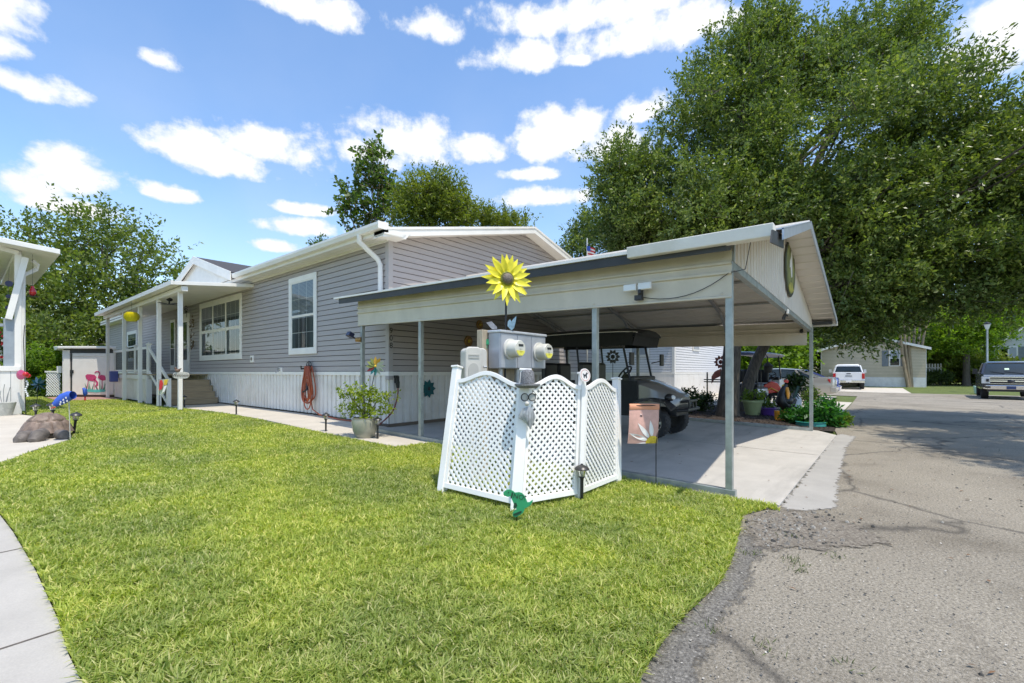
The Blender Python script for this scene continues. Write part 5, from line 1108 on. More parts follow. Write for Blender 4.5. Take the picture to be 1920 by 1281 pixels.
t2 = thing('oak_tree', 'leaning dark oak trunk rising to the right behind the carport post', 'tree', f2); b.build('trunk', bark, t2, smooth=True); quads_obj('crown', V, oak_leaf, t2)
# twigs hanging below the crown at the right
# trees on the left and behind the house
g1 = G(190, 742)
def ground_at(px, d): v = at(px, 700, d); return Vector((v.x, v.y, gz(v.x, v.y)))
TG = 'background trees'
tree('leafy_tree', 'tall pale green tree behind the white flamingo shed', 'tree', ground_at(205, 33), ground_at(205, 33) + Vector((0, 0, 3.2)), .22,
     [lobe(100, 470, 33, 75, 60), lobe(195, 450, 33, 80, 55), lobe(270, 510, 32, 60, 60), lobe(130, 560, 31, 110, 75), lobe(240, 590, 32, 85, 75), lobe(60, 600, 32, 70, 70), lobe(160, 650, 30, 120, 45), lobe(280, 640, 31, 60, 50)], 1600, 20, 0.28, left_leaf, bark, 31, twigs=260, length=(.9, 2.2), shell=.55, wratio=.55)
tree('leafy_tree', 'dark green tree behind the white neighbour porch', 'tree', ground_at(20, 28), ground_at(20, 28) + Vector((0, 0, 2)), .2, [lobe(-10, 600, 28, 90, 90), lobe(70, 640, 27, 70, 50), lobe(-80, 520, 28, 90, 100)], 900, 20, 0.26, left_leaf, bark, 32, TG, length=(.8, 1.8), wratio=.5)
tree('maple_tree', 'sparse tall tree with dark leaf clusters behind the house roof', 'tree', ground_at(700, 34), ground_at(700, 34) + Vector((0, 0, 6)), .16,
     [lobe(697, 285, 34, 20, 30), lobe(720, 300, 34, 14, 26), lobe(680, 340, 34, 38, 30), lobe(725, 350, 34, 28, 34), lobe(655, 385, 34, 34, 26), lobe(700, 400, 34, 50, 26), lobe(745, 385, 34, 26, 30), lobe(665, 425, 34, 30, 14)], 190, 16, 0.34, maple_leaf, bark_pale, 33, twigs=200, length=(.5, 1.2), wratio=.7, outward=.4, spread=1.2)
tree('leafy_tree', 'olive green round tree behind the house ridge', 'tree', ground_at(812, 30), ground_at(812, 30) + Vector((0, 0, 4)), .2, [lobe(800, 370, 30, 50, 42), lobe(835, 380, 30, 42, 50), lobe(780, 405, 30, 45, 35), lobe(860, 405, 30, 32, 30)], 1100, 22, 0.20, yel_leaf, bark, 34, TG, length=(.5, 1.3), twigs=80)
tree('leafy_tree', 'low olive tree showing just above the house ridge', 'tree', ground_at(925, 32), ground_at(925, 32) + Vector((0, 0, 4)), .2, [lobe(905, 415, 32, 40, 16), lobe(950, 425, 32, 45, 18)], 420, 20, 0.20, yel_leaf, bark, 35, TG, length=(.4, 1.1))
tree('leafy_tree', 'dark tree showing behind the right end of the house roof', 'tree', ground_at(1085, 26), ground_at(1085, 26) + Vector((0, 0, 4)), .18, [lobe(1085, 455, 26, 22, 28), lobe(1110, 430, 26, 25, 30), lobe(1075, 490, 26, 30, 30)], 420, 20, 0.17, oak_leaf, bark, 36, TG, length=(.4, 1.0))
tree('leafy_tree', 'small tree top just above the front gutter of the house', 'tree', ground_at(600, 46), ground_at(600, 46) + Vector((0, 0, 8)), .15, [lobe(602, 462, 46, 14, 12)], 50, 16, 0.3, maple_leaf, bark, 37, TG)
# wall of trees beyond the street
far = [(1560, 640, 60, 70, 70, dark_leaf, 'dark tree behind the left end of the tan house'), (1440, 640, 40, 60, 60, bright_leaf, 'sunlit tree seen under the carport behind the parked cars'), (1510, 600, 48, 55, 70, dark_leaf, 'dark tree between the carport post and the tan house'), (1390, 620, 52, 60, 80, dark_leaf, 'dark tree behind the leaning oak trunk'),
       (1650, 590, 62, 90, 60, bright_leaf, 'bright tree rising behind the roof of the tan house'), (1770, 650, 52, 60, 65, yel_leaf, 'yellow green bushy tree right of the tan house'), (1860, 600, 60, 80, 75, bright_leaf, 'bright green tree behind the street lamp'), (1940, 560, 62, 90, 100, bright_leaf, 'bright green tree above the cream house'), (1740, 560, 70, 110, 80, dark_leaf, 'tall dark tree far behind the street tree'), (1330, 600, 50, 60, 70, dark_leaf, 'dark tree behind the white neighbour house'), (1590, 560, 70, 90, 90, dark_leaf, 'tall dark tree far behind the tan house roof'), (2060, 600, 55, 110, 120, bright_leaf, 'bright green tree beyond the dark pickup, cut by the photo edge')]
for i, (px, py, d, rx, ry, lm, lab) in enumerate(far):
    f = ground_at(px, d); tree('leafy_tree', lab, 'tree', f, f + Vector((0, 0, 2.4)), .22, [lobe(px, py, d, rx, ry), lobe(px - rx * .5, py + ry * .4, d - 1, rx * .6, ry * .6), lobe(px + rx * .5, py + ry * .35, d - 1.5, rx * .6, ry * .6), lobe(px + rx * .1, py + ry * .8, d - 2, rx * .8, ry * .5)], 800, 18, 0.36, lm, bark, 50 + i, TG, length=(.8, 2.0), wratio=.55)
d = 37.0; f = ground_at(1812, d)
tree('street_tree', 'bright green street tree with a stout brown trunk near the lamp post', 'tree', f, at(1812, 655, d), .23, [lobe(1800, 615, d, 62, 36), lobe(1850, 600, d, 60, 42), lobe(1770, 640, d, 45, 24), lobe(1830, 640, d, 40, 22)], 900, 20, .26, bright_leaf, bark, 71, length=(.6, 1.5), twigs=60)
# crepe myrtle in front of the tan house
f = ground_at(1708, 36); t = thing('crepe_myrtle', 'multi stemmed pale crepe myrtle in front of the tan house', 'tree', f); b = MB()
for k, (x0, x1, y1) in enumerate(((1700, 1686, 610), (1704, 1694, 595), (1707, 1704, 600), (1710, 1716, 590), (1713, 1727, 600), (1715, 1735, 615))):
    p0 = ground_at(x0 + 3, 36); p0.z -= .05; b.tube([p0, lerp(p0, at(x1, y1, 36), .5) + Vector((.05 * (k % 2), .06, 0)), at(x1, y1, 36), at(x1 + (x1 - x0) * 1.2, y1 - 45, 36)], [.12, .10, .08, .03], 8)
b.build('trunk', bark_pale, t, smooth=True); V, *_ = sprigs(np.random.default_rng(9), [lobe(1690, 575, 36, 38, 28), lobe(1725, 570, 36, 38, 30), lobe(1708, 555, 36, 55, 25)], 340, 18, .2, length=(.4, 1.1)); quads_obj('crown', V, yel_leaf, t)

def shrub(name, label, foot, rx, ry, h, n, per, leaf, lm, seed, group=None, stems=6, cat='shrub', **kw):
    foot = Vector(foot); t = thing(name, label, cat, foot, group); rg = random.Random(seed); b = MB()
    for k in range(stems):
        a = rg.uniform(0, 6.28); b.tube([foot - Vector((0, 0, .03)), foot + Vector((math.cos(a) * rx * .3, math.sin(a) * ry * .3, h * .5)), foot + Vector((math.cos(a) * rx * .7, math.sin(a) * ry * .7, h * .85))], [.02 * h + .006, .012 * h + .004, .004], 5)
    b.build('stem', bark, t)
    k = dict(length=(h * .12, h * .3), shell=.5); k.update(kw)
    V, *_ = sprigs(np.random.default_rng(seed), [((foot.x, foot.y, foot.z + h * .52), (rx, ry, h * .46))], n, per, leaf, **k); quads_obj('foliage', V, lm, t); return t
SG = 'clipped shrubs along the tan house'
for i, (px, lab) in enumerate(((1668, 'low dark shrub at the left end of the row before the tan house'), (1692, 'low dark shrub behind the crepe myrtle stems'), (1733, 'low dark shrub just right of the crepe myrtle'), (1762, 'low dark shrub at the right end of the row beyond the tan house'))):
    shrub('clipped_shrub', lab, ground_at(px, 38), 1.1, .9, 1.15, 260, 16, .13, dark_leaf, 80 + i, SG)
for i, (px, d, h, lab) in enumerate(((1775, 40, 3.2, 'bushy light green hedge bush right of the tan house'), (1835, 40, 2.8, 'light green hedge bush behind the street tree trunk'), (1748, 41, 4.4, 'tall speckled bush beside the tan house corner'), (1872, 37, 2.0, 'light hedge bush behind the lamp post'))):
    shrub('hedge_bush', lab, ground_at(px, d), 2.4, 2.0, h, 420, 16, .30, yel_leaf, 90 + i, 'hedge bushes beyond the street')
shrub('vine_bush', 'bright lime green bush beside the flamingo shed', G(75, 742), .95, .9, 2.0, 520, 20, .15, bright_leaf, 96)

# ------------------------------------------------------------------ glazed pot with its bush and pinwheel
pp = G(684, 822)
pot = thing('plant_pot', 'grey green glazed round plant pot on the walk beside the carport', 'plant pot', pp)
b = MB(Matrix.Translation(pp)); b.lathe([(0.0, .0), (.12, .0), (.15, .02), (.195, .14), (.215, .27), (.205, .335), (.212, .345), (.20, .35), (.185, .33), (.0, .30)], 32); b.build('bowl', pot_glaze, pot, smooth=True)
b = MB(Matrix.Translation(pp)); b.lathe([(.0, .312), (.188, .308)], 20); b.build('soil', soil, pot)
bush_leaf = leafmat('potted_bush_leaves', [(0.10, 0.15, 0.012), (0.17, 0.235, 0.02), (0.28, 0.34, 0.035)], .4, .4)
bu = thing('potted_bush', 'yellow green leafy bush growing in the glazed pot', 'plant', pp + Vector((0, 0, .3))); kb = pp.dot(FW)
def bl(px, py, rx, ry, dd=0.0): return lobe(px, py, kb + dd, rx, ry)
bl_ = [bl(655, 735, 11, 9), bl(682, 748, 22, 16), bl(690, 772, 26, 14), bl(716, 742, 11, 12), bl(714, 765, 15, 16), bl(665, 762, 16, 12), bl(650, 778, 7, 8), bl(680, 735, 9, 10)]
b = MB()
for c, r in bl_: limb(b, pp + Vector((0, 0, .3)), c, .011, .004, .05, 4, int(c[0] * 999) % 97, 5)
b.build('stem', bark, bu, smooth=True); V, *_ = sprigs(np.random.default_rng(14), bl_, 150, 12, .055, wratio=.5, length=(.06, .16), shell=.6, spread=1.1); quads_obj('foliage', V, bush_leaf, bu)
pw = at(704, 687, kb + .1); pwt = thing('pinwheel', 'multicoloured metal flower pinwheel on a stake in the glazed pot', 'pinwheel', pp + Vector((.03, .0, .3)))
b = MB(); b.tube([pp + Vector((.03, 0, .3)), at(693, 745, kb + .1), pw + FW * .03], .007, 6); b.build('stake', black_metal, pwt)
R = rot_to(-FW)
pcs = [M('petal_olive', (.20, .22, .05), .35, .4), M('petal_gold', (.55, .33, .05), .35, .4), M('petal_pale', (.55, .6, .55), .3, .4), M('petal_teal', (.05, .22, .2), .35, .4), M('petal_red', (.28, .04, .03), .35, .4)]
for k in range(12):
    a = 2*math.pi*k/12; T = Matrix.Translation(pw) @ R.to_4x4() @ Matrix.Rotation(a, 4, 'Z') @ Matrix.Rotation(.45, 4, 'X'); b = MB(T); b.prism(petal(.15, .065, 6, 0, .02), (0, 0, 0), RX, RY, .003); b.build('blade', pcs[(2, 2, 1, 1, 0, 0, 0, 4, 3, 3, 2, 2)[k]], pwt)
b = MB(); b.ball(pw - FW * .01, .022, 10, 8); b.build('hub', gold, pwt, smooth=True)

# ------------------------------------------------------------------ bed behind the carport
def flower_stake(label, px, py, d, r, n, m, col2, petals_name='petal', off=0):
    c = at(px, py, d); f = Vector((c.x, c.y, gz(c.x, c.y))); t = thing('flower_stake', label, 'garden ornament', f)
    b = MB(); b.tube([f, c], .008, 6); b.build('stake', black_metal, t)
    b = MB()
    for k in range(n):
        a = 2*math.pi*k/n + off; pc = c + (RT * math.cos(a) + RZ * math.sin(a)) * r * .66; b.prism(petal(r * .62, r * .42, 6, a, 0), c + (RT * math.cos(a) + RZ * math.sin(a)) * r * .38, RT, RZ, .006 + .001 * (k % 3))
    b.lathe([(r * .18, 0), (r * .26, .01), (r * .3, 0)], 14, c, R); b.build('petals', m, t); b = MB(); b.ball(c, r * .12, 8, 6); b.build('flower_centre', col2, t); return t
flower_stake('black metal flower on a stake seen through the golf cart', 1149, 669, 11.6, .19, 10, black_metal, black_metal)
flower_stake('rust red metal flower on a stake beside the oak trunk', 1351, 679, 13.0, .2, 10, rust_red, rust_red)
def pot_thing(label, p, r0, r1, h, m, name='plant_pot'):
    t = thing(name, label, 'plant pot', p); b = MB(Matrix.Translation(p)); b.lathe([(0, 0), (r0, 0), (r1 * .97, h * .86), (r1 * 1.06, h * .86), (r1 * 1.06, h), (r1 * .95, h), (r1 * .9, h * .9), (0, h * .88)], 26); b.build('bowl', m, t, smooth=True)
    b = MB(Matrix.Translation(p)); b.lathe([(0, h * .9), (r1 * .9, h * .895)], 20); b.build('soil', soil, t); return t
g = G(1411, 779); pot_thing('pale green flower pot on the mulch beside the leaning trunk', g, .17, .26, .43, pot_green); kk = g.dot(FW)
fern = leafmat('fern_leaves', [(.05, .10, .015), (.10, .16, .02), (.2, .26, .05)], .4, .45)
shrub('potted_plant', 'sparse yellow green plant in the pale green pot', g + Vector((0, 0, .38)), .28, .28, .3, 40, 10, .09, fern, 101, cat='plant', length=(.08, .2))
g2 = G(1440, 780); pot_thing('small purple flower pot right of the green pot', g2, .16, .21, .24, pot_purple)
shrub('potted_plant', 'low plant spilling out of the purple pot', g2 + Vector((0, 0, .22)), .2, .2, .18, 30, 10, .07, fern, 102, cat='plant', length=(.05, .12))
PLN = 'leafy plants in the mulch bed'
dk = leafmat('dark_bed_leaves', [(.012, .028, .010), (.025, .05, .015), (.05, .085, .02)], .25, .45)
hosta = leafmat('hosta_leaves', [(.02, .09, .02), (.04, .15, .03), (.07, .2, .04)], .35, .4)
for i, (px, py, rx, h, lm, lf, lab) in enumerate(((1478, 793, .38, .45, hosta, .16, 'low green leafy plant beside the orange-legged rooster'), (1500, 798, .40, .5, hosta, .17, 'broad leaved green plant at the far carport post'), (1535, 800, .42, .8, hosta, .2, 'spiky green plant right of the far carport post'), (1470, 765, .35, .9, dk, .13, 'dark twiggy plant behind the rooster statue'), (1508, 765, .42, 1.0, fern, .12, 'tall light green plant behind the far carport post'),
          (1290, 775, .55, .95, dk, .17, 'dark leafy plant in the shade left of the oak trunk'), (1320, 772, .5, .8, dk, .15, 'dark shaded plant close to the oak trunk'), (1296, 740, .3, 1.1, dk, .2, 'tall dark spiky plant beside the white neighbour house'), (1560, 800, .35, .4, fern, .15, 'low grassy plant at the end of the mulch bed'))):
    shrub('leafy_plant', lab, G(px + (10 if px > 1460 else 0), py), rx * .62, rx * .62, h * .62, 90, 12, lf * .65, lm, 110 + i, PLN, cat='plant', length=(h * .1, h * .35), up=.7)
g = G(1520, 800); b = MB(Matrix.Translation(g)); b.lathe([(.26, 0), (.3, .03), (.28, .1), (.3, .11), (.27, .12), (.24, .04)], 24); o = b.build('garden_ring', pot_teal, smooth=True); tag(o, 'teal plastic edging ring round the plants at the far post', 'edging'); base(o, g)
# rooster statue
rp = G(1464, 789); s_ = rp.dot(FW) / FPX
ro = thing('rooster_statue', 'dark metal rooster statue with thick orange legs on the mulch', 'statue', rp)
def rp_(px, py, off=0): return rp + RT * ((px - 1466) * s_) + RZ * ((789 - py) * s_) - FW * off
for px in (1459, 1472):
    b = MB(); b.tube([rp_(px, 770), rp_(px, 786)], [.07, .06], 10)
    for dx in (-6, 0, 6): b.tube([rp_(px, 785), rp_(px + dx, 788.5, .12)], [.04, .03], 6)
    b.build('leg', orange_leg, ro, smooth=True)
b = MB(); b.tube([rp_(1493, 748), rp_(1486, 757), rp_(1474, 761), rp_(1467, 752), rp_(1468, 738), rp_(1472, 728), rp_(1476, 721)], [.05, .10, .15, .14, .09, .065, .05], 14); b.ball(rp_(1476, 752), (.16, .16, .17), 14, 10); b.build('body', black_metal, ro, smooth=True)
b = MB()
for k in range(6): b.tube([rp_(1488, 752), rp_(1494 + k, 740 - 3 * k), rp_(1500 + k * 1.5, 748 - 4 * k)], [.03, .035, .01], 6)
b.build('tail', M('dark_green_tail', (.02, .05, .035), .4, .4), ro, smooth=True)
b = MB(); b.tube([rp_(1475, 727, .04), rp_(1475, 738, .1), rp_(1473, 748, .15)], [.04, .05, .02], 8); b.build('neck_feathers', orange_leg, ro, smooth=True)
b = MB(); b.prism([(-4*s_, 0), (-3*s_, 5*s_), (-1*s_, 3*s_), (1*s_, 6*s_), (3*s_, 3*s_), (5*s_, 4*s_), (4*s_, -1*s_)], rp_(1475, 717), RT, RZ, .02); b.build('comb', red_paint, ro); b = MB(); b.tube([rp_(1473, 722), rp_(1467, 724)], [.03, .005], 8); b.build('beak', gold, ro)
# red motorbike
mb_ = G(1444, 764); mk = mb_.dot(FW) + .15; s_ = mk / FPX; mb0 = ground_at(1440, mk)
mo = thing('motorbike', 'red motorbike standing behind the flower pots', 'motorbike', mb0)
def mp(px, py, off=0): return at(px, py, mk - off)
for px, py in ((1452, 752), (1425, 748)):
    b = MB(); c = mp(px, py, .0); Rw = rot_to((-FW + RT * .3).normalized()); r = 15 * s_; b.lathe([(r - .04, -.05), (r, -.03), (r, .03), (r - .04, .05), (r - .07, .02), (r - .07, -.02), (r - .04, -.05)], 26, c, Rw); w = b.build('wheel', rubber, mo, smooth=True)
    b = MB()
    for k in range(8): a = 2*math.pi*k/8; v = Rw @ Vector((math.cos(a), math.sin(a), 0)); b.tube([c, c + v * (r - .06)], .008, 5)
    b.lathe([(0, .04), (.05, .03), (.05, -.03), (0, -.04)], 12, c, Rw); b.build('spokes', zinc, w)
b = MB(); b.loft([[mp(x, y - h, o_), mp(x, y + h, o_), mp(x, y + h, -o_), mp(x, y - h, -o_)] for x, y, h, o_ in ((1424, 738, 3, .05), (1434, 730, 9, .15), (1446, 726, 11, .18), (1458, 727, 9, .15), (1466, 733, 4, .06))]); b.build('fairing', red_paint, mo, smooth=True, bevel=.02)
b = MB(); b.tube([mp(1432, 735, .19), mp(1446, 728, .2), mp(1462, 736, .17)], .025, 6); b.build('stripe', orange_leg, mo)
b = MB(); b.tube([mp(1440, 716, .25), mp(1446, 712), mp(1452, 716, -.25)], .02, 6); b.tube([mp(1452, 750), mp(1447, 718)], .03, 6); b.cbox(mp(1438, 744), (.3, .25, .25)); b.build('frame', black_metal, mo)
# dark birdhouse on a pole, seat swing, iron bits
bh = G(1438, 772); bd_ = bh.dot(FW) + .2
t = thing('bird_house', 'dark round bird house hanging on a thin pole behind the carport', 'bird house', ground_at(1427, bd_))
b = MB(); b.tube([ground_at(1427, bd_), at(1427, 668, bd_), at(1434, 662, bd_), at(1440, 672, bd_)], .012, 6); b.build('pole', black_metal, t)
b = MB(); c = at(1440, 690, bd_); b.lathe([(0, -.15), (.10, -.15), (.13, -.02), (.11, .06), (.16, .05), (.04, .17), (0, .2)], 14, c); b.build('house_body', M('dark_brown_wood', (.05, .04, .03), .8, var=.4), t, smooth=True)
swd = 14.0; sw = ground_at(1350, swd)
t = thing('garden_chair', 'black metal garden chair with a rust red cushion beside the trunk', 'chair', sw); 
def sp3(px, py, off=0): return at(px, py, swd - off)
b = MB()
for px in (1326, 1352):
    for of in (0.25, -.25): b.tube([sp3(px, 745, of), sp3(px, 708, of)], .02, 6)
    b.tube([sp3(px, 708, .3), sp3(px, 708, -.3)], .025, 6); b.tube([sp3(px, 708, .3), sp3(px, 703, .34), sp3(px, 699, .28)], .02, 6)
for py in (716, 712): b.bar(sp3(1326, py, 0), sp3(1352, py, 0), .5, .03)
b.build('frame', black_metal, t, smooth=True)
b = MB(); b.loft([[sp3(x, y, .2) , sp3(x, y, -.2), sp3(x, y + 14, -.2), sp3(x, y + 14, .2)] for x, y in ((1334, 706), (1340, 697), (1350, 692), (1360, 695), (1364, 705))]); b.build('cushion', rust_red, t, smooth=True)
g = G(1393, 765); b = MB()
for k in range(4): b.tube([g + Vector((.05 * k, -.06 * k, 0)), g + Vector((.05 * k - .1 + .02 * k, -.06 * k, .9 + .1 * (k % 2)))], .012, 5)
o = b.build('garden_canes', copper, smooth=True); tag(o, 'bundle of thin brown garden canes beside the leaning trunk', 'canes'); base(o, g)
g = G(1491, 785); mt_ = thing('milk_can', 'pale metal milk can with a dark plant behind the rooster', 'can', g); b = MB(Matrix.Translation(g)); b.lathe([(0, 0), (.15, 0), (.15, .5), (.09, .62), (.09, .72), (.13, .78), (.11, .78), (.08, .7), (0, .68)], 18); b.build('body', zinc, mt_, smooth=True)
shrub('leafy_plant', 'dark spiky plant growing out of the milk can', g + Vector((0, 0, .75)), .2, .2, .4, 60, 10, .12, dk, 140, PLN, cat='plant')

# ------------------------------------------------------------------ vehicles
def wheel(parent, c, r, w, side, rim=chrome, axis=RX, spokes=7):
    """wheel whose axle lies along axis; side = +1/-1 for the outer face"""
    R = rot_to(Vector(axis) * side); b = MB()
    b.lathe([(r*.62, -w/2), (r*.93, -w/2), (r, -w*.33), (r, w*.33), (r*.93, w/2), (r*.64, w/2), (r*.62, w*.3), (r*.62, -w/2)], 30, c, R)
    for k in range(26):
        a = 2*math.pi*k/26; v = R @ Vector((math.cos(a), math.sin(a), 0)); t_ = R @ Vector((-math.sin(a), math.cos(a), 0)); n_ = R @ Vector((0, 0, 1))
        for sg in (-1, 1): p = Vector(c) + v * r * 1.005 + n_ * sg * w * .25; b.hexa([p - t_*.012 - n_*w*.2 - v*.02, p + t_*.012 - n_*w*.2 - v*.02, p + t_*.012 + n_*w*.2 - v*.02, p - t_*.012 + n_*w*.2 - v*.02], [p - t_*.01 - n_*w*.2, p + t_*.01 - n_*w*.2, p + t_*.01 + n_*w*.2, p - t_*.01 + n_*w*.2])
    wh = b.build('wheel', rubber, parent, smooth=True)
    b = MB(); b.lathe([(0, w*.28), (r*.16, w*.28), (r*.2, w*.22), (r*.14, w*.1), (0, w*.1)], 16, c, R); b.lathe([(r*.54, w*.3), (r*.62, w*.36), (r*.63, w*.3), (r*.6, w*.1), (r*.54, w*.3)], 30, c, R)
    for k in range(spokes):
        a = 2*math.pi*k/spokes; v = R @ Vector((math.cos(a), math.sin(a), 0)); n_ = R @ Vector((0, 0, 1)); b.bar(Vector(c) + v * r * .12 + n_ * w*.22, Vector(c) + v * r * .58 + n_ * w*.28, r * .15, r * .06, up=n_)
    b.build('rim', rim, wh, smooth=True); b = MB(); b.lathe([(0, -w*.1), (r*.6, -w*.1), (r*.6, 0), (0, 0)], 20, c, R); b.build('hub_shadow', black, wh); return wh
def golf_cart(label, body_m, roof_m, full=True):
    """origin on the ground, front towards -Y"""
    t = thing('golf_cart', label, 'golf cart')
    for x in (-.47, .47):
        for y in (-.95, 1.0): wheel(t, (x, y, .275), .275, .21, 1 if x > 0 else -1)
    def sec(y, w, z0, z1, rnd=.06): return [(-w, y, z0), (-w, y, z1 - rnd), (-w + rnd, y, z1), (-w*.3, y, z1 + rnd*.3), (w*.3, y, z1 + rnd*.3), (w - rnd, y, z1), (w, y, z1 - rnd), (w, y, z0)]
    b = MB(); b.loft([sec(-.42, .50, .62, 1.0), sec(-.60, .52, .58, 1.0), sec(-.85, .50, .56, .93), sec(-1.12, .44, .55, .82), sec(-1.30, .36, .55, .72), sec(-1.34, .30, .58, .68)]); b.build('hood', body_m, t, smooth=True)
    for sx in (-1, 1):
        b = MB(); b.ball((sx * .36, -1.19, .70), (.11, .09, .07), 14, 8, Matrix.Rotation(.25 * sx, 3, 'Z')); b.build('headlight', black, t, smooth=True)
        b = MB(); b.ball((sx * .37, -1.235, .705), (.065, .06, .045), 12, 8); b.build('headlight_lens', clear_lens, t, smooth=True)
        b = MB(); b.loft([[(sx * (.40 + .2 * k2), y, z - .02), (sx * (.40 + .2 * k2), y, z + .012)] if False else [(sx*.36, y, z), (sx*.62, y, z - .03), (sx*.62, y, z), (sx*.36, y, z + .035)] for y, z, k2 in ((-.60, .60, 0), (-.72, .66, 0), (-.95, .68, 0), (-1.18, .64, 0), (-1.30, .52, 0))]); b.build('fender', black, t, smooth=True)
        b = MB(); b.tube([(sx * .6, -.66, .60), (sx * .615, -.95, .665), (sx * .6, -1.2, .63)], .008, 6); b.build('fender_trim', chrome, t)
    b = MB(); b.box((-.5, -.55, .36), (.5, .62, .43)); b.box((-.52, .6, .36), (.52, 1.5, .70)); b.box((-.3, -1.3, .38), (.3, -.5, .56)); b.build('floor_pan', black, t, bevel=.02)
    b = MB(); b.tube([(-.35, -1.3, .48), (-.3, -1.47, .5), (.3, -1.47, .5), (.35, -1.3, .48)], .028, 8); b.tube([(-.25, -1.3, .62), (-.22, -1.46, .64), (.22, -1.46, .64), (.25, -1.3, .62)], .022, 8)
    for x in (-.18, 0, .18): b.tube([(x, -1.47, .5), (x, -1.46, .65)], .016, 6)
    b.build('brush_guard', black_metal, t, smooth=True)
    for y, nm in ((.28, 'seat'), (1.15, 'seat')):
        b = MB(); b.box((-.52, y - .25, .66), (.52, y + .25, .82)); s = b.build(nm, black, t, bevel=.05); b = MB()
        for sx in (-1, 1): b.box((sx*.27 - .25, y + .2, .86), (sx*.27 + .25, y + .31, 1.32))
        b.build('backrest', black, t, bevel=.05)
    b = MB(); b.box((-.5, .05, .42), (.5, .55, .66)); b.box((-.53, .5, .42), (.53, 1.45, .66)); b.build('seat_box', body_m, t, bevel=.03)
    b = MB(); c = Vector((-.26, -.30, 1.10)); Rw = rot_to((0, .75, .6)); n = 26; pts = [c + Rw @ Vector((.17*math.cos(2*math.pi*k/n), .17*math.sin(2*math.pi*k/n), 0)) for k in range(n+1)]
    b.tube(pts, .017, 8, cap=False)
    for a in (0.5, 2.6, 4.7): b.tube([c, c + Rw @ Vector((.17*math.cos(a), .17*math.sin(a), 0))], .016, 6)
    b.tube([c, c + Vector((0, -.22, -.25))], .03, 8); b.build('steering_wheel', black, t, smooth=True)
    b = MB(); b.box((-.5, -.60, .94), (.5, -.36, 1.06)); b.build('dashboard', black, t, bevel=.03)
    for sx in (-1, 1):
        MB().tube([(sx*.50, -.52, .98), (sx*.50, -.34, 1.80)], .022, 8).build('roof_strut', black_metal, t, smooth=True); MB().tube([(sx*.50, .52, .8), (sx*.5, .56, 1.3), (sx*.50, .62, 1.80)], .02, 8).build('roof_strut', black_metal, t, smooth=True); MB().tube([(sx*.50, 1.4, .7), (sx*.46, 1.42, 1.2), (sx*.5, 1.5, 1.82)], .02, 8).build('roof_strut', black_metal, t, smooth=True)
    b = MB(); f = lambda y, w, z: [(-w, y, z), (-w*.6, y, z + .05), (0, y, z + .065), (w*.6, y, z + .05), (w, y, z), (w, y, z - .035), (-w, y, z - .035)]
    b.loft([f(-.72, .45, 1.80), f(-.66, .56, 1.835), f(-.4, .60, 1.87), f(.5, .61, 1.89), f(1.5, .60, 1.88), f(1.68, .56, 1.85)]); b.build('roof', roof_m, t, smooth=True)
    b = MB(); b.tube([(-.58, -.66, 1.83), (-.615, -.4, 1.845), (-.62, .5, 1.86), (-.61, 1.5, 1.85)], .007, 6); b.tube([(-.58, -.67, 1.825), (.58, -.67, 1.825)], .007, 6); b.build('roof_piping', white, t)
    if full:
        b = MB()
        for sx in (-1, 1): b.hexa([(sx*.585, -.60, 1.60), (sx*.60, 1.6, 1.62), (sx*.59, 1.6, 1.62), (sx*.575, -.60, 1.60)], [(sx*.60, -.62, 1.83), (sx*.61, 1.6, 1.85), (sx*.60, 1.6, 1.85), (sx*.59, -.62, 1.83)])
        b.hexa([(-.57, -.60, 1.60), (.57, -.60, 1.60), (.57, -.59, 1.60), (-.57, -.59, 1.60)], [(-.57, -.66, 1.82), (.57, -.66, 1.82), (.57, -.65, 1.82), (-.57, -.65, 1.82)]); b.build('rolled_curtain', black_cloth, t)
        b = MB(); b.add([(-.50, -.56, 1.0), (.50, -.56, 1.0), (.5, -.42, 1.62), (-.5, -.42, 1.62)], [(0, 1, 2, 3)]); b.build('windshield', clear_sheet, t)
        b = MB()
        for y0, y1 in ((-.68, .05), (.62, 1.45)): b = MB(); b.hexa([(-.555, y0, .40), (-.555, y1, .40), (-.545, y1, .40), (-.545, y0, .40)], [(-.545, y0, .98), (-.535, y1, .98), (-.525, y1, .98), (-.535, y0, .98)]); b.build('door_panel', black_cloth, t)
        b = MB(); b.add([(-.555, -.5, .98), (-.56, .05, .98), (-.58, .05, 1.60), (-.575, -.45, 1.60)], [(3, 2, 1, 0)]); b.build('side_window', clear_sheet, t)
        for sx in (-1, 1):
            b = MB(); b.tube([(sx*.52, -.5, 1.3), (sx*.66, -.62, 1.34)], .012, 6); b.cbox((sx*.70, -.64, 1.36), (.14, .04, .22)); b.build('mirror', black, t, bevel=.01)
    return t
cart = golf_cart('black roofed golf cart with silver hood parked under the carport', cart_paint, black_cloth)
place(cart, (8.20, 4.06, gz(8.2, 4.06) + .014)); cart.scale = (1, 1, 1.03)
c2 = golf_cart('golf cart with blue grey roof beyond the oak trunk', white_paint, M('blue_grey_roof', (.13, .15, .26), .4), False)
cd_ = 16.6; p = at(1425, 700, cd_); place(c2, (p.x, p.y, gz(p.x, p.y)), rad(78))

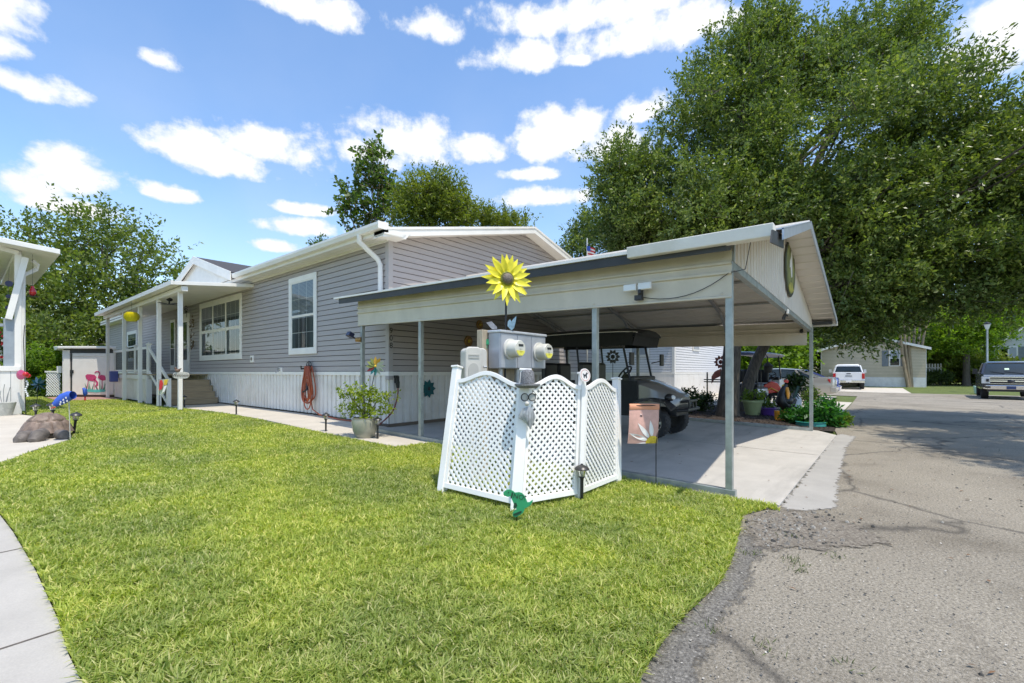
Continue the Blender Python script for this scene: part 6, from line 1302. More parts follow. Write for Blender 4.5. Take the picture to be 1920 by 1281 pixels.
def sedan(label, paint):
    """origin on the ground under the middle, front towards +Y"""
    t = thing('parked_car', label, 'car')
    def S(y, hw, zb_, zs, zt): return [(-hw*.9, y, zb_), (-hw, y, zb_ + .15), (-hw, y, zs), (-hw*.93, y, zt - .02), (-hw*.6, y, zt), (hw*.6, y, zt), (hw*.93, y, zt - .02), (hw, y, zs), (hw, y, zb_ + .15), (hw*.9, y, zb_)]
    b = MB(); b.loft([S(-2.35, .70, .42, .72, .90), S(-2.28, .80, .30, .78, 1.0), S(-1.9, .88, .22, .82, 1.03), S(-1.0, .9, .2, .82, .98), S(.9, .9, .2, .80, .97), S(1.5, .88, .2, .76, .90), S(2.1, .82, .22, .66, .76), S(2.35, .66, .34, .58, .64)]); b.build('body', paint, t, smooth=True)
    def g_(y, hw, z, z0=.94): return [(-hw*1.06, y, z0), (-hw, y, z - .05), (-hw*.75, y, z), (hw*.75, y, z), (hw, y, z - .05), (hw*1.06, y, z0)]
    b = MB(); b.loft([[(-.80, -1.75, .98), (-.78, -1.74, .99), (-.6, -1.72, 1.0), (.6, -1.72, 1.0), (.78, -1.74, .99), (.80, -1.75, .98)], g_(-1.0, .66, 1.36), g_(-.3, .68, 1.43), g_(.35, .67, 1.41), [(-.80, 1.25, .93), (-.78, 1.24, .94), (-.6, 1.22, .95), (.6, 1.22, .95), (.78, 1.24, .94), (.8, 1.25, .93)]]); b.build('window', car_glass, t, smooth=True)
    b = MB()
    b.loft([[(-.66, -1.06, 1.345), (-.5, -1.08, 1.375), (.5, -1.08, 1.375), (.66, -1.06, 1.345)], [(-.69, -.9, 1.37), (-.5, -.9, 1.405), (.5, -.9, 1.405), (.69, -.9, 1.37)], [(-.7, -.3, 1.405), (-.5, -.3, 1.45), (.5, -.3, 1.45), (.7, -.3, 1.405)], [(-.69, .35, 1.385), (-.5, .35, 1.43), (.5, .35, 1.43), (.69, .35, 1.385)], [(-.66, .5, 1.35), (-.5, .52, 1.37), (.5, .52, 1.37), (.66, .5, 1.35)]])
    for sx in (-1, 1):
        for p0, p1 in (((.80, -1.72, .99), (.68, -1.0, 1.35)), ((.74, -.25, .96), (.7, -.25, 1.4)), ((.80, 1.22, .95), (.685, .4, 1.39)), ((.78, -1.1, .98), (.69, -.85, 1.36))): b.bar((sx*p0[0], *p0[1:]), (sx*p1[0], *p1[1:]), .05, .06)
    b.build('roof', paint, t, smooth=True)
    for x in (-.82, .82):
        for y in (-1.42, 1.40): wheel(t, (x, y, .32), .32, .2, 1 if x > 0 else -1, silver_paint, spokes=9)
    for sx in (-1, 1):
        b = MB(); b.hexa([(sx*.50, -2.34, .72), (sx*.82, -2.2, .74), (sx*.80, -2.1, .76), (sx*.5, -2.2, .74)], [(sx*.52, -2.335, .90), (sx*.84, -2.19, .94), (sx*.82, -2.1, .96), (sx*.5, -2.2, .92)]); b.build('tail_light', red_light, t, bevel=.01)
        b = MB(); b.cbox((sx*.96, .78, 1.0), (.12, .08, .12)); b.build('mirror', paint, t, bevel=.02); b = MB(); 
        for y in (-.55, .5): b.cbox((sx*.905, y, .84), (.02, .16, .03))
        b.build('door_handle', chrome, t)
    b = MB(); b.hexa([(-.78, -2.40, .34), (.78, -2.40, .34), (.84, -2.2, .34), (-.84, -2.2, .34)], [(-.78, -2.42, .58), (.78, -2.42, .58), (.86, -2.2, .6), (-.86, -2.2, .6)]); b.build('bumper', paint, t, bevel=.03)
    b = MB(); b.cbox((0, -2.365, .78), (.32, .02, .15)); b.build('number_plate', white, t); return t
place(sedan('silver sedan parked beyond the mulch bed with red tail light showing', silver_paint), (25.4, 4.0, gz(25.4, 4)), 0)
place(sedan('blue car parked just behind the silver sedan', blue_paint), (28.2, 4.05, gz(28.2, 4)), 0)

def pickup(label, paint, dark=False):
    """origin on the ground, front towards +Y"""
    t = thing('pickup_truck', label, 'pickup truck'); tr = chrome
    W = .98
    b = MB(); b.loft([[(-W, y, z0), (-W, y, z1 - .06), (-W + .06, y, z1), (W - .06, y, z1), (W, y, z1 - .06), (W, y, z0)] for y, z0, z1 in ((-2.9, .55, 1.32), (-1.1, .5, 1.32), (1.2, .48, 1.25), (1.3, .48, 1.27), (2.6, .52, 1.22), (2.85, .6, 1.14))]); b.build('body', paint, t, smooth=True)
    b = MB(); b.box((-W + .1, -2.8, 1.26), (W - .1, -1.15, 1.325)); b.build('bed_liner', black, t)
    cb = lambda y, hw, hw2, z: [(-hw, y, 1.26), (-hw2, y, z - .06), (-hw2 + .1, y, z), (hw2 - .1, y, z), (hw2, y, z - .06), (hw, y, 1.26)]
    b = MB(); b.loft([cb(-1.12, .90, .80, 1.30), cb(-.95, .90, .74, 1.84), cb(-.5, .91, .75, 1.92), cb(.35, .91, .75, 1.90), cb(.6, .91, .76, 1.82), [(-.90, 1.3, 1.25), (-.86, 1.29, 1.26), (-.7, 1.28, 1.27), (.7, 1.28, 1.27), (.86, 1.29, 1.26), (.90, 1.3, 1.25)]]); b.build('window', car_glass, t, smooth=True)
    b = MB(); b.loft([[(-hw, y, z - .07), (-hw + .12, y, z + .02), (hw - .12, y, z + .02), (hw, y, z - .07)] for y, hw, z in ((-1.0, .74, 1.83), (-.9, .77, 1.90), (-.4, .78, 1.94), (.35, .78, 1.92), (.58, .77, 1.85))])
    for sx in (-1, 1):
        for p0, p1 in (((.91, -1.12, 1.28), (.76, -.95, 1.85)), ((.91, -.15, 1.26), (.76, -.1, 1.86)), ((.90, 1.28, 1.25), (.77, .58, 1.82))): b.bar((sx*p0[0], *p0[1:]), (sx*p1[0], *p1[1:]), .09, .07)
    b.build('roof', paint, t, smooth=True)
    for x in (-.85, .85):
        for y in (-1.75, 1.85): wheel(t, (x, y, .40), .40, .27, 1 if x > 0 else -1, silver_paint)
    # back
    b = MB(); b.box((-.78, -2.93, .74), (.78, -2.9, 1.29)); tg = b.build('tailgate', paint, t, bevel=.012)
    b = MB(); b.cbox((0, -2.94, 1.2), (.26, .02, .06)); b.build('tailgate_handle', black, tg); b = MB(); b.cbox((0, -2.938, 1.02), (.42, .012, .05)); b.build('emblem', black, tg)
    for sx in (-1, 1): b = MB(); b.box((sx*.80 - .0 if sx > 0 else -.97, -2.935, .82), (.97 if sx > 0 else -.80, -2.88, 1.22)); b.build('tail_light', red_light, t, bevel=.01)
    b = MB(); b.box((-.98, -3.05, .52), (.98, -2.91, .72)); rb_ = b.build('rear_bumper', chrome if not dark else black_metal, t, bevel=.02)
    b = MB(); b.cbox((0, -3.055, .63), (.34, .014, .15)); b.build('number_plate', white, rb_); b = MB(); b.tube([(0, -3.02, .48), (0, -3.14, .5)], .04, 8); b.build('tow_hitch', black, rb_)
    # front
    b = MB(); b.box((-.70, 2.84, .72), (.70, 2.9, 1.13)); gr = b.build('grille', black, t, bevel=.01)
    b = MB(); b.box((-.72, 2.88, .89), (.72, 2.925, .95)); b.box((-.72, 2.88, 1.0), (.72, 2.922, 1.03)); b.box((-.74, 2.87, 1.10), (.74, 2.92, 1.14)); b.box((-.72, 2.88, .78), (.72, 2.922, .80)); b.build('grille_bar', chrome, gr)
    b = MB(); b.ball((0, 2.93, .92), (.13, .02, .055), 18, 8); b.build('emblem', navy_paint, gr, smooth=True)
    for sx in (-1, 1):
        b = MB(); b.hexa([(sx*.71, 2.91, .80), (sx*1.0, 2.86, .80), (sx*1.0, 2.55, .80), (sx*.71, 2.7, .8)], [(sx*.71, 2.90, 1.12), (sx*1.0, 2.84, 1.13), (sx*1.0, 2.45, 1.13), (sx*.71, 2.7, 1.12)]); h = b.build('headlight', clear_lens, t, bevel=.01)
        b = MB(); b.cbox((sx*.80, 2.905, .96), (.10, .03, .14)); b.build('headlamp_bulb', black, h)
        b = MB(); b.cbox((sx*.80, 2.99, .62), (.2, .05, .09)); b.build('fog_light', black, t)
        b = MB(); b.tube([(sx*.92, 1.0, 1.32), (sx*1.1, 1.02, 1.34)], .025, 8); b.cbox((sx*1.16, 1.0, 1.40), (.18, .12, .27)); b.build('mirror', paint if not dark else black, t, bevel=.03)
    b = MB(); b.hexa([(-.97, 2.75, .52), (-.80, 2.98, .5), (.80, 2.98, .5), (.97, 2.75, .52)], [(-.97, 2.75, .72), (-.80, 2.99, .72), (.80, 2.99, .72), (.97, 2.75, .72)]); b.build('front_bumper', chrome, t, bevel=.03)
    b = MB(); b.box((-.8, 2.5, .40), (.8, 2.9, .52)); b.build('valance', black, t)
    b = MB(); b.cbox((0, 2.995, .60), (.32, .014, .15)); b.build('front_plate', M('dark_blue_plate', (.03, .05, .14), .4), t)
    b = MB(); b.add([(-.08, 1.02, 1.485), (.08, 1.02, 1.485), (.08, .87, 1.60), (-.08, .87, 1.60)], [(0, 1, 2, 3)]); b.build('windscreen_sticker', M('pale_green_sticker', (.55, .7, .5), .5), t)
    b = MB(); b.bar((-.55, 1.28, 1.295), (.1, 1.15, 1.40), .02, .015); b.bar((.1, 1.28, 1.295), (.6, 1.15, 1.40), .02, .015); b.build('wiper', black, t); return t
wtp = ground_at(1588, 34.5); place(pickup('white pickup truck seen from behind in front of the tan house', white_paint), (wtp.x + 2.9, wtp.y + .1, gz(wtp.x, wtp.y)), rad(-86))
dtp = ground_at(1893, 22.2); place(pickup('dark pickup truck facing the viewer at the right edge of the road', navy_paint, True), (dtp.x + 2.87, dtp.y - .25, gz(dtp.x, dtp.y)), rad(86))

# ------------------------------------------------------------------ other houses
def simple_house(name, label, x0, y0, y1, eave, ridge, wm, depth=14, band=.75, win=()):
    """gable end facing -X at x0"""
    z0 = gz(x0, (y0 + y1) / 2); t = thing(name, label, 'house', (x0, (y0 + y1) / 2, z0)); ym = (y0 + y1) / 2; sl_ = (ridge - eave) / (ym - y0)
    def cl(z):
        if z < eave: return 0.0, y1 - y0
        k = (z - eave) / sl_; return (k, y1 - y0 - k) if k < (y1 - y0) / 2 else (0, -1)
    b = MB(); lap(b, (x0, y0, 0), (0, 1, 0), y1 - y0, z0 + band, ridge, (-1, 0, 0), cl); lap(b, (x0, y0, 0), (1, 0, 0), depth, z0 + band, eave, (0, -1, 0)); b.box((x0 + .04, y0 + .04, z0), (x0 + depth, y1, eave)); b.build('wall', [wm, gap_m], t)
    b = MB(); b.box((x0 - .015, y0 - .015, z0 - .2), (x0 + depth, y1 + .015, z0 + band)); b.build('skirting', white_dirty, t)
    b = MB()
    for ya, yb, za, zc in ((y0 - .3, ym, eave - .3 * sl_, ridge), (ym, y1 + .3, ridge, eave - .3 * sl_)): b.hexa([(x0 - .3, ya, za), (x0 + depth, ya, za), (x0 + depth, yb, zc), (x0 - .3, yb, zc)], [(x0 - .3, ya, za + .06), (x0 + depth, ya, za + .06), (x0 + depth, yb, zc + .06), (x0 - .3, yb, zc + .06)])
    b.build('roof', shingle, t); b = MB()
    for ya, yb, za, zc in ((y0 - .3, ym, eave - .3 * sl_, ridge), (ym, y1 + .3, ridge, eave - .3 * sl_)): b.hexa([(x0 - .33, ya, za - .12), (x0 - .3, ya, za - .12), (x0 - .3, yb, zc - .12), (x0 - .33, yb, zc - .12)], [(x0 - .33, ya, za + .07), (x0 - .3, ya, za + .07), (x0 - .3, yb, zc + .07), (x0 - .33, yb, zc + .07)])
    b.box((x0 - .02, y0 - .03, z0), (x0 + .1, y0, eave)); b.box((x0 - .02, y1, z0), (x0 + .1, y1 + .03, eave)); b.build('rake_board', white, t)
    for (ya, yb, za, zb2, sh) in win:
        b = MB(); b.box((x0 - .05, ya, za), (x0 - .02, yb, zb2)); w = b.build('window', white, t)
        b = MB(); b.box((x0 - .056, ya + .07, za + .07), (x0 - .051, yb - .07, za + (zb2 - za) * .48)); b.build('pane', car_glass, w); b = MB(); b.box((x0 - .056, ya + .07, za + (zb2 - za) * .52), (x0 - .051, yb - .07, zb2 - .07)); b.build('blind', blind_m, w)
        if sh:
            for s in (ya - .45, yb + .05): b = MB(); b.box((x0 - .045, s, za), (x0 - .02, s + .4, zb2)); b.build('shutter', shutter, w)
    return t
TX = 48.0
simple_house('tan_house', 'tan clapboard house with shuttered window across the street', TX, onX(1736, 660, TX).y, onX(1540, 660, TX).y, onX(1545, 655, TX).z - .05, onX(1632, 630, TX).z, tan_siding, win=((onX(1688, 660, TX).y, onX(1667, 660, TX).y, onX(1678, 687, TX).z, onX(1678, 657, TX).z, True),))
CX = 60.0
simple_house('cream_house', 'cream house with tall dark windows at the right edge of the photo', CX, onX(1990, 660, CX).y, onX(1860, 660, CX).y, onX(1862, 650, CX).z, onX(1925, 612, CX).z, cream, win=((onX(1875, 660, CX).y, onX(1866, 660, CX).y, onX(1870, 690, CX).z, onX(1870, 655, CX).z, True), (onX(1908, 660, CX).y, onX(1890, 660, CX).y, onX(1900, 690, CX).z, onX(1900, 650, CX).z, True)))
# white neighbour house behind the carport
NX, NY = 20.5, 7.3; nz = gz(NX, NY)
nh = thing('white_house', 'white clapboard house seen through the carport', 'house', (NX, NY, nz))
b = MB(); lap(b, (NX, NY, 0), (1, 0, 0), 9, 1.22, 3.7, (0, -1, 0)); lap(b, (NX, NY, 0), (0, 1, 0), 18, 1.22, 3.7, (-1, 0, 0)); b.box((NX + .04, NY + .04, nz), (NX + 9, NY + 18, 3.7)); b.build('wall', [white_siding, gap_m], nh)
b = MB(); b.box((NX - .02, NY - .02, nz - .2), (NX + 9.02, NY + 18, 1.14)); b.build('skirting', skirt_m, nh); b = MB(); b.box((NX - .03, NY - .03, 1.14), (NX + 9, NY + 18, 1.22)); b.box((NX - .025, NY - .025, 1.22), (NX + .1, NY + .1, 3.7)); b.build('trim', white, nh)
b = MB(); b.hexa([(NX - .3, NY - .3, 3.65), (NX + 9.3, NY - .3, 3.65), (NX + 9.3, NY + 18, 3.65), (NX - .3, NY + 18, 3.65)], [(NX + 4.4, NY - .3, 4.7), (NX + 4.6, NY - .3, 4.7), (NX + 4.6, NY + 18, 4.7), (NX + 4.4, NY + 18, 4.7)]); b.build('roof', shingle, nh)
b = MB(); w0, w1 = onY(1298, 650, NY), onY(1310, 659, NY); b.box((w0.x, NY - .05, w1.z), (w1.x, NY - .02, w0.z + .6)); w = b.build('window', white, nh); b = MB(); b.box((w0.x + .08, NY - .056, w1.z + .08), (w1.x - .08, NY - .051, w0.z + .52)); b.build('pane', blind_m, w)
w0 = onX(1215, 640, NX); b = MB(); ya, yb = onX(1218, 650, NX).y, onX(1182, 650, NX).y; b.box((NX - .05, ya, 1.95), (NX - .02, yb, 3.2)); w = b.build('window', white, nh); b = MB(); b.box((NX - .056, ya + .1, 2.05), (NX - .051, yb - .1, 3.1)); b.build('pane', blind_m, w)
# street lamp, bin
lp = ground_at(1851, 30); t = thing('street_lamp', 'grey green street lamp post with lantern behind the dark pickup', 'street lamp', lp)
b = MB(); b.tube([lp, lp + Vector((0, 0, .5)), lp + Vector((0, 0, .55)), at(1851, 618, 30)], [.1, .09, .06, .05], 10); b.build('pole', galv, t, smooth=True)
b = MB(); c = at(1851, 618, 30); b.lathe([(.06, 0), (.08, .04), (.17, .34), (.0, .34)], 8, c); b.build('lantern_glass', clear_lens, t); b = MB(); b.lathe([(.2, .34), (.16, .42), (.05, .5), (0, .56)], 8, c); b.build('lantern_cap', black_metal, t)
bn = ground_at(1838, 29); b = MB(); b.hexa([bn + Vector(v) for v in ((-.25, -.25, 0), (.25, -.25, 0), (.25, .25, 0), (-.25, .25, 0))], [bn + Vector(v) for v in ((-.3, -.3, .5), (.3, -.3, .5), (.3, .3, .5), (-.3, .3, .5))]); o = b.build('utility_box', M('pale_green_box', (.42, .58, .50), .5), bevel=.03); tag(o, 'pale green utility box on the grass left of the dark pickup', 'utility box'); base(o, bn)
ww = ground_at(1834, 35); w = thing('parked_car', 'white car mostly hidden behind the dark pickup', 'car', ww); ROOT.pop(w.name); bpy.data.objects.remove(w)
fp0 = ground_at(1739, 39); fe = thing('picket_fence', 'short white picket fence beside the tan house', 'fence', fp0)
b = MB()
for k in range(6): p = fp0 + Vector((0.0, -.18 * k, 0)); b.box((p.x, p.y, p.z), (p.x + .03, p.y + .1, p.z + 1.8))
b.build('pickets', white_dirty, fe); b = MB(); b.box((fp0.x + .03, fp0.y - .95, fp0.z + .4), (fp0.x + .08, fp0.y + .1, fp0.z + .5)); b.box((fp0.x + .03, fp0.y - .95, fp0.z + 1.4), (fp0.x + .08, fp0.y + .1, fp0.z + 1.5)); b.build('rails', white_dirty, fe)
# flag above the carport roof
fd = 13.3; fg = ground_at(1101, fd); t = thing('flag_pole', 'small flag with red and white stripes on a thin pole above the carport roof', 'flag', fg)
b = MB(); b.tube([fg, at(1101, 447, fd)], .018, 8); b.build('pole', white, t)
fm = [red_cloth, petal_white]
b = MB(); 
for k in range(9):
    y0 = 462 + k * 3.0; b.m = k % 2; x0, x1 = 1101 , 1116
    P = [at(x0 - .5, y0, fd - .02), at(x0 + 6, y0 + 1 , fd + .06), at(x1 - 3, y0 + 3, fd - .05), at(x1, y0 + 4.5, fd)]; Q = [at(x0 - .5, y0 + 3, fd - .02), at(x0 + 6, y0 + 4, fd + .06), at(x1 - 3, y0 + 6, fd - .05), at(x1, y0 + 7.5, fd)]
    b.add(P + Q, [(0, 4, 5, 1), (1, 5, 6, 2), (2, 6, 7, 3)])
b.build('striped_cloth', fm, t); b = MB(); b.add([at(1100.5, 461, fd - .03), at(1107, 462, fd + .05), at(1107, 472, fd + .05), at(1100.5, 470, fd - .03)], [(0, 3, 2, 1)]); b.build('blue_canton', blue_cloth, t)

# ------------------------------------------------------------------ stone turtle
tp = G(88, 822); ts = tp.dot(FW) / FPX
tur = thing('turtle_statue', 'large brown resin turtle statue at the edge of the patio', 'statue', tp)
TU = ray(88, 800); TU.z = 0; TU.normalize(); TR = Vector((TU.y, -TU.x, 0)); CT = TU.dot(FW); ts *= CT
def tq(px, py, off=0.0): return tp + TR * ((px - 88) * ts) + RZ * ((824 - py) * ts / CT) - TU * off
rgt = np.random.default_rng(4)
A_, B_, H_ = 45 * ts, 44 * ts, 47 * ts / CT
scut = [(0, 0, 1)] + [(math.cos(a) * .55, math.sin(a) * .55, .8) for a in [2*math.pi*k/6 + .2 for k in range(6)]] + [(math.cos(a) * .95, math.sin(a) * .95, .28) for a in [2*math.pi*k/11 + .1 for k in range(11)]]
scut = [Vector(s).normalized() for s in scut]
b = MB(); n, m = 72, 30; vs = []
for j in range(m + 1):
    th = math.pi / 2 * 1.02 * j / m
    for i in range(n):
        ph = 2*math.pi*i/n; d = Vector((math.sin(th)*math.cos(ph), math.sin(th)*math.sin(ph), math.cos(th))); ds_ = sorted((d - s).length for s in scut); e = ds_[1] - ds_[0]
        k = 1 + .085 * min(e / .13, 1) - .012 * math.sin(ds_[0] * 60) * min(e / .2, 1) * .4; fl_ = 1 + .16 * (j / m) ** 8
        p = tp + TR * (d.x * A_ * k * fl_ + 0.0) + TU * (d.y * B_ * k * fl_ + .12) + RZ * (d.z * H_ * .70 * k + 12 * ts / CT); vs.append(p + RZ * (d.x * -.0))
b.add(vs, [(j*n+i, j*n+(i+1) % n, (j+1)*n+(i+1) % n, (j+1)*n+i) for j in range(m) for i in range(n)]); b.add([tp + TU * .12 + RZ * 12 * ts] + vs[-n:], [(0, 1 + i, 1 + (i+1) % n) for i in range(n)]); b.build('shell', shell_m, tur, smooth=True)
b = MB(); b.lathe([(0, 0), (A_*.9, 0), (A_*.98, 8*ts), (A_*.9, 14*ts)], 40, tp + TU * .12); b.build('belly', skin_m, tur, smooth=True)
b = MB(); b.tube([tq(66, 815, .1), tq(56, 815, .2), tq(47, 816, .27), tq(40, 822, .32), tq(34, 828, .34)], [.06, .09, .10, .085, .035], 16)
b.ball(tq(38, 824, .36), (.012, .012, .012), 8, 6); b.build('head', skin_m, tur, smooth=True)
for a, b_, c, e in ((tq(80, 812, .25), tq(72, 814, .36), tq(66, 822, .40), .1), (tq(110, 815, .25), tq(118, 816, .32), tq(124, 824, .34), .085), (tq(60, 812, -.2), tq(56, 818, -.3), tq(54, 824, -.3), .08)):
    b = MB(); b.tube([a, b_, c, c - RZ * .03], [e * .9, e, e * .85, e * .6], 12)
    for k in (-1, 0, 1): b.ball(c - TU * .05 + TR * (k * .04) - RZ * .03, (.025, .04, .02), 8, 6)
    b.build('leg', skin_m, tur, smooth=True)

# ------------------------------------------------------------------ windsocks
wd = G(132, 829); wk = wd.dot(FW)
ws = thing('windsock', 'blue star windsock with a white and red tail on a pale rod by the turtle', 'windsock', wd)
b = MB(); top = at(129, 742, wk); b.tube([wd - RZ * .05, top, at(129, 739, wk)], .006, 6); b.build('rod', M('pale_rod', (.5, .48, .42), .5), ws)
path = [at(137, 741, wk), at(130, 742, wk), at(120, 747, wk), at(110, 754, wk - .05), at(103, 759, wk - .06)]
b = MB(); b.tube(path, [.06, .07, .078, .06, .04], 18, cap=False); b.build('sock', blue_cloth, ws, smooth=True)
b = MB(); b.loft([[at(112, 753, wk - .08), at(109, 761, wk - .02)], [at(104, 759, wk - .08), at(100, 763.5, wk - .02)], [at(97, 763, wk - .08), at(96, 765, wk - .02)]], cap=False, close=False); o = b.build('white_tail', petal_white, ws)
b = MB(); b.loft([[at(104, 762, wk - .1), at(104, 764.5, wk - .1)], [at(95, 765, wk - .1), at(95, 766.2, wk - .1)]], cap=False, close=False); b.build('red_tail', red_cloth, ws)
b = MB(); Rst = rot_to(-FW)
for px, py in ((124, 746), (119, 750), (114, 754), (120, 755), (113, 758), (126, 752)):
    st_ = [(.018 * (1 if k % 2 == 0 else .42) * math.cos(math.pi*k/5 + .3), .018 * (1 if k % 2 == 0 else .42) * math.sin(math.pi*k/5 + .3)) for k in range(10)]
    b.prism(st_, at(px, py, wk - .115), RT, RZ, .004)
b.build('stars', petal_white, ws)
# ------------------------------------------------------------------ white storage shed with flamingos
sd = 18.4; UX, UY = RT.copy(), FW.copy()
s0 = ground_at(117, sd); gsz = gz(s0.x, s0.y)
shed = thing('storage_shed', 'white vinyl storage shed painted with two pink flamingos', 'shed', ground_at(160, sd))
k_ = sd / FPX
def sq(px, z, off=0.0): v = at(px, 700, sd + off); return Vector((v.x, v.y, z))
zt = at(160, 652, sd).z
b = MB(); b.hexa([sq(117, gsz), sq(214, gsz), sq(214, gsz, 2), sq(117, gsz, 2)], [sq(117, zt - .05), sq(214, zt - .05), sq(214, zt - .05, 2), sq(117, zt - .05, 2)]); b.build('wall', white, shed)
b = MB(); b.hexa([sq(108, zt - .05, -.15), sq(218, zt - .05, -.15), sq(218, zt - .05, 2.1), sq(100, zt - .05, 2.1)], [sq(108, zt + .05, -.15), sq(218, zt + .05, -.15), sq(218, zt + .16, 2.1), sq(100, zt + .16, 2.1)]); b.build('roof', white, shed, bevel=.02)
b = MB(); b.hexa([sq(119, gsz + .02, -.03), sq(131, gsz + .02, -.03), sq(131, gsz + .02, 0), sq(119, gsz + .02, 0)], [sq(119, zt - .1, -.03), sq(131, zt - .1, -.03), sq(131, zt - .1, 0), sq(119, zt - .1, 0)])
b.hexa([sq(136, gsz + .12, -.03), sq(213, gsz + .12, -.03), sq(213, gsz + .12, 0), sq(136, gsz + .12, 0)], [sq(136, zt - .24, -.03), sq(213, zt - .24, -.03), sq(213, zt - .24, 0), sq(136, zt - .24, 0)])
b.hexa([sq(136, zt - .36, -.045), sq(213, zt - .36, -.045), sq(213, zt - .36, -.03), sq(136, zt - .36, -.03)], [sq(136, zt - .24, -.045), sq(213, zt - .24, -.045), sq(213, zt - .24, -.03), sq(136, zt - .24, -.03)])
dr_ = b.build('door', white, shed, bevel=.01)
b = MB(); b.hexa([sq(132, gsz + .03, -.02), sq(135, gsz + .03, -.02), sq(135, gsz + .03, 0), sq(132, gsz + .03, 0)], [sq(132, zt - .1, -.02), sq(135, zt - .1, -.02), sq(135, zt - .1, 0), sq(132, zt - .1, 0)]); b.hexa([sq(131, at(0, 700, sd).z, -.05), sq(138, at(0, 700, sd).z, -.05), sq(138, at(0, 700, sd).z, -.03), sq(131, at(0, 700, sd).z, -.03)], [sq(131, at(0, 694, sd).z, -.05), sq(138, at(0, 694, sd).z, -.05), sq(138, at(0, 694, sd).z, -.03), sq(131, at(0, 694, sd).z, -.03)]); b.build('door_gap_and_latch', black, shed)
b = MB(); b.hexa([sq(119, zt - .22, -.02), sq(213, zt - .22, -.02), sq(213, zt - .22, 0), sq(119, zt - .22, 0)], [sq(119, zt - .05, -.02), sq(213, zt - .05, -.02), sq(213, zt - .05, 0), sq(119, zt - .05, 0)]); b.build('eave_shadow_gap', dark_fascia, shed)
b = MB(); b.hexa([sq(117, gsz - .02, -.01), sq(214, gsz - .02, -.01), sq(214, gsz - .02, .1), sq(117, gsz - .02, .1)], [sq(117, gsz + .1, -.01), sq(214, gsz + .1, -.01), sq(214, gsz + .1, .1), sq(117, gsz + .1, .1)]); b.build('plinth', M('dark_brown_plinth', (.06, .04, .03), .8), shed)
def paint2(pts, m, name, off): b = MB(); b.prism([((x - 160) * k_, (741 - y) * k_) for x, y in pts], at(160, 741, sd - .036 - off), RT, RZ, .004); return b.build(name, m, dr_)
fb_ = [(160,705),(163,702),(170,702),(177,703),(181,707),(179,712),(174,715),(167,714),(162,711)]
paint2(fb_, flamingo, 'flamingo', 0); paint2([(178,710),(184,717),(184,723),(181,724),(184,730),(182,730),(178,724),(180,722),(181,718),(175,712)], flamingo, 'flamingo_neck', 0); paint2([(176,714),(177,714),(177,731),(176,731)], flamingo, 'flamingo_leg', .005); paint2([(165,713),(166,713),(163,731),(162,731)], flamingo, 'flamingo_leg', .005)
paint2([(186,707),(189,703),(196,704),(198,708),(198,713),(192,714),(187,712)], flamingo, 'flamingo', .001); paint2([(187,711),(183,708),(186,701),(184,698),(180,698),(178,700),(177,699),(180,696),(185,696),(188,700),(186,706),(189,708)], flamingo, 'flamingo_neck', .006); paint2([(191,713),(192,713),(192,731),(191,731)], flamingo, 'flamingo_leg', .006)
for x, l, w in ((163, -4, 14), (166, 1, 17), (169, -1, 12), (172, 4, 13), (183, -6, 12), (187, -1, 17), (190, 2, 15), (193, 5, 13), (195, 2, 18), (161, 2, 9)): paint2([(x - .9, 732), (x + 1.2, 732), (x + l, 732 - w)], reed, 'painted_reed', .003 + .0005 * abs(l))
paint2([(160,732),(166,730),(180,731),(192,730),(198,732),(196,735),(180,736),(166,735)], water_paint, 'painted_water', .008)
# lattice fence left of the shed
lf = ground_at(90, 18.9); fe = thing('lattice_fence', 'low white lattice panel beside the vine bush and shed', 'fence', lf)
b = MB(); z0, z1 = at(100, 742, 18.9).z, at(100, 697, 18.9).z
for sg in (-1, 1):
    for k in range(-8, 12):
        pts = []
        for j in range(25):
            t = j / 24; x = k * .11 + (t if sg > 0 else 1 - t) * (z1 - z0)
            if 0 <= x <= .62: pts.append((x, z0 + (z1 - z0) * t))
        if len(pts) > 1: p, q = [at(86, 700, 18.9 + .01 * sg) + RT * x + Vector((0, 0, z - at(86, 700, 18.9).z)) for x, z in (pts[0], pts[-1])]; b.bar(p, q, .035, .008, up=FW)
b.build('lattice', lattice_white, fe); b = MB(); b.bar(at(85, 697, 18.9), at(117, 697, 18.9), .06, .06); b.bar(at(109, 693, 18.88), at(117, 693, 18.88), .12, .28); b.build('rail', white, fe)
# red, white and blue fish sock near the shed
rf = ground_at(159, 15.5); t = thing('windsock', 'small blue and red windsock hanging before the shed door', 'windsock', rf)
b = MB(); b.tube([rf, at(159, 726, 15.5)], .006, 6); b.build('rod', black_metal, t); b = MB(); b.tube([at(156, 728, 15.45), at(159, 731, 15.45), at(160, 739, 15.45), at(159, 743, 15.45)], [.03, .06, .06, .02], 12); b.build('sock', blue_cloth, t, smooth=True); b = MB(); b.tube([at(159.5, 743, 15.45), at(159.5, 751, 15.45)], [.02, .025], 10); b.build('red_tail', red_cloth, t, smooth=True)
b = MB(); bb = ground_at(213, 17.4); b.box((bb.x - .12, bb.y - .12, at(213, 716, 17.4).z), (bb.x + .12, bb.y + .12, at(213, 696, 17.4).z)); o = b.build('storage_bin', M('blue_bin', (.07, .09, .30), .5), bevel=.02); tag(o, 'blue plastic bin on the deck end beside the shed', 'bin')

# ------------------------------------------------------------------ neighbour's porch at the left edge
nb_d = 11.6
npz = gz(*G(36, 778)[:2]); P0 = G(34, 777)
nbp = thing('neighbour_porch', 'white neighbour porch with sloped flat roof at the left edge', 'porch', P0)
pd = P0.dot(FW); ax = RT.copy()
def nq(px, py, off=0.0): return at(px, py, pd + off)
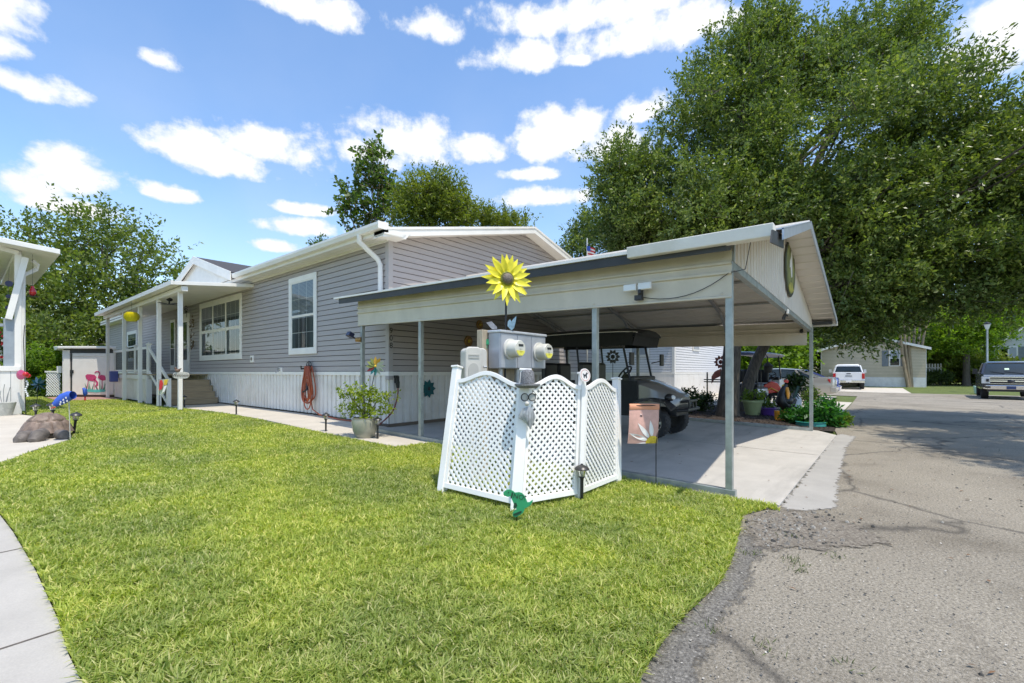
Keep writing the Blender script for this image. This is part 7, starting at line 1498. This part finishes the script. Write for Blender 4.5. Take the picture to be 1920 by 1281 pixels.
# local frame: goes left (-RT) from the post, slightly away
LD = Vector((-1, 0, 0))
def nv(s, dep, z): return Vector((P0.x, P0.y, 0)) + LD * s + RY * dep + RZ * z
zr0, zr1 = at(113, 468, pd).z, at(0, 448, pd).z
ex = onY(113, 470, P0.y - .5).x - P0.x; zr0 = onY(113, 468, P0.y - .5).z; zr1 = onY(0, 448, P0.y - .5).z - .45
b = MB(); b.hexa([nv(-ex, -.5, zr0 - .12), nv(3.2, -.5, zr1 + .6), nv(3.2, 6, zr1 + .6), nv(-ex, 6, zr0 - .12)], [nv(-ex, -.5, zr0), nv(3.2, -.5, zr1 + .73), nv(3.2, 6, zr1 + .73), nv(-ex, 6, zr0)]); b.build('roof', white, nbp, bevel=.01)
zu = at(34, 482, pd).z
b = MB(); b.hexa([nv(-.02, .0, npz), nv(.10, .0, npz), nv(.10, .12, npz), nv(-.02, .12, npz)], [nv(-.1, .0, zu + .08), nv(.04, .0, zu + .08), nv(.04, .12, zu + .08), nv(-.1, .12, zu + .08)]) if False else b.hexa([nv(-.06, .0, npz), nv(.06, .0, npz), nv(.06, .12, npz), nv(-.06, .12, npz)], [nv(-.06, .0, zu + .06), nv(.06, .0, zu + .06), nv(.06, .12, zu + .06), nv(-.06, .12, zu + .06)])
b.build('post', white, nbp, bevel=.006)
b = MB(); b.hexa([nv(.30, 1.6, npz), nv(.42, 1.6, npz), nv(.42, 1.72, npz), nv(.30, 1.72, npz)], [nv(.30, 1.6, zu + .06), nv(.42, 1.6, zu + .06), nv(.42, 1.72, zu + .06), nv(.30, 1.72, zu + .06)]); b.build('post', white, nbp)
b = MB(); b.bar(nv(.16, -.05, at(0, 600, pd).z), nv(-.12, -.05, zu + .0), .09, .12); b.build('brace', white, nbp, bevel=.005)
b = MB(); b.bar(nv(0, 0.06, zu + .09), nv(0, 6, zu + .09), .12, .12); b.bar(nv(.0, .02, zu + .1), nv(3.2, -.4, zu + .62), .1, .1); b.build('beam', white, nbp)
b = MB(); zk = at(0, 696, pd).z; b.hexa([nv(-.03, -.02, npz), nv(3, -.02, npz), nv(3, .0, npz), nv(-.03, 0, npz)], [nv(-.03, -.02, zk), nv(3, -.02, zk), nv(3, 0, zk), nv(-.03, 0, zk)])
b.build('skirt_panel', skirt_m, nbp); b = MB(); b.hexa([nv(-.04, -.045, zk), nv(3, -.045, zk), nv(3, .05, zk), nv(-.04, .05, zk)], [nv(-.04, -.045, zk + .12), nv(3, -.045, zk + .12), nv(3, .05, zk + .12), nv(-.04, .05, zk + .12)]); b.build('deck_edge', white, nbp, bevel=.006)
b = MB(); s = .12
while s < 3: b.hexa([nv(s, -.024, npz), nv(s + .008, -.024, npz), nv(s + .008, -.02, npz), nv(s, -.02, npz)], [nv(s, -.024, zk), nv(s + .008, -.024, zk), nv(s + .008, -.02, zk), nv(s, -.02, zk)]); s += .18
b.build('panel_grooves', shutter, nbp)
b = MB(); b.hexa([nv(.06, .01, zk + .12), nv(.24, .01, zk + .12), nv(.24, .1, zk + .12), nv(.06, .1, zk + .12)], [nv(.06, .01, at(0, 598, pd).z), nv(.24, .01, at(0, 598, pd).z), nv(.24, .1, at(0, 598, pd).z), nv(.06, .1, at(0, 598, pd).z)]); zrl = at(0, 614, pd).z
b.hexa([nv(.24, -.02, zrl), nv(3, -.02, zrl), nv(3, .08, zrl), nv(.24, .08, zrl)], [nv(.24, -.02, zrl + .07), nv(3, -.02, zrl + .07), nv(3, .08, zrl + .07), nv(.24, .08, zrl + .07)]); b.build('grey_railing', M('blue_grey_paint', (.30, .34, .37), .5), nbp, bevel=.005)
b = MB(); b.tube([nv(-.25, .25, zu + .0), nv(-.35, .3, zu - .08), nv(-.33, .35, zu - .2), nv(-.09, .16, zu - .42)], .05, 8); b.tube([nv(-.09, .05, zu - .45), nv(-.09, .05, npz + .08)], .04, 8); b.build('downspout', white_dirty, nbp, smooth=True)
b = MB(); b.hexa([nv(.2, 2.5, npz), nv(3, 2.5, npz), nv(3, 2.6, npz), nv(.2, 2.6, npz)], [nv(.2, 2.5, zu), nv(3, 2.5, zu), nv(3, 2.6, zu), nv(.2, 2.6, zu)]) if False else None
b = MB(); b.box((P0.x - 2.6, P0.y + 3.2, npz), (P0.x - .75, P0.y + 9, zu + .1)); b.build('house_wall', cream, nbp)
hb = nq(61, 548, .3); t = thing('bird_feeder', 'red glass hummingbird feeder hanging from the neighbour porch roof', 'bird feeder', hb)
b = MB(); b.lathe([(.0, .16), (.03, .15), (.035, .1), (.07, .03), (.065, -.05), (.03, -.09), (.0, -.09)], 16, hb); b.build('bottle', red_glass, t, smooth=True); b = MB(); b.lathe([(0, -.09), (.1, -.1), (.1, -.115), (0, -.12)], 16, hb); b.tube([hb + RZ * .16, Vector((hb.x, hb.y, zr0 - .1))], .003, 5); b.build('tray_and_hook', black, t)
ch = nq(16, 532, .2); t = thing('hanging_discs', 'string of dark blue discs hanging under the neighbour porch roof', 'wind ornament', ch)
for px, py, r in ((17, 532, .075), (16, 556, .05), (14, 577, .045), (14, 593, .03)): b = MB(); c = nq(px, py, .2); b.lathe([(0, -.01), (r, -.008), (r, .008), (0, .01)], 18, c, rot_to((-FW + RT * .5))); b.build('disc', M('dark_blue_disc', (.03, .03, .07), .3, .4), t, smooth=True)
b = MB(); b.tube([nq(17, 500, .2), nq(14, 598, .2)], .003, 5); b.build('string', black, t)
bk = G(12, 779); bk.z += .0
t = thing('garden_bucket', 'weathered pale bucket planter with wire stems against the neighbour porch', 'planter', bk); kb2 = bk.dot(FW) - .15
c = ground_at(8, kb2); b = MB(Matrix.Translation(c)); b.lathe([(0, 0), (.13, 0), (.2, .32), (.19, .33), (.17, .28), (0, .28)], 20); b.build('bucket', M('weathered_bucket', (.45, .45, .40), .7, var=.25, scale=14), t, smooth=True)
b = MB()
for k, (dx, h) in enumerate(((-.1, .6), (-.02, .75), (.06, .55), (.1, .68))): b.tube([c + RZ * .28 + RT * dx * .5, c + RZ * (h * .8) + RT * dx, c + RZ * h + RT * (dx * 1.1 + .03)], .007, 5)
b.build('wire_stems', zinc, t); b = MB(); b.text('B', .12, c - FW * .175 + RZ * .14 + RT * .02, RT, RZ, .003); b.build('letter', black, t)
gs = ground_at(48, 11.0); t = thing('glass_garden_stake', 'pink and white glass flower stake beside the neighbour porch post', 'garden ornament', gs); dd = 11.0
b = MB(); b.tube([gs, at(46, 690, dd), at(44, 640, dd), at(46, 610, dd)], .008, 6); b.build('stake', black_metal, t)
b = MB(); b.lathe([(0, .0), (.10, .0), (.12, .02), (.07, .05), (0, .05)], 18, at(41, 703, dd), rot_to(-FW)); b.build('pink_dish', M('pink_glass', (.45, .05, .15), .15, coat=.5), t, smooth=True); b = MB(); b.ball(at(48, 702, dd - .05), .06, 12, 8); b.ball(at(53, 705, dd), .05, 12, 8); b.build('glass_balls', red_glass, t, smooth=True)
b = MB(); 
for k in range(9): b.ball(at(50 + 2 * math.sin(k), 715 + 3.5 * k, dd), .022, 8, 6)
b.build('crystal_string', clear_lens, t, smooth=True)
c = at(72, 721, 13); f = ground_at(68, 13); t = thing('pinwheel', 'blue green metal pinwheel on a stake before the vine bush', 'pinwheel', f)
b = MB(); b.tube([f, c], .008, 6); b.build('stake', black_metal, t)
for k in range(10): a = 2*math.pi*k/10; b = MB(Matrix.Translation(c) @ rot_to(-FW).to_4x4() @ Matrix.Rotation(a, 4, 'Z') @ Matrix.Rotation(.6, 4, 'X')); b.prism(petal(.2, .08, 5, 0, .03), (0, 0, 0), RX, RY, .004); b.build('blade', gl_leaf if k % 2 else teal, t)
fw_ = nq(5, 650, .15); fl_m = leafmat('geranium_leaves', [(.02, .05, .015), (.05, .09, .02)])
t = thing('flower_basket', 'red and white flowers hanging behind the neighbour railing', 'flowers', fw_); V, *_ = sprigs(np.random.default_rng(3), [(tuple(nq(4, 655, .3)), (.2, .2, .35))], 60, 10, .07, length=(.05, .15)); quads_obj('leaves', V, fl_m, t)
b = MB(); rr_ = random.Random(2)
for k in range(26): b.m = rr_.choice((0, 0, 1)); b.ball(nq(4 + rr_.uniform(-9, 9), 650 + rr_.uniform(-28, 26), .1 + rr_.uniform(0, .2)), .035, 8, 5)
b.build('blossoms', [red_cloth, petal_white], t, smooth=True)

# ------------------------------------------------------------------ small things on the grey house's porch
wsd = 11.6; c = at(340, 704, wsd); f = ground_at(343, wsd); t = thing('welcome_sign', 'oval Welcome sign with a small bird hanging in front of the porch post', 'sign', f); u = RT
o_ = [(.21 * (abs(math.cos(a)) ** .6) * (1 if math.cos(a) > 0 else -1), .085 * (abs(math.sin(a)) ** .7) * (1 if math.sin(a) > 0 else -1)) for a in [2*math.pi*k/36 for k in range(36)]]
b = MB(); b.prism(o_, c, u, RZ, .02); sg_ = b.build('board', M('weathered_sign', (.50, .47, .40), .7, var=.3, scale=25), t, bevel=.004); b = MB(); b.text('Welcome', .105, c - FW * .022, u, RZ, .004); b.build('lettering', M('dark_brown_ink', (.06, .04, .03), .7), sg_)
b = MB(); b.tube([f, at(343, 745, wsd), at(343, 708, wsd + .03)], .006, 6); b.build('stake', black_metal, t); b = MB(); b.ball(at(333, 695, wsd), (.06, .04, .045), 12, 8); b.ball(at(329, 691, wsd), .03, 10, 6); b.tube([at(335, 694, wsd), at(340, 691, wsd)], [.03, .01], 6); b.build('bird', M('brown_bird', (.16, .10, .07), .7, var=.4, scale=20), sg_, smooth=True)
c = at(306, 723, 12.0); f = ground_at(300, 12.0); t = thing('small_garden_flag', 'small bright floral flag hanging beside the porch steps', 'garden flag', f); P = [at(299, 712, 12), at(318, 710, 12), at(308, 738, 11.97), at(296, 741, 12)]
b = MB(); b.hexa([p for p in P], [p + FW * .006 for p in P]); b.build('cloth', M('pale_green_cloth', (.5, .52, .38), .8, var=.2), t)
for pts, m, nm in (([(299.5, 713), (304, 712.5), (306, 720), (303, 730), (298, 732)], red_cloth, 'red_flower'), ([(308, 712), (315, 711.5), (312, 722), (307, 722)], gold, 'yellow_flower'), ([(308, 724), (313, 723), (308, 735), (304, 736)], white, 'white_patch')):
    b = MB(); b.hexa([at(x, y, 11.955) for x, y in pts], [at(x, y, 11.965) for x, y in pts]); b.build(nm, m, t)
b = MB(); b.tube([f, at(298, 711, 12), at(320, 709, 12)], .006, 6); b.build('pole', black_metal, t)
d_ = 14.2; c = at(247, 594, d_); t = thing('hanging_basket', 'bright yellow round basket hanging from the porch roof', 'hanging basket', c)
b = MB()
for k in range(7): z = -.12 + .04 * k; r = .2 * math.sqrt(max(1 - (z / .17) ** 2, .15)); b.lathe([(r * .8, z - .03), (r * 1.02, z - .005), (r * 1.05, z + .012), (r * .8, z + .02)], 22, c)
b.build('bowl', yellow, t, smooth=True); b = MB(); b.tube([c + RZ * .1, at(247, 566, d_)], .004, 5); b.build('hook', black, t)
rgw = random.Random(6); c = onX(362, 622, HX - .05); t = thing('wall_wreath', 'brown twig wall ornament between the door and the triple window', 'wall ornament', c); b = MB()
for k in range(40):
    a = rgw.uniform(0, 6.28); p = c + Vector((-.01, .16 * math.cos(a) + rgw.uniform(-.06, .06), .55 * math.sin(a))); b.tube([p, p + Vector((-rgw.uniform(.01, .06), rgw.uniform(-.1, .1), rgw.uniform(-.15, .15)))], [.014, .004], 5)
    if k % 3 == 0: b.ball(p + Vector((-.03, 0, 0)), .03, 7, 5)
b.build('twigs', M('dry_twigs', (.16, .12, .07), .8, var=.5, scale=20), t)
c = onX(350, 580, HX - .1); t = thing('wall_lantern', 'dark hanging metal ornament on the wall under the porch roof', 'wall ornament', c); b = MB(); b.tube([c + RZ * .25, c + RZ * .1], .01, 6)
for k in range(8): a = k * .8; b.tube([c + Vector((0, .12 * math.cos(a), .12 * math.sin(a))), c + Vector((-.04, .12 * math.cos(a + .8), .15 * math.sin(a + .8)))], .013, 5)
b.tube([c, c - RZ * .3], .006, 5); b.build('scrollwork', black_metal, t)
fd_ = 13.2; c = at(318, 562, fd_); t = thing('ceiling_fan', 'dark hanging fan under the porch roof', 'ceiling fan', at(318, 545, fd_)); b = MB(); b.tube([at(318, 543, fd_), c], .012, 6); b.ball(c, (.08, .08, .05), 12, 8); b.build('motor', black_metal, t, smooth=True)
b = MB(); c2_ = at(317, 571, fd_)
for k in range(4): a = k * 1.57 + .4; b.bar(c2_, c2_ + Vector((.3 * math.cos(a), .3 * math.sin(a), .02)), .09, .01)
b.build('blade', black_metal, t); b = MB(); b.tube([c, c2_], .02, 8); b.build('stem', black_metal, t)

# ------------------------------------------------------------------ the lawn: real blades
px_poly = [(158, 1290), (133, 1232), (112, 1165), (70, 1072), (28, 1000), (-26, 930)]
lawn = [tuple(G(*p)[:2]) for p in px_poly]
lawn = [(lawn[0][0] + .1, -0.1)] + lawn + [(-.2, 7.55), (-1.0, 9.2)] + [tuple(G(*p)[:2]) for p in [(-8, 876), (22, 866), (64, 849), (132, 829), (137, 820), (66, 781), (42, 776)]] + [(-.5, 26.5), (2.1, 26.5), (2.15, 22.2), (3.75, 22.0)]
lawn += [(3.8, 18.6), (3.7, 16.9), (3.93, 15.0), (4.12, 13.0), (4.05, 9.5), (4.08, 7.6), (4.12, 5.65), (4.74, 5.55), (4.76, 0.76), (4.62, 0.70)] + [tuple(G(*p)[:2]) for p in [(1440, 955), (1392, 968), (1385, 1005), (1370, 1060), (1345, 1100), (1292, 1148), (1246, 1200), (1196, 1281)]] + [(e0[0] - .5, e0[1] - .3), (.4, -.25)]
tm, nt, bs = newmat('lawn_thatch')
cc = ramp(nt, noise(nt, 25, 6, .7), [(.3, (.08, .10, .02)), (.55, (.15, .17, .035)), (.75, (.23, .21, .08))]); nt.links.new(cc, bs.inputs['Base Color']); bs.inputs['Roughness'].default_value = 1; bump(nt, bs, noise(nt, 60, 5), 1, .02)
polysheet('lawn', lawn, 0.006, tm)
def grass(poly, n, seed, hmin, hmax, w, dens):
    rng = np.random.default_rng(seed); P = np.array(poly); lo, hi = P.min(0), P.max(0); pts = []
    while sum(len(p) for p in pts) < n:
        m = 400000; q = lo + rng.random((m, 2)) * (hi - lo); d = np.hypot(q[:, 0], q[:, 1]); q = q[rng.random(m) < dens(d)]
        ins = np.zeros(len(q), bool); j = len(P) - 1
        for i in range(len(P)):
            xi, yi = P[i]; xj, yj = P[j]; c = ((yi > q[:, 1]) != (yj > q[:, 1])) & (q[:, 0] < (xj - xi) * (q[:, 1] - yi) / (yj - yi + 1e-12) + xi); ins ^= c; j = i
        pts.append(q[ins])
    q = np.concatenate(pts)[:n]; x, y = q[:, 0], q[:, 1]
    # a little clumping: blades lean together
    cell = np.floor(q * 14).astype(int); hsh = (np.sin(cell[:, 0] * 127.1 + cell[:, 1] * 311.7) * 43758.5) % 1; hs2 = (np.sin(cell[:, 0] * 269.5 + cell[:, 1] * 183.3) * 43758.5) % 1
    dd = np.hypot(x, y); a = hsh * 6.28 + rng.normal(size=n) * 1.9; lean = np.clip(.55 + .25 * hs2 + rng.normal(size=n) * .35, 0.05, 1.3)
    h = rng.uniform(hmin, hmax, n) * (.75 + .5 * hs2) ; ww = w * (1 + np.clip(dd - 3, 0, 14) * .11) * rng.uniform(.7, 1.3, n)
    z = np.clip((y - 1.18) * .0215, 0, .2) + .004
    B = np.stack([x, y, z], 1); dirv = np.stack([np.cos(a), np.sin(a), np.zeros(n)], 1); sd = np.stack([-np.sin(a), np.cos(a), np.zeros(n)], 1); up = np.array([0, 0, 1.0])
    tw = rng.normal(size=n) * .6; sd = sd * np.cos(tw)[:, None] + dirv * np.sin(tw)[:, None]
    mid = B + up * (h * .55)[:, None] + dirv * (h * lean * .35)[:, None]; tip = B + up * (h * (1 - .25 * lean))[:, None] + dirv * (h * lean * .95)[:, None]; W2 = ww[:, None] / 2
    V = np.stack([B - sd * W2 * .8, B + sd * W2 * .8, mid + sd * W2, tip + sd * W2 * .1, tip - sd * W2 * .1, mid - sd * W2], 1).reshape(-1, 3); return V
def grass_obj(name, V, mat):
    n = len(V); k = n // 6; me = bpy.data.meshes.new(name); me.vertices.add(n); me.vertices.foreach_set('co', V.astype(np.float32).ravel())
    I = np.arange(k)[:, None] * 6 + np.array([0, 1, 2, 5, 5, 2, 3, 4])[None]; I = I.ravel().astype(np.int32)
    me.loops.add(len(I)); me.loops.foreach_set('vertex_index', I); me.polygons.add(2 * k); me.polygons.foreach_set('loop_start', np.arange(0, 8 * k, 4, dtype=np.int32)); me.polygons.foreach_set('loop_total', np.full(2 * k, 4, dtype=np.int32)); me.materials.append(mat); me.update(); me.validate()
    o = bpy.data.objects.new(name, me); COL.objects.link(o); return o
gmat = leafmat('grass_blades', [(.15, .21, .045), (.225, .285, .064), (.30, .355, .09), (.37, .415, .13), (.55, .51, .27)], .38, .55)
V = grass(lawn, 400000, 77, .032, .062, .0078, lambda d: np.clip(2.6 / (d + .6), .06, 1) ** 1.35)
tag(grass_obj('grass', V, gmat), 'thick green lawn grass between the walks and the road', 'grass', kind='stuff')
# a few weeds and fallen leaves on the road edge
rw = np.random.default_rng(8); wl_ = []
for px, py, n in ((1490, 1055, 40), (1495, 1072, 30), (1570, 1045, 20), (1435, 1215, 25), (1405, 1040, 40), (1330, 1180, 20), (1600, 1250, 15), (1480, 1010, 20)):
    c = G(px, py); q = np.array([c.x, c.y]) + rw.normal(size=(n, 2)) * .035; wl_.append(np.column_stack([q, np.full(n, c.z)]))
Q = np.concatenate(wl_); n = len(Q); D = unit(rw.normal(size=(n, 3)) * .6 + np.array([0, 0, 1.0])); V = leaf_arrays(Q, D, unit(rw.normal(size=(n, 3))), rw.uniform(.02, .05, n), np.full(n, .005))
tag(quads_obj('weeds', V, M('road_weeds', (.10, .13, .03), .8)), 'sparse weeds growing through the asphalt edge', 'weeds', kind='stuff')
n = 160; q = np.column_stack([rw.uniform(1.5, 14, n), rw.uniform(-4, 3.5, n), np.zeros(n)]); q = q[(q[:, 1] < .6) | (q[:, 0] > 5.2)]; n = len(q)
q[:, 2] = [gz(a, b_) + .026 if a > 4.8 and b_ > .7 else gz(a, b_) + .012 for a, b_ in q[:, :2]]; a = rw.uniform(0, 6.28, n); D = np.column_stack([np.cos(a), np.sin(a), np.zeros(n)]); V = leaf_arrays(q, D, unit(rw.normal(size=(n, 3)) * .15 + np.array([0, 0, 1.0])), rw.uniform(.03, .06, n), rw.uniform(.012, .025, n))
tag(quads_obj('fallen_leaves', V, M('dry_leaves', (.16, .085, .04), .8, var=.5, scale=3)), 'dry brown leaves fallen on the road and the slab', 'leaves', kind='stuff')
n = 17000; q = np.column_stack([rw.uniform(.6, 9.5, n), rw.uniform(-4.2, .9, n), np.zeros(n)]); q = q[rw.random(n) < np.clip(3.0 / (np.hypot(q[:, 0], q[:, 1]) + .8), .12, 1)]
RP = np.array(road_pts); ok = np.array([inpoly(a, b_, road_pts) and not (a > 4.6 and b_ > .3) for a, b_ in q[:, :2]]); q = q[ok]; n = len(q); q[:, 2] = .0055 + rw.uniform(0, .003, n)
a = rw.uniform(0, 6.28, n); D = unit(np.column_stack([np.cos(a), np.sin(a), rw.normal(size=n) * .12])); L = np.abs(rw.normal(size=n)) * .006 + .0045; V = leaf_arrays(q, D, unit(rw.normal(size=(n, 3)) * .25 + np.array([0, 0, 1.0])), L, L * rw.uniform(.6, 1.0, n))
tag(quads_obj('road_grit', V, peb), 'pale and dark grit worn out of the old asphalt', 'grit', kind='stuff')
# bark chips on the bed
n = 5200; q = np.column_stack([rw.uniform(11.45, 16.5, n), rw.uniform(.85, 7.2, n), np.zeros(n)]); q[:, 2] = [gz(a, b_) + .03 for a, b_ in q[:, :2]]; q = q[q[:, 1] > .75 + (q[:, 0] - 11.4) * .17]; n = len(q); V = leaf_arrays(q, unit(rw.normal(size=(n, 3)) * np.array([1, 1, .35])), unit(rw.normal(size=(n, 3)) * .4 + np.array([0, 0, 1])), rw.uniform(.03, .09, n), rw.uniform(.012, .03, n))
tag(quads_obj('bark_chips', V, M('bark_chips', (.05, .033, .024), .9, var=.6, scale=9)), 'dark bark chips covering the bed under the oak', 'mulch', kind='stuff')
